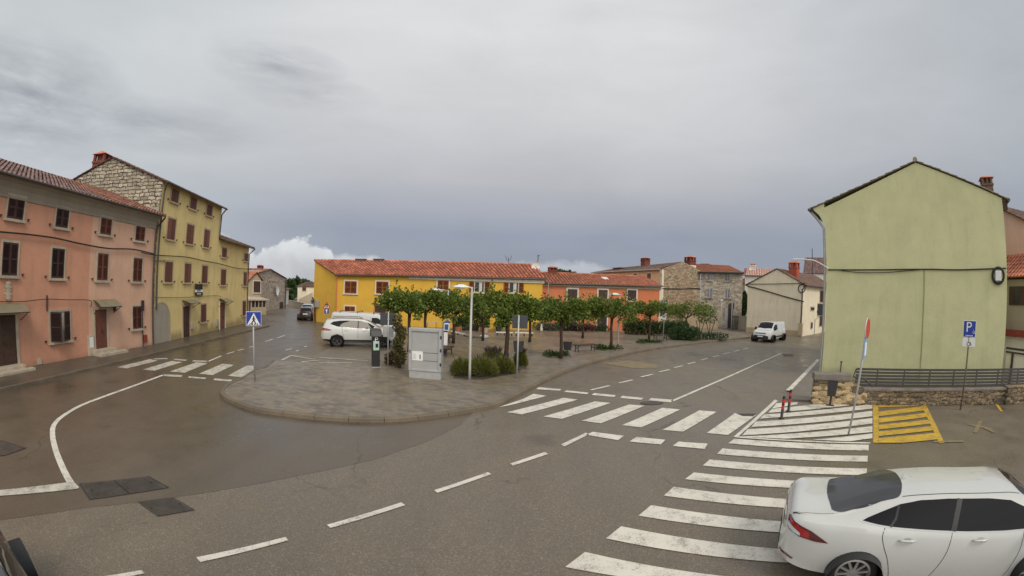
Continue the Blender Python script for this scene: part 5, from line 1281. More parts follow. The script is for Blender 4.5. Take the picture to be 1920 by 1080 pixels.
class Car:
    """loft along x (rear to front); every outline is a function of x"""
    def __init__(s, top, belt, wb, wt, bot, crown=.05, rail=.1):
        s.top, s.belt, s.wb, s.wt, s.bot = (pchip(*zip(*k)) for k in (top, belt, wb, wt, bot)); s.x0, s.x1 = top[0][0], top[-1][0]; s.crown = crown; s.rail = rail
    def ring(s, x):
        t, b, w, r, o = s.top(x), s.belt(x), s.wb(x), s.wt(x), s.bot(x)
        b = min(b, t - .012); g = t - b; rl = min(s.rail, g * .42); hh = b - o
        key = [(0, o), (w * .55, o), (w * .88, o + .012), (w * .965, o + .06), (w * .99, o + hh * .28), (w * 1.012, o + hh * .55), (w * 1.005, o + hh * .74), (w * .978, b - min(.05, g * .4)), (w - min(.03, g * .3) - .012, b + min(.012, g * .1))]
        r2 = min(r, w - .03)
        a = key[-1]
        for u in (.25, .5, .75): key.append((a[0] + (r2 - a[0]) * (u ** 1.12), a[1] + (t - rl - a[1]) * u))
        key += [(r2 - .004, t - rl), (r2 - rl * .35, t - rl * .45), (r2 - min(.14, r2 * .25), t - rl * .16 - s.crown * .3), (r2 * .45, t - s.crown * .06), (0, t)]
        return key
    def shell(s, n=84):
        xs = [s.x0 + (s.x1 - s.x0) * (.5 - .5 * cos(pi * i / n)) * .5 + (s.x1 - s.x0) * i / n * .5 for i in range(n + 1)]
        mb = MB(); R = []
        for x in xs:
            k = s.ring(x)
            pts = [(x, y, z) for y, z in k] + [(x, -y, z) for y, z in k[-2:0:-1]]
            R.append(len(mb.v)); mb.v += pts
        m = len(pts); fs = []
        for i in range(n):
            fs += [(R[i] + j, R[i] + (j + 1) % m, R[i + 1] + (j + 1) % m, R[i + 1] + j) for j in range(m)]
        fs += [tuple(range(R[0], R[0] + m)), tuple(range(R[-1], R[-1] + m))[::-1]]
        mb.f = fs; mb.m = [0] * len(fs); return mb
def car_root(name, label, loc, rz, scale=1.0, group=None, cat='car'):
    t = thing(name, label, cat, loc, rz, group); t.scale = (scale,) * 3; return t
def make_body(car, t, paint, arches, n=84, bevel=0, R=.34):
    mb = car.shell(n); body = mb.build('body', paint, t, smooth=True)
    bm = bmesh.new(); bm.from_mesh(body.data); bvh = BVHTree.FromBMesh(bm); bm.free()
    cut = MB()
    for ax in arches:
        for sy in (-1, 1): cut.lathe([(R, -.28), (R, .28)], 36, (ax, sy * (car.wb(ax) - .06), .335), 'y')
    c = cut.build('cutter', 'black_plastic'); md = body.modifiers.new('b', 'BOOLEAN'); md.operation = 'DIFFERENCE'; md.object = c; md.solver = 'EXACT'
    bpy.context.view_layer.update(); dg = bpy.context.evaluated_depsgraph_get()
    me = bpy.data.meshes.new_from_object(body.evaluated_get(dg)); body.modifiers.clear(); body.data = me; bpy.data.objects.remove(c)
    me.materials.clear(); me.materials.append(M[paint]); me.polygons.foreach_set('material_index', [0] * len(me.polygons))
    for p in me.polygons: p.use_smooth = True
    try: me.set_sharp_from_angle(angle=radians(38))
    except Exception: pass
    for ax in arches:
        for sy in (-1, 1):
            lm = MB(); lm.lathe([(R - .004, -.26), (R - .004, .245)], 32, (ax, sy * (car.wb(ax) - .06), .335), 'y', cap=False)
            lm.lathe([(.01, -.255), (R - .004, -.255)] if sy > 0 else [(.01, .24), (R - .004, .24)], 32, (ax, sy * (car.wb(ax) - .06), .335), 'y', cap=False)
            lm.build('wheel_arch', 'black_plastic', t, smooth=True)
    return body, bvh
def conform(bvh, poly, e1, e2, d, off=.006, step=.05):
    """panel lying on the shell: polygon given in the (e1, e2) plane, projected along d"""
    e1, e2, d = Vector(e1), Vector(e2), Vector(d)
    pts = [Vector((p[0], p[1])) for p in poly]; n = len(pts); B = []
    for i in range(n):
        a, b = pts[i], pts[(i + 1) % n]; k = max(1, int((b - a).length / step)); B += [a.lerp(b, j / k) for j in range(k)]
    lo = Vector((min(p.x for p in B), min(p.y for p in B))); hi = Vector((max(p.x for p in B), max(p.y for p in B)))
    def inside(q):
        c = False
        for i in range(len(B)):
            a, b = B[i], B[i - 1]
            if (a.y > q.y) != (b.y > q.y) and q.x < (b.x - a.x) * (q.y - a.y) / (b.y - a.y) + a.x: c = not c
        return c
    I = []; y = lo.y + step * .5
    while y < hi.y:
        x = lo.x + step * .5
        while x < hi.x:
            q = Vector((x, y))
            if inside(q) and min((q - b).length for b in B) > step * .45: I.append(q)
            x += step
        y += step
    vs, _, fs, *_ = geometry.delaunay_2d_cdt(B + I, [(i, (i + 1) % len(B)) for i in range(len(B))], [], 1, 1e-5)
    out = []; ok = []
    for v in vs:
        o = e1 * v.x + e2 * v.y - d * 6
        h = bvh.ray_cast(o, d)
        ok.append(h[0] is not None)
        if h[0] is None: out.append(o + d * 6); continue
        nn = h[1] if h[1].dot(d) < 0 else -h[1]
        out.append(h[0] + nn * off)
    fs = [f for f in fs if all(ok[i] for i in f)]
    seen = {}                                            # keep the largest connected patch only
    par = list(range(len(out)))
    def find(i):
        while par[i] != i: par[i] = par[par[i]]; i = par[i]
        return i
    for f in fs:
        for i in f[1:]: par[find(i)] = find(f[0])
    cnt = {}
    for f in fs: cnt[find(f[0])] = cnt.get(find(f[0]), 0) + 1
    best = max(cnt, key=cnt.get) if cnt else None
    fs = [f for f in fs if find(f[0]) == best]
    mp = {}
    for f in fs:
        for i in f: mp.setdefault(i, len(mp))
    vv = [None] * len(mp)
    for i, j in mp.items(): vv[j] = out[i]
    mb = MB(); mb.add(vv, [tuple(mp[i] for i in f) for f in fs]); return mb
SIDE = lambda sy: ((1, 0, 0), (0, 0, 1), (0, -sy, 0))
TOP = ((1, 0, 0), (0, 1, 0), (0, 0, -1))
REAR = ((0, 1, 0), (0, 0, 1), (1, 0, 0)); FRONT = ((0, 1, 0), (0, 0, 1), (-1, 0, 0))
def panel(bvh, t, name, m, poly, pr, off=.006, step=.05, closed_curve=False):
    if closed_curve: poly = [tuple(p) for p in spline([(*q, 0) for q in poly] + [(*poly[0], 0)], 4)][:-1]; poly = [(p[0], p[1]) for p in poly]
    return conform(bvh, poly, *pr, off=off, step=step).build(name, m, t, smooth=True)
def seam_poly(pts, w):
    P = [Vector((*p, 0)) for p in pts]; L, R = [], []
    for i, p in enumerate(P):
        d = (P[min(i + 1, len(P) - 1)] - P[max(i - 1, 0)]).normalized(); q = Vector((-d.y, d.x, 0)) * w / 2; L.append(p + q); R.append(p - q)
    return [(p.x, p.y) for p in L + R[::-1]]
def wheel(t, x, y, r, w, spokes, rim_m='alloy', rr=.66, name='wheel', hub_m=None):
    s = 1 if y > 0 else -1
    mb = MB(); pr = [(r * .62, -w / 2), (r * .93, -w / 2), (r * .985, -w / 2 + .02), (r, -w / 4), (r, w / 4), (r * .985, w / 2 - .02), (r * .93, w / 2 - .002), (r * .80, w / 2 + .008), (r * rr, w / 2 - .005), (r * (rr - .03), w / 2 - .05), (r * (rr - .05), -w / 2)]
    mb.lathe(pr, 40, (x, y, r), 'y', cap=False)
    if s < 0: mb.v = [(v[0], 2 * y - v[1], v[2]) for v in mb.v]
    ty = mb.build(name, 'rubber', t, smooth=True)
    mb = MB(); o = y + s * (w / 2 - .012); R_ = r * (rr - .02)
    n = 40
    ring = []
    for rad, dy in ((R_ + .012, .004), (R_ - .02, .012), (R_ - .035, -.03)): ring.append([(x + rad * cos(2 * pi * j / n), o + s * dy, r + rad * sin(2 * pi * j / n)) for j in range(n)])
    mb.add(sum(ring, []), [(i * n + j, i * n + (j + 1) % n, (i + 1) * n + (j + 1) % n, (i + 1) * n + j) for i in range(2) for j in range(n)])
    for k in range(spokes):
        a = 2 * pi * k / spokes + .2
        for da in ((-.10, .10) if spokes <= 6 else (0,)):
            c0, c1 = Vector((cos(a), 0, sin(a))), Vector((cos(a + da), 0, sin(a + da))); tn = Vector((-sin(a + da), 0, cos(a + da)))
            wd = .013 if spokes <= 6 else .016
            p0, p1 = c0 * R_ * .16, c1 * R_ * .98
            q = [p0 - tn * wd * 1.2, p0 + tn * wd * 1.2, p1 + tn * wd, p1 - tn * wd]
            B_ = Vector((x, o, r))
            mb.add([B_ + v + Vector((0, s * -.006, 0)) for v in q] + [B_ + v + Vector((0, -s * .05, 0)) for v in q], [(0, 1, 2, 3), (0, 4, 5, 1), (1, 5, 6, 2), (2, 6, 7, 3), (3, 7, 4, 0)])
    mb.lathe([(.002, 0), (R_ * .22, -.004), (R_ * .24, -.03)], 20, (x, 0, r), 'y', cap=False)
    k0 = len(mb.v) - 60
    mb.v[k0:] = [(v[0], o + s * v[1], v[2]) for v in mb.v[k0:]]
    mb.build('rim', rim_m, ty)
    mb = MB(); mb.lathe([(.01, -w * .2), (R_ - .03, -w * .2)], 24, (x, y, r), 'y', cap=True); mb.build('brake_disc', 'dark_steel', ty)
    return ty
def paintm(name, col, coat=1.0, rough=.32):
    m = bpy.data.materials.new(name); m.use_nodes = True; t = NT(m.node_tree); p = t.n['Principled BSDF']
    tc = t.new('ShaderNodeTexCoord').outputs['Object']; n = t.noise(tc, 1.6, 4, .6); n2 = t.noise(tc, 14, 3, .7)
    low = t.new('ShaderNodeSeparateXYZ'); t.link(tc, low.inputs[0])
    dust = t.math('MULTIPLY', t.math('SUBTRACT', .62, low.outputs[2], clamp=True), t.math('MULTIPLY', n2, 1.0), clamp=True)
    c = t.mix(t.math('MULTIPLY', dust, .8), t.mix(1.0, (*col, 1), t.ramp(n, [(.25, .96), (.75, 1.03)]), 'MULTIPLY'), (.22, .19, .15))
    t.link(c, p.inputs['Base Color']); p.inputs['Roughness'].default_value = rough; p.inputs['Coat Weight'].default_value = coat; p.inputs['Coat Roughness'].default_value = .04
    M[name] = m
paintm('paint_white', (.56, .57, .55)); paintm('paint_van', (.60, .61, .61)); paintm('paint_black', (.012, .012, .014)); paintm('paint_silver', (.42, .43, .44)); paintm('paint_dark', (.022, .024, .03))
M['car_glass'] = glass_mat('car_glass', (.010, .010, .012), .03); M['car_glass'].node_tree.nodes['Principled BSDF'].inputs['Specular IOR Level'].default_value = .22
M['rear_glass'] = glass_mat('rear_glass', (.03, .03, .036), .12)
M['chrome'] = mat('chrome', (.72, .72, .72), .18, .03, metal=.9)
M['alloy'] = mat('alloy', (.50, .50, .50), .3, .05, metal=.75)
M['alloy_dark'] = mat('alloy_dark', (.13, .13, .13), .35, .05, metal=.5)
M['lamp_red'] = mat('tail_lamp_red', (.33, .012, .015), .12, .1, 20, coat=1)
M['lamp_dark'] = mat('tail_lamp_dark', (.09, .008, .010), .12, .1, coat=1)
M['lamp_clear'] = mat('lamp_clear', (.55, .56, .58), .12, .1, coat=1)
M['gap'] = mat('panel_gap', (.03, .03, .03), .8, .05)

# ---- white saloon at the lower right, seen from behind its right rear wheel
def sedan():
    car = Car(top=[(-2.36, .80), (-2.33, .98), (-2.2, 1.075), (-1.92, 1.09), (-1.72, 1.12), (-1.4, 1.245), (-1.05, 1.36), (-.7, 1.42), (-.2, 1.45), (.6, 1.448), (.95, 1.39), (1.3, 1.19), (1.55, 1.03), (1.7, .96), (1.9, .90), (2.15, .78), (2.27, .6)],
              belt=[(-2.36, .66), (-2.3, .90), (-2.1, 1.0), (-1.6, 1.01), (-1.0, .985), (0, .95), (1.0, .93), (1.5, .88), (1.9, .78), (2.15, .66), (2.27, .5)],
              wb=[(-2.36, .60), (-2.3, .72), (-2.16, .80), (-1.8, .868), (-1.35, .895), (-.6, .885), (0, .885), (.8, .885), (1.35, .89), (1.8, .83), (2.1, .69), (2.27, .45)],
              wt=[(-2.36, .5), (-2.1, .66), (-1.8, .66), (-1.5, .60), (-1.0, .565), (-.3, .565), (.3, .575), (.7, .6), (1.2, .66), (1.7, .7), (2.27, .35)],
              bot=[(-2.36, .42), (-2.25, .30), (-1.9, .22), (-1.35, .2), (1.35, .2), (2.0, .2), (2.27, .28)], crown=.05, rail=.10)
    t = car_root('saloon_car', 'white four door saloon crossing the zebra stripes at the lower right corner', (0, 0, 0), 0)
    body, bvh = make_body(car, t, 'paint_white', (-1.35, 1.35), 96, R=.365)
    for s in (-1, 1):
        P = SIDE(s)
        gl = [(-1.42, 1.075), (-1.2, 1.165), (-.95, 1.265), (-.68, 1.325), (-.3, 1.352), (.3, 1.352), (.66, 1.327), (.95, 1.225), (1.15, 1.1), (1.26, .995), (.6, .985), (0, .995), (-.6, 1.02), (-1.0, 1.04)]
        trim = [(-1.46, 1.068), (-1.21, 1.175), (-.955, 1.276), (-.68, 1.338), (-.3, 1.366), (.3, 1.366), (.675, 1.339), (.97, 1.236), (1.175, 1.108), (1.31, .98), (.6, .968), (0, .978), (-.6, 1.003), (-1.0, 1.024)]
        tr = panel(bvh, t, 'window_trim', 'paint_white', trim, P, .004)
        panel(bvh, t, 'side_window', 'car_glass', gl, P, .009)
        panel(bvh, t, 'window_pillar', 'black_plastic', seam_poly([(-.19, 1.0), (-.16, 1.2), (-.13, 1.352)], .075), P, .011, .03)
        panel(bvh, t, 'window_pillar', 'black_plastic', seam_poly([(-1.06, 1.04), (-1.0, 1.12), (-.97, 1.25)], .03), P, .011, .03)
        for nm, sp_ in (('door_gap', [(-.2, .98), (-.2, .75), (-.25, .5), (-.33, .28)]), ('door_gap', [(-1.13, 1.03), (-1.14, .93), (-1.08, .78), (-.98, .6), (-.9, .40), (-.86, .27)]), ('door_gap', [(.93, .96), (.94, .7), (.90, .4), (.86, .28)])):
            panel(bvh, t, nm, 'gap', seam_poly(spline([(*q, 0) for q in sp_], 4) and [(v.x, v.y) for v in spline([(*q, 0) for q in sp_], 4)], .009), P, .002, .03)
        panel(bvh, t, 'sill_trim', 'black_plastic', [(-.95, .20), (.95, .20), (.93, .262), (-.93, .262)], P, .006)
        for hx in (-.80, .24):
            c, nn, *_ = bvh.ray_cast(Vector((hx, s * 3, .885)), Vector((0, -s, 0)))
            mb = MB(); mb.tube([c + nn * .012 + Vector((-.12, 0, -.004)), c + nn * .036 + Vector((-.07, 0, 0)), c + nn * .038 + Vector((.05, 0, 0)), c + nn * .012 + Vector((.11, 0, .002))], [.012, .017, .017, .012], 8)
            h = mb.build('door_handle', 'paint_white', t, smooth=True)
            panel(bvh, t, 'handle_recess', 'grey_steel', [(hx - .045, .89), (hx + .045, .89), (hx + .04, .918), (hx - .03, .918)], P, .003, .03)
        c, nn, *_ = bvh.ray_cast(Vector((1.1, s * 3, 1.0)), Vector((0, -s, 0)))
        mb = MB(); mb.lathe([(.001, -.1), (.06, -.09), (.085, -.03), (.085, .04), (.06, .09), (.001, .1)], 12, tuple(c + Vector((.02, s * .14, .02))), 'y'); mb.tube([c, c + Vector((.02, s * .1, .01))], .025, 6); mb.build('wing_mirror', 'paint_white', t, smooth=True)
        # tail lamp wraps round the corner
        tl = [(-2.36, .985), (-2.2, .955), (-2.02, .90), (-1.86, .815), (-1.78, .765), (-1.95, .765), (-2.15, .79), (-2.28, .84), (-2.36, .90)]
        lam = panel(bvh, t, 'tail_lamp', 'lamp_dark', tl, P, .008, .03)
        panel(bvh, lam, 'lens', 'lamp_red', [(-2.31, .965), (-2.17, .93), (-2.04, .875), (-2.03, .79), (-2.12, .80), (-2.2, .84)], P, .012, .03)
        panel(bvh, lam, 'reversing_lens', 'lamp_clear', [(-2.33, .92), (-2.27, .91), (-2.15, .845), (-2.14, .805), (-2.22, .825), (-2.32, .88)], P, .016, .03)
        panel(bvh, t, 'reflector', 'lamp_dark', [(-2.34, .50), (-2.24, .475), (-2.14, .43), (-2.16, .405), (-2.27, .445), (-2.34, .47)], P, .006, .03)
        hl = [(1.68, .80), (1.9, .79), (2.15, .70), (2.24, .62), (2.1, .60), (1.85, .66)]
        panel(bvh, t, 'headlight', 'lamp_clear', hl, P, .006)
    rw = [(-1.80, -.50), (-1.845, 0), (-1.80, .50), (-1.70, .59), (-1.5, .575), (-1.2, .535), (-.98, .50), (-.90, .25), (-.88, 0), (-.90, -.25), (-.98, -.50), (-1.2, -.535), (-1.5, -.575), (-1.70, -.59)]
    panel(bvh, t, 'rear_window', 'rear_glass', rw, TOP, .007, .03, True)
    ws = [(1.60, -.62), (1.68, 0), (1.60, .62), (1.4, .6), (1.1, .54), (.88, .50), (.80, 0), (.88, -.5), (1.1, -.54), (1.4, -.6)]
    panel(bvh, t, 'windscreen', 'car_glass', ws, TOP, .007, .03, True)
    for s in (-1, 1):
        panel(bvh, t, 'roof_gap', 'gap', seam_poly([(-.93, s * .505), (-.4, s * .515), (.82, s * .52)], .014), TOP, .003, .04)
    panel(bvh, t, 'boot_gap', 'gap', seam_poly([(-1.78, .62), (-2.0, .64), (-2.2, .62), (-2.28, .55)], .007), TOP, .002, .03)
    panel(bvh, t, 'boot_gap', 'gap', seam_poly([(-1.78, -.62), (-2.0, -.64), (-2.2, -.62), (-2.28, -.55)], .007), TOP, .002, .03)
    panel(bvh, t, 'number_plate', 'sign_white', [(-.26, .66), (.26, .66), (.26, .77), (-.26, .77)], REAR, .012)
    panel(bvh, t, 'tail_lamp_bar', 'lamp_dark', [(-.5, .845), (.5, .845), (.5, .885), (-.5, .885)], REAR, .01)
    panel(bvh, t, 'lower_valance', 'black_plastic', [(-.5, .33), (.5, .33), (.42, .45), (-.42, .45)], REAR, .008)
    mb = MB(); mb.add([(-.86, -.012, 1.405), (-.70, -.03, 1.415), (-.70, .03, 1.415), (-.86, .012, 1.405), (-.845, 0, 1.485), (-.815, 0, 1.48)], [(0, 1, 5, 4), (3, 4, 5, 2), (0, 4, 3), (1, 2, 5), (0, 3, 2, 1)]); mb.build('roof_antenna', 'paint_white', t)
    for ax in (-1.35, 1.35):
        for s in (-1, 1): wheel(t, ax, s * .785, .325, .2, 10, rr=.70)
    return t
ss = sedan(); sc_ = 1.045
az_car = radians(127)
hd = Vector((sin(az_car), cos(az_car))); rt = Vector((hd.y, -hd.x))
wc = G(1606, 1075, .31)                                   # right rear tyre, near its contact
org = wc + hd * 1.35 * sc_ - rt * .80 * sc_
ss.location = (org.x, org.y, .004); ss.rotation_euler.z = pi / 2 - az_car; ss.scale = (sc_ * 1.04, sc_ * .92, sc_ * .89)

# ---- white SUV in the side-street bay
def suv():
    car = Car(top=[(-2.25, .85), (-2.2, 1.12), (-2.1, 1.36), (-1.9, 1.60), (-1.5, 1.665), (-.6, 1.70), (.1, 1.69), (.45, 1.62), (.85, 1.40), (1.2, 1.17), (1.5, 1.09), (1.9, 1.02), (2.15, .90), (2.26, .65)],
              belt=[(-2.25, .78), (-2.1, 1.10), (-1.5, 1.10), (0, 1.04), (1.0, 1.0), (1.5, .98), (1.9, .9), (2.15, .78), (2.26, .55)],
              wb=[(-2.25, .68), (-2.1, .82), (-1.6, .90), (-.5, .915), (1.3, .915), (1.8, .86), (2.1, .72), (2.26, .5)],
              wt=[(-2.25, .55), (-2.0, .64), (-1.5, .66), (0, .66), (.8, .68), (1.3, .72), (1.9, .66), (2.26, .4)],
              bot=[(-2.25, .45), (-2.1, .32), (-1.4, .25), (1.5, .25), (2.1, .27), (2.26, .36)], rail=.1)
    t = car_root('suv', 'white family SUV parked side-on beside the plaza, in front of the long van', (0, 0, 0), 0)
    body, bvh = make_body(car, t, 'paint_white', (-1.32, 1.32), 70, R=.42)
    for s in (-1, 1):
        P = SIDE(s)
        panel(bvh, t, 'side_window', 'car_glass', [(-1.72, 1.36), (-1.55, 1.50), (-1.1, 1.57), (-.4, 1.59), (.15, 1.57), (.5, 1.45), (.82, 1.27), (.98, 1.13), (.4, 1.13), (-.5, 1.17), (-1.3, 1.22)], P, .008)
        panel(bvh, t, 'window_pillar', 'black_plastic', seam_poly([(-.12, 1.15), (-.08, 1.58)], .07), P, .012, .04)
        panel(bvh, t, 'cladding', 'black_plastic', [(-2.2, .40), (-1.8, .26), (1.9, .26), (2.2, .40), (2.2, .46), (1.8, .40), (1.72, .42), (1.62, .66), (1.32, .78), (1.0, .66), (.92, .44), (-.92, .44), (-1.0, .66), (-1.32, .78), (-1.64, .66), (-1.74, .44), (-2.0, .46)], P, .01)
        lam = panel(bvh, t, 'tail_lamp', 'lamp_red', [(-2.24, 1.13), (-1.95, 1.10), (-1.62, 1.02), (-1.75, .96), (-2.1, .97), (-2.24, 1.0)], P, .01, .04)
        panel(bvh, t, 'headlight', 'lamp_clear', [(1.62, 1.0), (1.95, .96), (2.15, .84), (2.0, .80), (1.7, .88)], P, .01, .04)
        panel(bvh, t, 'door_gap', 'gap', seam_poly([(-.12, 1.14), (-.12, .5)], .012), P, .004, .04); panel(bvh, t, 'door_gap', 'gap', seam_poly([(-1.05, 1.2), (-1.0, .85), (-.9, .5)], .012), P, .004, .04); panel(bvh, t, 'door_gap', 'gap', seam_poly([(1.02, 1.1), (1.0, .5)], .012), P, .004, .04)
        for hx in (-.8, .25): mb = MB(); c, nn, *_ = bvh.ray_cast(Vector((hx, s * 3, 1.0)), Vector((0, -s, 0))); mb.box(c + nn * .02, (.2, .03, .035)); mb.build('door_handle', 'paint_white', t, bevel=.008)
        c, nn, *_ = bvh.ray_cast(Vector((.85, s * 3, 1.12)), Vector((0, -s, 0))); mb = MB(); mb.box(c + Vector((0, s * .12, .05)), (.14, .2, .15)); mb.build('wing_mirror', 'paint_white', t, bevel=.03)
        mb = MB(); mb.tube([(-1.6, s * .6, 1.68), (-1.4, s * .6, 1.735), (0, s * .6, 1.745), (.2, s * .6, 1.69)], .02, 6); mb.build('roof_rail', 'black_plastic', t)
    panel(bvh, t, 'rear_window', 'car_glass', [(-.6, 1.2), (.6, 1.2), (.52, 1.5), (-.52, 1.5)], REAR, .01)
    panel(bvh, t, 'windscreen', 'car_glass', [(1.15, -.64), (1.22, 0), (1.15, .64), (.5, .58), (.42, 0), (.5, -.58)], TOP, .008, .08)
    panel(bvh, t, 'number_plate', 'sign_white', [(-.26, .82), (.26, .82), (.26, .93), (-.26, .93)], REAR, .012)
    for ax in (-1.32, 1.32):
        for s in (-1, 1): wheel(t, ax, s * .8, .36, .22, 5, 'alloy_dark')
    return t
sv = suv()
w1, w2 = G(632, 650, 0), G(733, 651, 0)
w2 = w1 + (w2 - w1).normalized() * 2.64 * 1.06
hd = (w2 - w1).normalized(); lf = Vector((-hd.y, hd.x)); sc_ = 1.06
org = (w1 + w2) / 2 + lf * .85 * sc_
sv.location = (org.x, org.y, .004); sv.rotation_euler.z = atan2(hd.y, hd.x); sv.scale = (sc_, sc_, sc_ * .93)

def make_van(kind, label):
    if kind == 'long':
        L2 = 2.6
        car = Car(top=[(-2.6, 1.0), (-2.57, 1.75), (-2.45, 1.93), (-1.5, 1.96), (.6, 1.95), (1.0, 1.88), (1.35, 1.66), (1.75, 1.36), (2.0, 1.24), (2.35, 1.10), (2.5, .9), (2.58, .6)],
                  belt=[(-2.6, .9), (-2.5, 1.1), (0, 1.1), (1.2, 1.12), (2.0, 1.05), (2.4, .85), (2.58, .5)],
                  wb=[(-2.6, .86), (-2.5, .92), (-1.5, .96), (1.4, .96), (2.0, .90), (2.4, .74), (2.58, .5)],
                  wt=[(-2.6, .74), (-2.4, .80), (0, .80), (1.0, .76), (1.7, .78), (2.2, .7), (2.58, .4)], bot=[(-2.6, .4), (-2.4, .3), (2.2, .28), (2.58, .38)], rail=.12)
        wx, R = (-1.55, 1.55), .38
    else:
        car = Car(top=[(-2.2, 1.0), (-2.17, 1.7), (-2.08, 1.83), (-1.2, 1.86), (.3, 1.85), (.62, 1.76), (.95, 1.52), (1.25, 1.25), (1.5, 1.14), (1.9, 1.05), (2.1, .92), (2.2, .6)],
                  belt=[(-2.2, .9), (-2.1, 1.1), (0, 1.08), (1.0, 1.06), (1.5, 1.02), (1.95, .9), (2.2, .5)],
                  wb=[(-2.2, .82), (-2.05, .89), (-1.2, .92), (1.2, .92), (1.75, .88), (2.05, .76), (2.2, .6)],
                  wt=[(-2.2, .7), (-2.0, .75), (0, .75), (.6, .70), (1.2, .74), (1.8, .74), (2.2, .5)], bot=[(-2.2, .4), (-2.05, .3), (1.9, .26), (2.2, .32)], rail=.11)
        wx, R = (-1.38, 1.38), .37
    t = car_root('van', label, (0, 0, 0), 0, cat='van')
    body, bvh = make_body(car, t, 'paint_van', wx, 64, R=R)
    q = .35 if kind == 'long' else 0
    for s in (-1, 1):
        P = SIDE(s)
        panel(bvh, t, 'door_window', 'car_glass', [(.12 + q, 1.16), (.14 + q, 1.6), (.55 + q, 1.6), (.92 + q, 1.36), (1.1 + q, 1.14)], P, .008)
        panel(bvh, t, 'door_gap', 'gap', seam_poly([(.03 + q, 1.68), (.03 + q, .42)], .014), P, .004, .05)
        panel(bvh, t, 'door_gap', 'gap', seam_poly([(-1.05, 1.68), (-1.05, .42)], .014), P, .004, .05)
        panel(bvh, t, 'side_moulding', 'black_plastic', [(-.95, .42), (wx[1] - R - .05, .42), (wx[1] - R - .05, .55), (-.95, .55)], P, .012)
        panel(bvh, t, 'headlight', 'lamp_clear', [(wx[1] + .3, .98), (car.x1 - .22, .92), (car.x1 - .1, .82), (wx[1] + .42, .86)], P, .01, .04)
        panel(bvh, t, 'tail_lamp', 'lamp_red', [(car.x0 + .02, 1.45), (car.x0 + .16, 1.45), (car.x0 + .16, .95), (car.x0 + .02, .95)], P, .01, .04)
        c, nn, *_ = bvh.ray_cast(Vector((.98 + q, s * 3, 1.12)), Vector((0, -s, 0))); mb = MB(); mb.box(c + Vector((0, s * .13, .08)), (.12, .2, .24)); mb.build('wing_mirror', 'black_plastic', t, bevel=.03)
        mb = MB(); c, nn, *_ = bvh.ray_cast(Vector((.15 + q, s * 3, 1.0)), Vector((0, -s, 0))); mb.box(c + nn * .02, (.18, .03, .04)); mb.build('door_handle', 'black_plastic', t)
    e = 1.0 if kind != 'long' else 1.4
    panel(bvh, t, 'windscreen', 'car_glass', [(1.17 + q * 1.3, -.70), (1.28 + q * 1.3, 0), (1.17 + q * 1.3, .70), (.55 + q * 1.2, .64), (.50 + q * 1.2, 0), (.55 + q * 1.2, -.64)], TOP, .008, .08)
    panel(bvh, t, 'front_bumper', 'black_plastic', [(-.66, .30), (.66, .30), (.74, .40), (.72, .60), (.5, .66), (-.5, .66), (-.72, .60), (-.74, .40)], FRONT, .014)
    panel(bvh, t, 'grille', 'black_plastic', [(-.52, .80), (.52, .80), (.5, .87), (-.5, .87)], FRONT, .012)
    panel(bvh, t, 'number_plate', 'sign_white', [(-.26, .50), (.26, .50), (.26, .60), (-.26, .60)], FRONT, .02)
    panel(bvh, t, 'rear_window', 'car_glass', [(-.6, 1.2), (.6, 1.2), (.56, 1.6), (-.56, 1.6)], REAR, .01)
    for ax in wx:
        for s in (-1, 1): wheel(t, ax, s * .785, .325, .2, 5, 'alloy_dark', .62)
    if kind == 'long':
        for x in (-1.9, -.6, .6): mb = MB(); mb.tube([(x, -.78, 1.90), (x, -.7, 2.02), (x, .7, 2.02), (x, .78, 1.90)], .03, 6); mb.build('roof_bar', 'black_plastic', t)
    return t
vb = make_van('short', 'white compact panel van driving towards the camera on the right-hand street')
hd = Vector((-.58, -.815)).normalized()
# nose faces the camera: headings from its two visible wheels
vp = G(1440, 641); sc_ = .98
f0, r0 = G(1447, 642), G(1473, 637.5)
hd = (f0 - r0).normalized(); hd = Vector((cos(atan2(hd.y, hd.x)), sin(atan2(hd.y, hd.x))))
hd = Vector((-.83, -.56)).normalized(); lf = Vector((-hd.y, hd.x))
org = f0 - hd * 1.38 * sc_ - lf * .84 * sc_
vb.location = (org.x, org.y, .004); vb.rotation_euler.z = atan2(hd.y, hd.x); vb.scale = (sc_, sc_, sc_ * .93)
vl = make_van('long', 'long white van with roof bars parked behind the SUV, before the yellow house')
p0, p1 = DIR(619, 610, 31.5), DIR(752, 610, 30.2)
hd = (p1 - p0).normalized(); c_ = (p0 + p1) / 2; sc_ = (p1 - p0).length / 5.2; c_ += Vector((-hd.y, hd.x)) * .9
vl.location = (c_.x, c_.y, .004); vl.rotation_euler.z = atan2(hd.y, hd.x); vl.scale = (sc_, sc_, sc_ * .9)

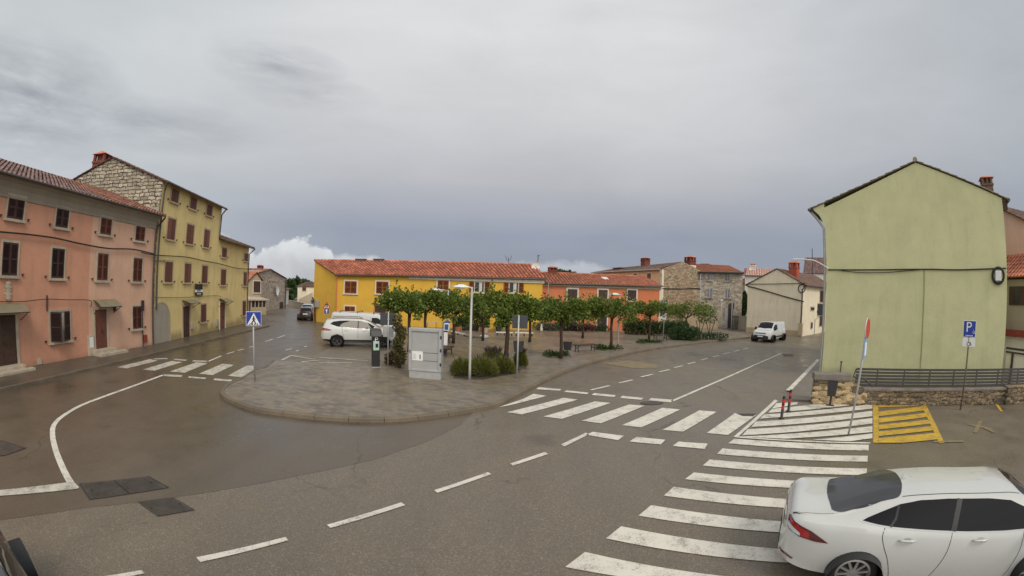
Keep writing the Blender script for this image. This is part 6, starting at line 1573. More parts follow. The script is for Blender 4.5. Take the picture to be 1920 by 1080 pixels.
def hatch(name, label, paint, loc, rz, sc_=1.0, mirrors=True):
    car = Car(top=[(-1.95, .8), (-1.92, 1.05), (-1.75, 1.28), (-1.5, 1.42), (-.7, 1.47), (.2, 1.44), (.6, 1.3), (1.05, 1.02), (1.5, .92), (1.85, .78), (1.97, .55)],
              belt=[(-1.95, .72), (-1.8, .95), (0, .93), (1.05, .88), (1.6, .78), (1.97, .48)],
              wb=[(-1.95, .62), (-1.8, .76), (-1.2, .85), (1.2, .85), (1.7, .76), (1.97, .45)], wt=[(-1.95, .5), (-1.6, .58), (0, .58), (.8, .62), (1.5, .6), (1.97, .35)],
              bot=[(-1.95, .4), (-1.8, .25), (1.7, .22), (1.97, .32)])
    t = car_root(name, label, loc, rz, sc_)
    body, bvh = make_body(car, t, paint, (-1.2, 1.25), 48, R=.34)
    for s in (-1, 1):
        P = SIDE(s)
        panel(bvh, t, 'side_window', 'car_glass', [(-1.4, 1.05), (-1.2, 1.3), (-.5, 1.37), (.1, 1.36), (.5, 1.22), (.85, .98)], P, .008)
        panel(bvh, t, 'tail_lamp', 'lamp_red', [(-1.92, 1.0), (-1.62, .98), (-1.68, .8), (-1.92, .8)], P, .01, .04)
        panel(bvh, t, 'headlight', 'lamp_clear', [(1.4, .82), (1.8, .72), (1.85, .62), (1.45, .68)], P, .01, .04)
        if not mirrors: continue
        c, nn, *_ = bvh.ray_cast(Vector((.7, s * 3, .98)), Vector((0, -s, 0))); mb = MB(); mb.box(c + Vector((0, s * .1, .04)), (.12, .18, .13)); mb.build('wing_mirror', paint, t, bevel=.03)
    panel(bvh, t, 'rear_window', 'car_glass', [(-.58, 1.04), (.58, 1.04), (.5, 1.33), (-.5, 1.33)], REAR, .01)
    panel(bvh, t, 'number_plate', 'sign_white', [(-.26, .68), (.26, .68), (.26, .79), (-.26, .79)], REAR, .012)
    panel(bvh, t, 'windscreen', 'car_glass', [(1.0, -.58), (1.08, 0), (1.0, .58), (.4, .52), (.32, 0), (.4, -.52)], TOP, .008, .08)
    for ax in (-1.2, 1.25):
        for s in (-1, 1): wheel(t, ax, s * .745, .31, .19, 5, 'alloy_dark')
    return t
c_ = G(563, 601.5) + Vector((.0, 1.9))
hatch('hatchback', 'black hatchback seen from behind, parked in the left street before the yellow house corner', 'paint_black', (c_.x, c_.y, .004), radians(106), .95)
c_ = DIR(580, 590, 52.5)
hatch('hatchback', 'silver hatchback mostly hidden behind the black one in the left street', 'paint_silver', (c_.x, c_.y, .004), radians(108), 1.0)
# dark car whose corner just enters the picture at the lower left
ca = G(22, 1010, .9); 
CDARK = (-4.3, .52)
hatch('dark_car', 'dark car at the lower left corner, only its edge inside the picture', 'paint_dark', (CDARK[0], CDARK[1], .004), radians(168.2), 1.0, False)
# ------------------------------------------------------------------ signs and street furniture
def facing(p, extra=0.0): return atan2(-p[1], -p[0]) + pi / 2 + extra     # local -y looks at the camera
def sheet(parent, name, m, w, h, z, y=0.0, t=.02, x=0.0, bevel=0.0):
    mb = MB(); mb.b2((x - w / 2, y - t / 2, z), (x + w / 2, y + t / 2, z + h)); return mb.build(name, m, parent, bevel=bevel)
def flat(parent, name, m, pts, y, t=.004):
    mb = MB(); mb.prism([(p[0], p[1]) for p in pts], y - t, y, 'y'); return mb.build(name, m, parent)
def pole(parent, h, r=.03, m='grey_steel', z0=0): mb = MB(); mb.tube([(0, 0, z0), (0, 0, h)], r, 10); return mb.build('pole', m, parent, smooth=True)
def walker(parent, cx, z, s, y, m='black', name='walking_figure'):
    """striding pedestrian pictogram"""
    mb = MB()
    def seg(a, b, w0, w1):
        a, b = Vector((*a, 0)), Vector((*b, 0)); d = (b - a).normalized(); q = Vector((-d.y, d.x, 0))
        P = [a + q * w0, a - q * w0, b - q * w1, b + q * w1]; mb.prism([(cx + p.x * s, z + p.y * s) for p in P][::-1], y - .004, y, 'y')
    mb.lathe([(.085 * s, -.004), (.085 * s, 0)], 12, (cx, y, z + .92 * s), 'y')
    seg((0, .83), (.02, .45), .09, .08); seg((.02, .48), (-.2, .24), .075, .06); seg((-.2, .26), (-.3, 0), .06, .05); seg((.03, .48), (.17, .24), .075, .06); seg((.17, .25), (.28, .02), .06, .05)
    seg((0, .8), (-.2, .55), .045, .04); seg((0, .8), (.2, .58), .045, .04)
    return mb.build(name, m, parent)

# pedestrian crossing sign
P = G(478, 713, KZ)
t = thing('crossing_sign', 'square blue pedestrian crossing sign on a pole at the rounded plaza tip', 'road sign', (P.x, P.y, KZ), facing(P, .12))
zt_ = ZAT(478, 584, P) - KZ; zb_ = ZAT(478, 611, P) - KZ; w = zt_ - zb_ + .02
pole(t, zt_ - .03)
pl_ = sheet(t, 'plate', 'grey_steel', w * 1.1, zt_ - zb_, zb_, -.045, .02, bevel=.006)
sheet(pl_, 'border', 'sign_white', w * 1.08, (zt_ - zb_) * .98, zb_ + .006, -.058, .004); sheet(pl_, 'blue_field', 'blue', w * 1.04, (zt_ - zb_) * .93, zb_ + .022, -.063, .004)
hh = zt_ - zb_; flat(pl_, 'white_triangle', 'sign_white', [(-w * .46, zb_ + hh * .08), (w * .46, zb_ + hh * .08), (0, zb_ + hh * .9)], -.0665)
walker(pl_, 0, zb_ + hh * .12, hh * .58, -.072)
for k in range(4): flat(pl_, 'stripe', 'black', [(-w * .33 + k * w * .19, zb_ + hh * .09), (-w * .26 + k * w * .19, zb_ + hh * .09), (-w * .20 + k * w * .155, zb_ + hh * .2), (-w * .25 + k * w * .155, zb_ + hh * .2)], -.0705)

# parking meter
P = G(704.5, 688, KZ); zt_ = ZAT(706, 616, P) - KZ
t = thing('parking_meter', 'black parking ticket machine with a white P and a pale green notice', 'parking meter', (P.x, P.y, KZ), facing(P, .15))
w = .34; mb = MB(); mb.b2((-w / 2, -.14, 0), (w / 2, .14, zt_ * .80)); mb.build('body', 'black_plastic', t, bevel=.02)
mb = MB(); mb.prism([(-.24, zt_ * .80), (.2, zt_ * .80), (.2, zt_), (-.14, zt_ * .955)], -w / 2 - .07, w / 2 + .07, 'x'); mb.build('hood', 'dark_steel', t, bevel=.02)
sheet(t, 'notice', 'notice_green', .26, zt_ * .235, zt_ * .45, -.146, .006); sheet(t, 'notice_print', 'black', .12, zt_ * .1, zt_ * .52, -.152, .003, .03)
letter(t, 'P', .3, (.0, -.148, zt_ * .72), 'sign_white')
mb = MB(); mb.b2((-.2, -.18, 0), (.2, .18, .03)); mb.build('base_plate', 'grey_steel', t)

# traffic sign backs beside the meter
def back_sign(pb, plates, label, name='traffic_sign', top=None, r=.032, extra=0):
    P = G(*pb, KZ); t = thing(name, label, 'road sign', (P.x, P.y, KZ), facing(P, extra))
    pole(t, ZAT(pb[0], top, P) - KZ, r)
    for (x0, y0, x1, y1, m) in plates:
        za, zb_ = ZAT((x0 + x1) / 2, y0, P) - KZ, ZAT((x0 + x1) / 2, y1, P) - KZ; D = P.length; xa, xb = (x0 - pb[0]) * D / F_PX, (x1 - pb[0]) * D / F_PX
        sheet(t, 'sign_plate', m, xb - xa, za - zb_, zb_, .05, .025, (xa + xb) / 2, bevel=.006)
        mb = MB(); zc = (za + zb_) / 2; mb.b2((-.045, -.04, zc - .03), (.045, .05, zc + .03)); mb.build('clamp', 'grey_steel', t)
    return t
back_sign((727.5, 687), [(712, 587, 742, 610, 'sign_back'), (717.5, 612, 737, 632, 'grey_steel')], 'two sign plates seen from behind on one pole next to the parking meter', top=585)
back_sign((969, 709), [(957, 591, 986, 616, 'sign_back')], 'single dark sign plate seen from behind on a pole by the litter bin', top=591, r=.036)

# poster cabinet
A_, B_ = G(767, 708, KZ), G(826, 713, KZ); fcab = Frame(A_, B_)
t = thing('poster_cabinet', 'grey steel poster cabinet on the plaza with one small white notice', 'display cabinet', (A_.x, A_.y, KZ), fcab.ang)
zt_ = (ZAT(766, 613.5, A_) + ZAT(828, 618.5, B_)) / 2 - KZ; L_ = fcab.L; dp = .28
mb = MB(); mb.b2((.0, 0, .0), (L_, dp, .30)); mb.build('plinth', 'grey_steel', t, bevel=.01)
mb = MB(); mb.b2((-.02, -.03, .30), (.10, dp, zt_)); mb.b2((L_ - .10, -.03, .30), (L_ + .02, dp, zt_)); mb.b2((.10, -.03, zt_ - .12), (L_ - .10, dp, zt_)); mb.b2((.10, -.03, .30), (L_ - .10, dp, .38)); mb.build('frame', 'grey_steel', t, bevel=.012)
mb = MB(); mb.b2((.10, .02, .38), (L_ - .10, dp - .02, zt_ - .12)); bk = mb.build('panel', 'cab_face', t)
for z in (.36, .52): mb = MB(); mb.b2((.12, .012, zt_ * z), (L_ - .12, .022, zt_ * z + .012)); mb.build('seam', 'dark_steel', bk)
mb = MB(); mb.b2((.12, .006, zt_ * .36), (.56, .018, zt_ * .36 + .36)); nt = mb.build('notice', 'sign_white', t)
for z in (.55, 1.1, 1.6): mb = MB(); mb.b2((L_ - .03, -.045, z), (L_ + .03, -.03, z + .12)); mb.build('hinge', 'dark_steel', t)
mb = MB(); mb.b2((.03, -.05, 1.0), (.06, -.03, 1.12)); mb.build('lock', 'dark_steel', t)
rng = random.Random(4)
for k in range(5): mb = MB(); mb.b2((.15, .003, zt_ * .36 + .06 + k * .045), (.15 + rng.uniform(.12, .2), .006, zt_ * .36 + .075 + k * .045)); mb.build('print_line', 'grey_steel', nt)
mb = MB(); mb.b2((.43, .003, zt_ * .36 + .06), (.47, .006, zt_ * .36 + .24)); mb.build('print_mark', 'black', nt)

# lamps: slender post, one sideways arm with a saucer
def lamp(pb, top, hx, label, zbase=KZ, group='saucer street lamps on the plaza', D=None, hr=17):
    P = G(*pb, zbase) if D is None else DIR(*pb, D); t = thing('street_lamp', label, 'street lamp', (P.x, P.y, zbase), facing(P), group)
    zt_ = ZAT(pb[0], top, P) - zbase; d = P.length; ax = (hx - pb[0]) * d / F_PX; R_ = hr * d / F_PX
    mb = MB(); mb.tube([(0, 0, 0), (0, 0, .5), (0, 0, zt_)], [.056, .052, .040], 12); mb.build('post', 'pole_grey', t, smooth=True)
    mb = MB(); mb.tube([(0, 0, zt_ - .05), (ax * .35, 0, zt_ + .0), (ax * .7, 0, zt_)], .035, 8); mb.build('arm', 'pole_grey', t)
    mb = MB(); mb.lathe([(.02, .07), (R_ * .25, .07), (R_ * .55, .035), (R_ * .95, -.025), (R_, -.045), (R_ * .9, -.05), (.02, -.02)], 24, (ax, 0, zt_ + .02)); h = mb.build('lamp_head', 'white_metal', t, smooth=True)
    mb = MB(); mb.lathe([(.12, -.09), (.14, -.05)], 16, (ax, 0, zt_)); mb.build('diffuser', 'sign_white', h); return t
lamp((880.5, 713), 538, 860, 'tall grey saucer street lamp standing in the lavender bed, nearest the road')
lamp((838, 640), 544, 815, 'saucer street lamp half hidden behind the row of trees left of the nearest lamp', D=27.0, hr=13)
lamp((1158, 652), 552, 1149, 'saucer street lamp among the right-hand trees in front of the orange house', hr=10)
# litter bins
def bin_post(pb, px, label):
    x0, y0, x1, y1 = px; P = G(*pb, KZ); t = thing('litter_bin', label, 'litter bin', (P.x, P.y, KZ), facing(P)); d = P.length / F_PX
    za, zb_ = ZAT((x0 + x1) / 2, y0, P) - KZ, ZAT((x0 + x1) / 2, y1, P) - KZ; xa, xb = (x0 - pb[0]) * d, (x1 - pb[0]) * d; xm = (xa + xb) / 2; w = xb - xa
    mb = MB(); n = 4
    top = [(xm - w / 2, -w * .32), (xm + w / 2, -w * .32), (xm + w / 2, w * .32), (xm - w / 2, w * .32)]; k = .78
    bo = [(xm + (p[0] - xm) * k, p[1] * k) for p in top]; inn = [(xm + (p[0] - xm) * .9, p[1] * .88) for p in top]
    mb.add([(*p, zb_) for p in bo] + [(*p, za) for p in top] + [(*p, za) for p in inn] + [(xm + (p[0] - xm) * .85, p[1] * .85, za - .2) for p in top],
           [(3, 2, 1, 0)] + [(r * 4 + i, r * 4 + (i + 1) % 4, r * 4 + 4 + (i + 1) % 4, r * 4 + 4 + i) for r in range(3) for i in range(4)] + [(12, 13, 14, 15)])
    mb.build('basket', 'dark_steel', t); mb = MB(); mb.tube([(xm, w * .32 * .8 + .03, 0), (xm, w * .32 * .8 + .03, za)], .04, 8); mb.b2((xm - .15, .0, -.0), (xm + .15, w * .5, .015)); mb.build('post', 'dark_steel', t)
    return t
bin_post((967, 694), (960.5, 640, 981, 659), 'dark tapered litter bin behind the plain sign pole near the lavender')
bin_post((1063, 664), (1055, 641, 1072, 656), 'square dark litter bin beside the backless bench and a planted tree')
bin_post((1553, 761), (1546, 714, 1566, 742), 'dark litter bin on a post in front of the rubble wall by the bollards')
# backless benches
def bench(pa, pb, label, dpt=.5, hh=.44):
    A, B = G(*pa, KZ), G(*pb, KZ); f_ = Frame(A, B); t = f_.root('bench', label, 'bench'); t.location.z = KZ; L_ = f_.L
    mb = MB()
    for i in range(5): mb.b2((-.15, i * dpt / 5 + .008, hh - .05), (L_ + .15, (i + 1) * dpt / 5 - .008, hh))
    mb.build('seat', 'wood', t, bevel=.006)
    for x in (0, L_):
        mb = MB(); mb.tube([(x, .06, 0), (x, .1, .03), (x, .12, hh * .7), (x, .04, hh - .05)], .03, 6); mb.tube([(x, dpt - .06, 0), (x, dpt - .1, .03), (x, dpt - .12, hh * .7), (x, dpt - .04, hh - .05)], .03, 6); mb.tube([(x, .12, hh * .55), (x, dpt - .12, hh * .55)], .025, 6); mb.build('leg', 'dark_steel', t)
    return t
bench((1086, 661), (1116, 659), 'dark backless slatted bench between two trees along the right-hand kerb')
bench((1232, 640), (1251, 639), 'farther backless bench near the thin sign pole and the clipped hedge')
bench((840, 669), (850, 664), 'dark bench half hidden behind the grey poster cabinet', .6)
bench((845, 644), (853, 640), 'second dark bench farther back beside the blue post box stand', .6)
# blue stand
P = G(836, 662, KZ); zt_ = ZAT(838, 600, P) - KZ
t = thing('blue_stand', 'blue stand with a white framed box behind the poster cabinet', 'information stand', (P.x, P.y, KZ), facing(P, -.1)); d = P.length / F_PX
mb = MB(); mb.b2((-.22, 0, 0), (.05, .3, zt_ * .93)); mb.build('body', 'blue_dull', t, bevel=.02)
z0, z1 = ZAT(838, 620, P) - KZ, ZAT(838, 605, P) - KZ
mb = MB(); x0, x1 = (831 - 836) * d, (842 - 836) * d; mb.b2((x0, -.12, z0), (x1, 0, z1)); mb.build('box', 'sign_white', t, bevel=.02)
mb = MB(); mb.b2((x0 + .05, -.128, z0 + .06), (x1 - .05, -.118, z1 - .08)); mb.build('box_window', 'blue_dull', t)
mb = MB(); mb.prism([(x0 - .04, z1), (x1 + .04, z1), ((x0 + x1) / 2, z1 + .16)], -.14, .32, 'y'); mb.build('roof', 'blue_dull', t)
mb = MB(); mb.b2((x0 + .02, -.03, .3), (x1 - .1, .0, z0 - .08)); mb.build('panel', 'sign_white', t)
# warning sign with a blue arrow plate on the end wall of the yellow house
P = G(612, 610, 0); P = P * .985
t = thing('warning_sign', 'red bordered warning triangle over a blue arrow plate by the yellow house corner', 'road sign', (P.x, P.y, 0), facing(P))
zz = lambda y: ZAT(613, y, P); d = P.length / F_PX
pole(t, zz(567), .035)
z0, z1 = zz(578), zz(567.5); w = 7.3 * d
p_ = flat(t, 'triangle', 'red', [(-w, z0), (w, z0), (0, z1 + .1)], -.05, .02)
flat(p_, 'white_field', 'sign_white', [(-w * .64, z0 + (z1 - z0) * .13), (w * .64, z0 + (z1 - z0) * .13), (0, z1 - (z1 - z0) * .12)], -.072)
mb = MB(); zc = z0 + (z1 - z0) * .2
for s in (-1, 1): mb.b2((s * w * .16 - .04, -.082, zc), (s * w * .16 + .04, -.076, zc + .28))
mb.b2((-w * .16, -.081, zc + .22), (w * .16, -.0765, zc + .30)); mb.build('symbol', 'black', p_)
z0, z1 = zz(587.5), zz(578.7); w = 4.3 * d
p_ = sheet(t, 'plate', 'blue', 2 * w, z1 - z0, z0, -.05, .02); mb = MB(); mb.b2((-.05, -.066, z0 + .06), (.05, -.062, z1 - .14)); mb.build('arrow_stem', 'sign_white', p_)
flat(p_, 'arrow_head', 'sign_white', [(-.14, z1 - .16), (.14, z1 - .16), (0, z1 - .03)], -.062)
# thin sign pole with plates at the far end of the plaza
P = G(1243, 641, KZ); t = thing('sign_post', 'thin pole with stacked blue and white plates before the far bench', 'road sign', (P.x, P.y, KZ), facing(P)); zz = lambda y: ZAT(1243, y, P) - KZ; d = P.length / F_PX
pole(t, zz(566), .03)
for y0, y1, w, m in ((566, 583, 6.5, 'pale_blue'), (583.5, 590, 8, 'sign_white'), (591, 599, 7, 'sign_white')): sheet(t, 'plate', m, w * d, zz(y0) - zz(y1), zz(y1), -.045, .02, bevel=.01)
mb = MB(); zc = zz(575); mb.tube([(-.07, -.06, zc + .12), (-.07, -.06, zc - .05), (0, -.06, zc - .12), (.07, -.06, zc - .05), (.07, -.06, zc + .12)], .018, 5); mb.build('symbol', 'sign_white', t)
for y0 in (585.5, 593): mb = MB(); mb.b2((-.12, -.06, zz(y0 + 2)), (.1, -.056, zz(y0))); mb.build('print_mark', 'blue', t)
# tall pole and sign near the stone house
P = DIR(1371, 615, 50.0); t = thing('sign_pole', 'pale pole with a small plate in front of the arched door of the stone house', 'road sign', (P.x, P.y, 0), facing(P)); pole(t, ZAT(1371, 567, P), .05)
zq = ZAT(1371, 569, P); sheet(t, 'sign_plate', 'sign_back', .5, .6, zq - .6, .07, .03)
P = DIR(1351.5, 615, 49.0); t = thing('thin_post', 'thin rusty post before the grey stone house wall', 'post', (P.x, P.y, 0), facing(P)); pole(t, ZAT(1351.5, 560, P), .035, 'pole_grey'); zq = ZAT(1351, 562, P); sheet(t, 'cap', 'white_metal', .3, .12, zq - .1, -.03, .06)
# round sign and plate by the cream house side wall
P = DIR(1535, 626, 44.5); t = thing('round_sign', 'dark back of a round sign with a square plate beside the cream house side windows', 'road sign', (P.x, P.y, 0), facing(P)); zz = lambda y: ZAT(1535, y, P)
mb = MB(); mb.tube([(-.45, 0, 0), (-.45, 0, zz(600)), (-.05, 0, zz(594)), (0, 0, zz(572))], .04, 8); mb.build('pole', 'grey_steel', t)
mb = MB(); mb.lathe([(.02, -.03), (.30, -.03), (.31, .0), (.02, .0)], 20, (0, -.06, zz(584.5)), 'y'); mb.build('disc', 'sign_back', t)
sheet(t, 'plate', 'sign_back', .55, zz(571) - zz(579), zz(579), -.06, .03)

# right side: bollards, leaning sign, parking sign, wall and railing
for (px, py, top), lb in (((1465, 785, 742), 'black and red flexible bollard, the nearer of the pair at the hatched corner'), ((1478, 772, 730), 'black and red flexible bollard, the farther of the pair at the hatched corner')):
    P = G(px, py); t = thing('bollard', lb, 'bollard', (P.x, P.y, .01), 0, 'bollards at the hatched corner'); hh = ZAT(px, top, P)
    mb = MB(); mb.lathe([(.09, 0), (.09, .02), (.048, .03), (.045, hh * .9), (.05, hh * .93), (.04, hh * .97), (.012, hh)], 16); mb.build('post', 'black_plastic', t, smooth=True)
    for a, b in ((.42, .58), (.70, .86)): mb = MB(); mb.lathe([(.0475, hh * a), (.0475, hh * b)], 16, cap=False); mb.build('reflective_band', 'red', t, smooth=True)
# leaning round sign with a blue plate, seen edge-on
P = G(1590, 818); t = thing('round_sign', 'round red sign over a blue plate on a leaning pole in the white hatching', 'road sign', (P.x, P.y, .01), facing(P)); zz = lambda y: ZAT(1612, y, P)
tilt = Matrix.Rotation(.055, 3, 'Y'); d = P.length / F_PX; e_rot = radians(77)
top = ZAT(1624, 597, P); mb = MB(); mb.tube([(0, 0, 0), (.05 * top * .5, 0, top * .5), (.055 * top, 0, top)], .032, 10); mb.build('pole', 'grey_steel', t, smooth=True)
za = ZAT(1623, 616, P); mb = MB(); R_ = (zz(597) - zz(636)) / 2
def disc(r0, r1, y0, y1, zc, m, name, par):
    mb = MB(); mb.lathe([(max(r0, .002), y0), (r1, y0), (r1, y1), (max(r0, .002), y1)], 28, (0, 0, 0), 'y')
    R = Matrix.Rotation(e_rot, 3, 'Z'); mb.v = [tuple(R @ Vector(v) + Vector((.055 * zc, 0, zc))) for v in mb.v]; return mb.build(name, m, par)
dd = disc(0, R_, -.05, -.03, za, 'sign_white', 'disc', t); disc(R_ * .74, R_ * .98, -.056, -.051, za, 'red', 'red_ring', dd)
mb = MB(); mb.box((0, -.055, 0), (R_ * .3, .006, R_ * .8)); R = Matrix.Rotation(e_rot, 3, 'Z'); mb.v = [tuple(R @ Vector(v) + Vector((.055 * za, 0, za))) for v in mb.v]; mb.build('symbol', 'red', dd)
zb0, zb1 = zz(672), zz(637); zc = (zb0 + zb1) / 2; mb = MB(); mb.box((0, -.04, 0), (.42, .02, zb1 - zb0)); mb.v = [tuple(R @ Vector(v) + Vector((.055 * zc, 0, zc))) for v in mb.v]; pq = mb.build('plate', 'pale_blue', t)
mb = MB(); mb.box((0, -.053, 0), (.2, .006, (zb1 - zb0) * .7)); mb.v = [tuple(R @ Vector(v) + Vector((.055 * zc, 0, zc))) for v in mb.v]; mb.build('symbol', 'sign_white', pq)
M['dummy'] = M['blue']
# disabled parking sign
P = G(1802, 760) * .955; t = thing('parking_sign', 'blue P parking sign with a white wheelchair plate on a pole before the railing', 'road sign', (P.x, P.y, 0), facing(P, .05)); zz = lambda y: ZAT(1820, y, P)
pole(t, zz(602), .036, 'pole_dark'); d = P.length / sin(P.length and 1.2) ; z0, z1 = zz(632), zz(601); w = (z1 - z0) * .93
p_ = sheet(t, 'plate', 'sign_white', w, z1 - z0, z0, -.05, .02, bevel=.006); sheet(p_, 'blue_field', 'blue', w * .93, (z1 - z0) * .95, z0 + .012, -.062, .005)
letter(p_, 'P', (z1 - z0) * .86, (-.035, -.066, z0 + (z1 - z0) * .58), 'sign_white')
def wheelchair(par, cx, z, s, y, m):
    mb = MB(); pts = [(cx + s * .28 * cos(a), y, z + s * .28 + s * .28 * sin(a)) for a in [radians(120 + 300 * k / 14) for k in range(15)]]; mb.tube(pts, s * .045, 6)
    mb.tube([(cx - .02 * s, y, z + s * .82), (cx, y, z + s * .42), (cx + s * .28, y, z + s * .42), (cx + s * .42, y, z + s * .08)], s * .05, 6); mb.lathe([(s * .08, -.004), (s * .08, .004)], 10, (cx - .02 * s, y, z + s * .93), 'y'); return mb.build('wheelchair_symbol', m, par)
wheelchair(p_, w * .33, z0 + (z1 - z0) * .22, (z1 - z0) * .24, -.068, 'sign_white')
for i in range(6): mb = MB(); mb.box((w * (-.25 + i * .1), -.066, z0 + (z1 - z0) * .09), (w * .06, .004, (z1 - z0) * .06)); mb.build('print_stroke', 'sign_white', p_)
z0, z1 = zz(650), zz(634); p_ = sheet(t, 'plate', 'sign_white', w, z1 - z0, z0, -.05, .02, bevel=.006); wheelchair(p_, 0, z0 + .03, (z1 - z0) * .85, -.066, 'black')
# rubble wall
A_, B_ = G(1523, 757), G(1890, 757.5); fw2 = Frame(A_, B_)
t = fw2.root('rubble_wall', 'low rubble stone wall with a concrete coping in front of the green house', 'wall')
zc1 = ZAT(1525, 700, A_); xs_ = fw2.hit(1590, 740)[0]; xm = fw2.hit(1622, 740)[0]; zl = fw2.hit(1760, 731)[1]; L_ = fw2.L
def rough_wall(pts, y0, y1, m, name):
    """wall face broken into jittered stones so the outline is not ruler-straight"""
    mb = MB(); mb.prism(pts, y0, y1, 'y'); return mb.build(name, m, t)
rough_wall([(0, -.05), (xm, -.05), (xm, zl), (xs_, zc1 - .22), (0, zc1 - .22)], 0, .45, 'stone_wall', 'stone_end')
mb = MB(); mb.b2((-.05, -.05, zc1 - .22), (xs_ + .05, .5, zc1)); mb.build('coping', 'concrete_cap', t, bevel=.02)
mb = MB(); mb.b2((xm, .02, -.05), (L_ - .2, .42, zl - .06)); mb.build('stone_run', 'stone_wall', t)
mb = MB(); mb.b2((xm - .1, -.02, zl - .06), (L_ - .2, .46, zl + .03)); mb.build('coping', 'concrete_cap', t, bevel=.02)
mb = MB(); mb.b2((L_ - .2, -.12, -.05), (L_ + 3, .5, zl + .08)); mb.build('stone_end', 'stone_wall', t)
rng = random.Random(11)
for st_m, lo_, hi_, cnt, sw, sh in (('facing', 0.05, xm, 60, (.22, .46), (.12, .22)), ('facing_dark', xm, L_ + 2.9, 120, (.12, .4), (.06, .17))):
  mb = MB()
  for i in range(cnt):                                     # stones standing proud of the mortar
      x = rng.uniform(lo_, hi_); hmax = (zc1 - .3) if x < xs_ else zl - .1; z = rng.uniform(.04, max(.1, hmax - .05)); y = (0 if x < xm else .02) if x < L_ - .2 else -.12
      w, h_ = rng.uniform(*sw), rng.uniform(*sh)
      n = rng.randint(5, 7); ph = rng.random() * 6; ang = [2 * pi * k / n + ph + rng.uniform(-.3, .3) for k in range(n)]; ang.sort()
      P_ = [(x + w / 2 * cos(a), z + h_ / 2 * sin(a)) for a in ang]; Q_ = [(x + (p[0] - x) * .7, z + (p[1] - z) * .7) for p in P_]
      dpt = rng.uniform(.012, .04)
      mb.add([(p[0], y + .01, p[1]) for p in P_] + [(p[0], y - dpt * .7, p[1]) for p in P_] + [(p[0], y - dpt, p[1]) for p in Q_],
             [(r_ * n + k, r_ * n + (k + 1) % n, (r_ + 1) * n + (k + 1) % n, (r_ + 1) * n + k) for r_ in range(2) for k in range(n)] + [tuple(range(2 * n, 3 * n))])
  tag(mb.build('facing_stones', st_m, t), kind='stuff')
# railing
t = fw2.root('railing', 'dark horizontal bar railing on top of the rubble wall', 'railing'); t.location.z = 0
yr_ = .3; z1 = fw2.hit(1760, 693, yr_)[1]; x0 = fw2.hit(1605, 700, yr_)[0]; zb_ = zl + .03
for k in range(6): z = zb_ + .06 + (z1 - zb_ - .08) * k / 5; mb = MB(); mb.b2((x0, yr_ - .015, z - .042), (L_ + 3, yr_ + .015, z + .042)); mb.build('bar', 'rail_grey', t)
for k in range(9): x = x0 + .9 + k * (L_ + 2 - x0) / 8; mb = MB(); mb.b2((x - .025, yr_ + .015, zb_), (x + .025, yr_ + .06, z1)); mb.build('post', 'rail_grey', t)
mb = MB(); mb.tube([(x0, yr_, z1 - .02), (x0 - .1, yr_, z1 - .3), (x0 + .35, yr_, zb_ + .3), (x0 + .8, yr_, zb_)], .035, 8); mb.build('handrail_end', 'rail_grey', t)
P = fw2.world(fw2.hit(1577, 690, .5)[0], .55); t = thing('short_post', 'short dark stub post standing just behind the rubble wall coping', 'post', (P.x, P.y, 0)); pole(t, zc1 + .38, .03, 'dark_steel'); mb = MB(); mb.lathe([(.045, 0), (.045, .03)], 10, (0, 0, zc1 + .36)); mb.build('cap', 'dark_steel', t)

# ------------------------------------------------------------------ planting
def leaf(vs, fs, p, d, s, rng, up=.3):
    """one bent leaf: two quads folded along the midrib"""
    d = d.normalized(); a = Vector((rng.gauss(0, 1), rng.gauss(0, 1), rng.gauss(0, .6) + up)); q = d.cross(a)
    if q.length < 1e-3: q = d.cross(Vector((0, 0, 1)) if abs(d.z) < .9 else Vector((1, 0, 0)))
    q.normalize(); n = q.cross(d); L = s * rng.uniform(.8, 1.3); w = L * .36
    o = len(vs); vs += [tuple(p), tuple(p + d * L * .45 + q * w - n * w * .3), tuple(p + d * L), tuple(p + d * L * .45 - q * w - n * w * .3)]
    fs += [(o, o + 1, o + 2), (o, o + 2, o + 3)]
def crown_mesh(blobs, count, size, rng, shoots=0):
    vs, fs = [], []
    wsum = sum(b[1][0] * b[1][1] * b[1][2] for b in blobs)
    for c, r in blobs:
        k = int(count * r[0] * r[1] * r[2] / wsum) + 20
        for _ in range(k):
            v = Vector((rng.gauss(0, 1), rng.gauss(0, 1), rng.gauss(0, 1))).normalized(); rad = rng.random() ** .42
            p = Vector((c[0] + v.x * r[0] * rad, c[1] + v.y * r[1] * rad, c[2] + v.z * r[2] * rad))
            leaf(vs, fs, p, (v + Vector((rng.gauss(0, .7), rng.gauss(0, .7), rng.gauss(0, .6) + .15))), size, rng)
    for _ in range(shoots):
        c, r = rng.choice(blobs); x, y = c[0] + rng.uniform(-.8, .8) * r[0], c[1] + rng.uniform(-.8, .8) * r[1]; h = rng.uniform(.25, .6); z0 = c[2] + r[2] * .6
        for j in range(9): leaf(vs, fs, Vector((x + rng.gauss(0, .05), y + rng.gauss(0, .05), z0 + h * j / 9)), Vector((rng.gauss(0, 1), rng.gauss(0, 1), 1.0)), size * .9, rng)
    mb = MB(); mb.add(vs, fs); return mb
def raw(mb, name, m, parent, loc=None):
    me = bpy.data.meshes.new(name); me.from_pydata(mb.v, [], mb.f); me.materials.append(M[m]); me.update(); o = bpy.data.objects.new(name, me); COL.objects.link(o)
    if parent is not None: o.parent = parent
    if loc is not None: o.location = loc
    return o
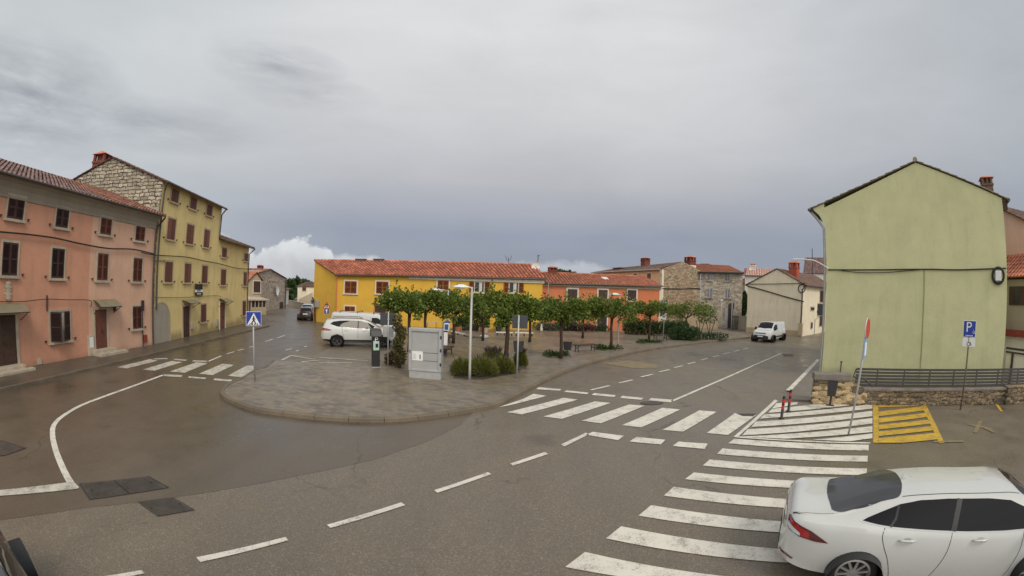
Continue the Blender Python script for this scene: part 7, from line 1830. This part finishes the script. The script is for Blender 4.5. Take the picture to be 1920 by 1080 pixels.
def plaza_tree(pb, crown, label, D=None, zb=KZ, tr=.09, seed=1, n=1500, group='flat crowned trees on the plaza', size=.15, m='leaf'):
    """short trunk, splayed limbs and a low clipped crown; crown = (x0, y0, x1, y1) in the survey picture"""
    P = G(*pb, zb) if D is None else DIR(*pb, D); rng = random.Random(seed); d = P.length / F_PX
    t = thing('plaza_tree', label, 'tree', (P.x, P.y, zb), facing(P), group)
    x0, y0, x1, y1 = crown; x0, x1, y1, n = x0 - 2, x1 + 2, y1 - 2, int(n * 1.4); zt_ = ZAT((x0 + x1) / 2, y0, P) - zb; zl = ZAT((x0 + x1) / 2, y1, P) - zb; xa, xb = (x0 - pb[0]) * d, (x1 - pb[0]) * d
    hk = zl + .12
    mb = MB(); mb.tube([(0, 0, 0), (.02, 0, hk * .3), (rng.uniform(-.06, .06), .02, hk * .7), (0, 0, hk)], [tr * 1.25, tr, tr * .9, tr * 1.1], 9)
    for k in range(6):
        a = 2 * pi * k / 6 + rng.random(); ex = (xb if cos(a) > 0 else -xa) * abs(cos(a)) * .6; e = Vector((ex * (1 if cos(a) > 0 else -1), sin(a) * (xb - xa) * .28, zl + (zt_ - zl) * rng.uniform(.45, .8)))
        mb.tube([(0, 0, hk - .08), (e.x * .45, e.y * .45, hk + (e.z - hk) * .35), tuple(e)], [tr * .6, tr * .4, tr * .15], 6)
    mb.build('trunk', 'bark', t, smooth=True)
    bl = []; W_ = xb - xa; hh = zt_ - zl
    for k in range(9):
        bl.append(((xa + W_ * (.13 + .74 * rng.random()), rng.uniform(-.24, .24) * W_, zl + hh * rng.uniform(.34, .68)), (W_ * rng.uniform(.12, .22), W_ * rng.uniform(.10, .2), hh * rng.uniform(.24, .40))))
    for k in range(4): bl.append(((xa + W_ * (.12 + .76 * k / 3), rng.uniform(-.12, .12) * W_, zl + hh * rng.uniform(.3, .58)), (W_ * rng.uniform(.12, .2), W_ * .18, hh * rng.uniform(.26, .44))))
    for k in range(4): bl.append(((xa + W_ * rng.random(), rng.uniform(-.2, .2) * W_, zl + hh * rng.uniform(.7, 1.0)), (W_ * .07, W_ * .07, hh * .16)))
    for k in range(3): bl.append(((xa + W_ * rng.uniform(.1, .9), rng.uniform(-.2, .2) * W_, zl - hh * rng.uniform(0, .1)), (W_ * .08, W_ * .08, hh * .15)))
    raw(crown_mesh(bl, n, size, rng, 14), 'crown', m, t); return t
plaza_tree((948, 682), (903, 551, 1008, 604), 'flat crowned tree rising from the lavender bed beside the plain sign pole', seed=2, n=2300, tr=.11)
plaza_tree((1051, 672), (1010, 558, 1092, 606), 'flat crowned tree in a round bed next to the square litter bin', seed=3, n=1700)
plaza_tree((1145, 656), (1095, 558, 1188, 601), 'flat crowned tree in a round bed at the right end of the backless bench', seed=4, n=1900)
plaza_tree((1216.5, 641), (1170, 562, 1246, 597), 'flat crowned tree in a round bed left of the thin sign pole', seed=5, n=1500)
plaza_tree((1285, 628), (1238, 565, 1334, 600), 'rightmost flat crowned tree, in front of the brown rubble gable', seed=6, n=1700)
plaza_tree((767, 655), (705, 543, 792, 592), 'leftmost flat crowned tree, right behind the long white van', D=23.5, seed=7, n=2000)
plaza_tree((797, 650), (770, 545, 850, 590), 'flat crowned tree rising behind the left top corner of the poster cabinet', D=26, seed=8, n=1800)
plaza_tree((850, 645), (818, 544, 905, 596), 'flat crowned tree behind the blue stand', D=28, seed=9, n=1800)
plaza_tree((905, 640), (862, 552, 958, 606), 'flat crowned tree just right of the nearest street lamp post', D=30, seed=10, n=1800)
plaza_tree((993, 640), (955, 556, 1040, 606), 'flat crowned tree behind the plain sign plate', D=30, seed=11, n=1800)
plaza_tree((1092, 640), (1050, 563, 1130, 602), 'flat crowned tree farther back, between the two bench trees', D=34, seed=12, n=1500)
def bushy(name, label, cat, P, zb, blobs, n, size, m, seed, group=None, stem=None, rz=0.0, shoots=0):
    t = thing(name, label, cat, (P.x, P.y, zb), rz, group); raw(crown_mesh(blobs, n, size, random.Random(seed), shoots), 'foliage', m, t)
    mb = MB(); st = stem or (.03, .2)
    for k in range(3): mb.tube([(0, 0, 0), (.1 * cos(k * 2.1) * st[1] * 3, .1 * sin(k * 2.1) * st[1] * 3, st[1])], st[0], 6)
    mb.build('stem', 'bark', t); return t
# planting beds under the trees
for pb, wpx, lb in (((1046, 668), 52, 'low planted bed round the foot of the tree by the square litter bin'), ((1140, 655), 54, 'low planted bed round the foot of the tree at the bench end'), ((1215, 643), 48, 'low planted bed round the foot of the tree by the thin sign pole')):
    P = G(*pb, KZ); w = wpx * P.length / F_PX
    rng = random.Random(int(pb[0])); bl = [((rng.uniform(-.42, .42) * w, rng.uniform(-.3, .3) * w, .1), (w * .16, w * .14, rng.uniform(.12, .2))) for _ in range(12)]
    t = thing('planting_bed', lb, 'plant bed', (P.x, P.y, KZ), facing(P), 'round planting beds under the trees')
    raw(crown_mesh(bl, 700, .09, rng), 'plants', 'leaf_dark', t)
    mb = MB(); mb.lathe([(w * .5, 0), (w * .5, .05), (w * .47, .06), (w * .47, .02), (.01, .03)], 28); mb.v = [(v[0], v[1] * .75, v[2]) for v in mb.v]; mb.build('edging', 'kerb', t)
# lavender bed
def lavender(P, w, h, label, seed, spikes=60, n=1500, m='leaf_lav', sm='spike'):
    t = thing('lavender_bush', label, 'bush', (P.x, P.y, KZ), facing(P), 'lavender bushes in the bed by the lamp'); rng = random.Random(seed); vs, fs = [], []
    def blade(p, d, L, wd):
        q = Vector((-d.y, d.x, 0)); q = q.normalized() if q.length > 1e-4 else Vector((1, 0, 0)); rr_ = rng.random() * pi; q = Vector((cos(rr_), sin(rr_), 0)); o = len(vs)
        vs.extend([tuple(p - q * wd), tuple(p + q * wd), tuple(p + d * L * .6 + q * wd * .8), tuple(p + d * L + Vector((0, 0, -L * .1))), tuple(p + d * L * .6 - q * wd * .8)]); fs.append((o, o + 1, o + 2, o + 3, o + 4))
    for _ in range(int(n * 1.6)):                        # rounded cushion of short shoots
        a = rng.random() * 2 * pi; r = math.sqrt(rng.random()); dome = math.sqrt(max(0, 1 - r ** 2.6)); k = rng.random() ** .35
        wob = 1 + .12 * sin(a * 3 + seed) + .08 * sin(a * 7)
        p = Vector((cos(a) * r * w * .62 * wob, sin(a) * r * w * .5 * wob, (h * .80 * dome + .04) * k))
        d = Vector((cos(a) * r * .9 + rng.gauss(0, .3), sin(a) * r * .9 + rng.gauss(0, .3), .35 + .65 * dome)).normalized(); blade(p, d, h * rng.uniform(.16, .34), .011)
    mb = MB(); mb.add(vs, fs); raw(mb, 'foliage', m, t); vs, fs = [], []
    for _ in range(spikes):
        a = rng.random() * 2 * pi; r = math.sqrt(rng.random()); p = Vector((cos(a) * r * w * .36, sin(a) * r * w * .3, h * .7)); d = Vector((cos(a) * r * .5, sin(a) * r * .5, 1)).normalized(); L = h * rng.uniform(.38, .6)
        o = len(vs); rr_ = rng.random() * pi; q = Vector((cos(rr_), sin(rr_), 0)) * .014; e = p + d * L
        vs.extend([tuple(p - q * .4), tuple(p + q * .4), tuple(p + d * L * .7 + q), tuple(e), tuple(p + d * L * .7 - q)]); fs.append((o, o + 1, o + 2, o + 3, o + 4))
    if spikes: mb = MB(); mb.add(vs, fs); raw(mb, 'flower_spikes', sm, t)
    return t
for (px, py), wpx, hp, lb, sd, sp in (((868, 703), 44, 32, 'pale green lavender bush at the left end of the bed, touching the lamp post', 1, 14), ((903, 704), 52, 36, 'big pale green lavender bush in the middle of the bed, right of the lamp post', 2, 20),
                                    ((940, 699), 44, 32, 'pale green lavender bush at the right end of the bed', 3, 40), ((924, 690), 40, 36, 'purple flowering lavender bush at the back of the bed before the tree trunk', 4, 130), ((976, 690), 18, 34, 'small dark purple lavender clump beside the plain sign pole', 5, 120)):
    P = G(px, py, KZ); lavender(P, wpx * .8 * P.length / F_PX, hp * 1.0 * P.length / F_PX, lb, sd, sp, 2200)
BP = Q([(852, 712), (905, 716), (972, 700), (960, 682), (860, 694)]); mb = MB(); bz = MB()
poly_sheet(mb, [G(x, y, KZ) for x, y in ((850, 709), (905, 712), (975, 698), (962, 683), (858, 693))], KZ + .012); tag(mb.build('soil_bed', 'soil'), kind='structure')
# tall climber left of the cabinet and dry grass at its foot
P = G(748, 690, KZ); d = P.length / F_PX; zt_ = ZAT(748, 600, P)
bl = [((.0 + .12 * sin(k * 1.7), .1 * cos(k * 2.3), .3 + k * (zt_ - .5) / 7), (.24 - .010 * k, .24, .28)) for k in range(8)]
bushy('column_shrub', 'tall narrow brownish shrub at the left side of the poster cabinet', 'shrub', P, KZ, bl, 1300, .10, 'leaf_climber', 21, stem=(.03, .8))
P = G(735, 683, KZ); lavender_t = bushy('dry_tuft', 'dry straw coloured tuft between the sign pole and the narrow shrub', 'plant', P, KZ, [((0, 0, .25), (.3, .3, .28)), ((.25, .1, .2), (.25, .25, .25))], 420, .16, 'dry', 22)
# hedges and shrubs at the back of the plaza
def hedge(a, b, D, zl_px, ht_px, label, m='leaf_dark', n=1500, depth=.9, size=.12, seed=1, name='hedge', cat='hedge'):
    A, B = DIR(a, 600, D), DIR(b, 600, D); f_ = Frame(A, B); mid = (A + B) / 2; hz_ = ZAT((a + b) / 2, ht_px, mid) - KZ; zb_ = max(0.0, ZAT((a + b) / 2, zl_px, mid) - KZ) if zl_px else 0
    rng = random.Random(seed); k = max(3, int(f_.L / .7)); bl = [((f_.L * (i + .5) / k, rng.uniform(-.1, .1) + depth / 2, zb_ + (hz_ - zb_) * .5), (f_.L / k * .85, depth * .5, (hz_ - zb_) * rng.uniform(.48, .56))) for i in range(k)]
    t = f_.root(name, label, cat); t.location.z = KZ; raw(crown_mesh(bl, n, size, rng), 'foliage', m, t)
    for i in range(0, k, 2): pass
    mb = MB()
    for i in range(k): mb.tube([(f_.L * (i + .5) / k, depth / 2, 0), (f_.L * (i + .5) / k, depth / 2, zb_ + (hz_ - zb_) * .4)], .03, 5)
    tag(mb.build('stems', 'bark', t), kind='stuff'); return t
hedge(1050, 1112, 40, 0, 607, 'dark purple leaved low hedge before the orange house', 'purple', 1900, seed=31)
hedge(1003, 1052, 39.5, 0, 606, 'grey green low bushes left of the purple hedge', 'leaf_grey', 1300, seed=32)
hedge(1112, 1141, 40.5, 0, 611, 'small green bush between the purple hedge and the orange house door', 'leaf_dark', 500, seed=33, name='bush', cat='bush')
hedge(1172, 1290, 38.5, 0, 601, 'clipped green hedge along the back of the plaza before the brown rubble gable', 'leaf_dark', 8500, 1.1, seed=34)
hedge(1258, 1310, 35, 0, 614, 'rounded green bush at the right end of the clipped hedge', 'leaf_dark', 3000, 1.6, seed=35, name='bush', cat='bush')
hedge(1305, 1362, 36.5, 0, 625, 'low ground hugging green bush strip ending at the right-hand plaza kerb', 'leaf_dark', 900, 1.2, seed=36, name='bush', cat='bush')
for i, (px, lb) in enumerate(((1312, 'young sapling left of the low bush strip at the plaza end'), (1331, 'leaning young sapling above the middle of the low bush strip'))):
    P = DIR(px, 620, 38.5); bushy('sapling', lb, 'tree', P, KZ, [((.15, 0, 1.7), (.5, .5, .45))], 160, .12, 'leaf_dark', 40 + i, stem=(.03, 1.5))
# terrace of the cafe: planters, tables, folded parasol, timber edging
def planter(px, D, w, h, m, label, seed, ph=.8, n=500):
    P = DIR(px, 620, D); t = thing('planter', label, 'planter', (P.x, P.y, KZ), facing(P))
    mb = MB(); mb.lathe([(w * .34, 0), (w * .46, h * .8), (w * .5, h * .82), (w * .5, h), (w * .44, h), (w * .42, h * .85), (.01, h * .85)], 18); mb.build('pot', m, t, smooth=False)
    rng = random.Random(seed); raw(crown_mesh([((rng.uniform(-.1, .1), 0, h + ph * .4), (w * .6, w * .55, ph * .5)), ((.15, .1, h + ph * .7), (w * .4, w * .4, ph * .4))], n, .14, rng), 'plant', 'leaf_dark', t); return t
planter(858.5, 37, .62, .34, 'terracotta', 'terracotta trough pot behind the trees, left of the nearest lamp post', 51, .9)
planter(904, 36.5, .5, .45, 'terracotta', 'smaller pale clay pot left of the scalloped one', 52, .9); planter(910, 36, .55, .42, 'pale_pot', 'pale scalloped pot with a bushy plant behind the trees', 53, 1.0)
planter(891, 37.5, .8, .5, 'dark_steel', 'dark planter with a tall shrub right of the lamp post', 54, 1.7, 900); planter(873, 37.4, .8, .45, 'dark_steel', 'dark planter with a low shrub left of the lamp post', 55, .7, 600)
planter(935, 37, .6, .5, 'sign_back', 'grey pot with a green shrub behind the tree trunk in the lavender bed', 56, 1.1, 600)
def table(px, D, label, z=.74):
    P = DIR(px, 620, D); t = thing('cafe_table', label, 'table', (P.x, P.y, KZ), facing(P)); mb = MB(); mb.b2((-.45, -.35, z - .03), (.45, .35, z)); mb.build('top', 'surround', t, bevel=.005)
    for sx in (-1, 1):
        for sy in (-1, 1): mb = MB(); mb.tube([(sx * .38, sy * .28, 0), (sx * .38, sy * .28, z - .03)], .022, 6); mb.build('leg', 'dark_steel', t)
    return t
table(809, 36, 'pale cafe table seen above the poster cabinet'); table(880, 38.5, 'pale cafe table behind the planters left of the lamp'); table(940, 39, 'pale cafe table behind the trees right of the lamp')
P = DIR(797, 620, 35); t = thing('parasol', 'closed white parasol above the poster cabinet, before the cafe', 'parasol', (P.x, P.y, KZ)); zt_ = ZAT(797, 594, P) - KZ
mb = MB(); mb.tube([(0, 0, 0), (0, 0, zt_ + .06)], .025, 8); mb.build('pole', 'pole_grey', t); mb = MB(); mb.lathe([(.02, zt_), (.07, zt_ - .3), (.14, zt_ - .9), (.12, zt_ - 1.1), (.03, zt_ - 1.05)], 10); mb.build('canopy', 'curtain', t)
P = DIR(1015, 620, 38); t = thing('parasol', 'closed white parasol right of the plain sign plate, among the bushes', 'parasol', (P.x, P.y, KZ)); zt_ = ZAT(1015, 604, P) - KZ
mb = MB(); mb.tube([(0, 0, 0), (0, 0, zt_ + .06)], .025, 8); mb.build('pole', 'pole_grey', t); mb = MB(); mb.lathe([(.02, zt_), (.07, zt_ - .3), (.13, zt_ - .7), (.1, zt_ - .8), (.03, zt_ - .75)], 10); mb.build('canopy', 'curtain', t)
def beam(a, b, Da, Db, z0, label, m='sign_white', th=.09):
    A, B = DIR(a, 620, Da), DIR(b, 620, Db); f_ = Frame(A, B); t = f_.root('edging_rail', label, 'rail'); t.location.z = KZ; mb = MB(); mb.b2((0, -.05, z0), (f_.L, .05, z0 + th)); mb.build('rail', m, t)
    for x in (.1, f_.L / 2, f_.L - .1): mb = MB(); mb.b2((x - .05, -.04, 0), (x + .05, .04, z0)); mb.build('foot', 'wood', t)
beam(846, 872, 34.5, 32.5, .12, 'pale low edging rail of the cafe terrace, left of the nearest lamp'); beam(873, 905, 32.4, 31.5, .06, 'weathered low edging rail of the cafe terrace, just right of the lamp', 'surround')
beam(930, 962, 34, 34, .2, 'white low edging rail left of the plain sign pole'); beam(966, 1000, 34, 34, .22, 'white low edging rail right of the plain sign pole')
# white A-board left over beside the lamp
P = DIR(908, 625, 31.8); t = thing('white_stone', 'low white lump of stone beside the terrace edging', 'stone', (P.x, P.y, KZ)); mb = MB(); mb.lathe([(.25, 0), (.3, .08), (.2, .2), (.05, .24)], 9); mb.v = [(v[0] * 1.4, v[1], v[2]) for v in mb.v]; mb.build('stone', 'sign_white', t, smooth=True)
# far trees
def far_tree(px, D, yt, yb, wpx, label, seed, n=900, m='leaf_far', group='trees beyond the village'):
    P = DIR(px, 560, D); d = D / F_PX; zt_, zb_ = ZAT(px, yt, P), ZAT(px, yb, P); w = wpx * d; rng = random.Random(seed)
    t = thing('far_tree', label, 'tree', (P.x, P.y, 0), facing(P), group); hh = zt_ - zb_
    mb = MB(); mb.tube([(0, 0, 0), (.1, 0, zb_ + hh * .5)], [.22, .12], 7); mb.build('trunk', 'bark', t)
    bl = [((rng.uniform(-.35, .35) * w, rng.uniform(-.3, .3) * w, zb_ + hh * rng.uniform(.3, .68)), (w * rng.uniform(.2, .32), w * .28, hh * rng.uniform(.22, .34))) for _ in range(8)]
    raw(crown_mesh(bl, n, .028 * D * .22 + .12, rng), 'crown', m, t)
far_tree(546, 105, 522, 560, 20, 'far dark green tree just right of the old stone house', 61); far_tree(552, 112, 519, 556, 18, 'far tall tree behind the white house end in the left street', 62)
far_tree(560, 118, 524, 552, 22, 'far green tree over the roof of the small cream house', 63); far_tree(540, 90, 538, 572, 12, 'low far bush tree at the white house end', 64); far_tree(574, 125, 526, 548, 22, 'far tree behind the dish side of the small cream house', 67)
far_tree(1062, 80, 507, 530, 40, 'dark rounded tree crown showing over the orange house roof', 65, 1200); far_tree(1393, 62, 540, 600, 10, 'dark narrow tree in the gap between the stone and cream houses', 66, 700)
hedge(583, 589, 58, 0, 560, 'dark bush against the corner of the long yellow house in the left street', 'leaf_dark', 400, 1.0, seed=37, name='bush', cat='bush')
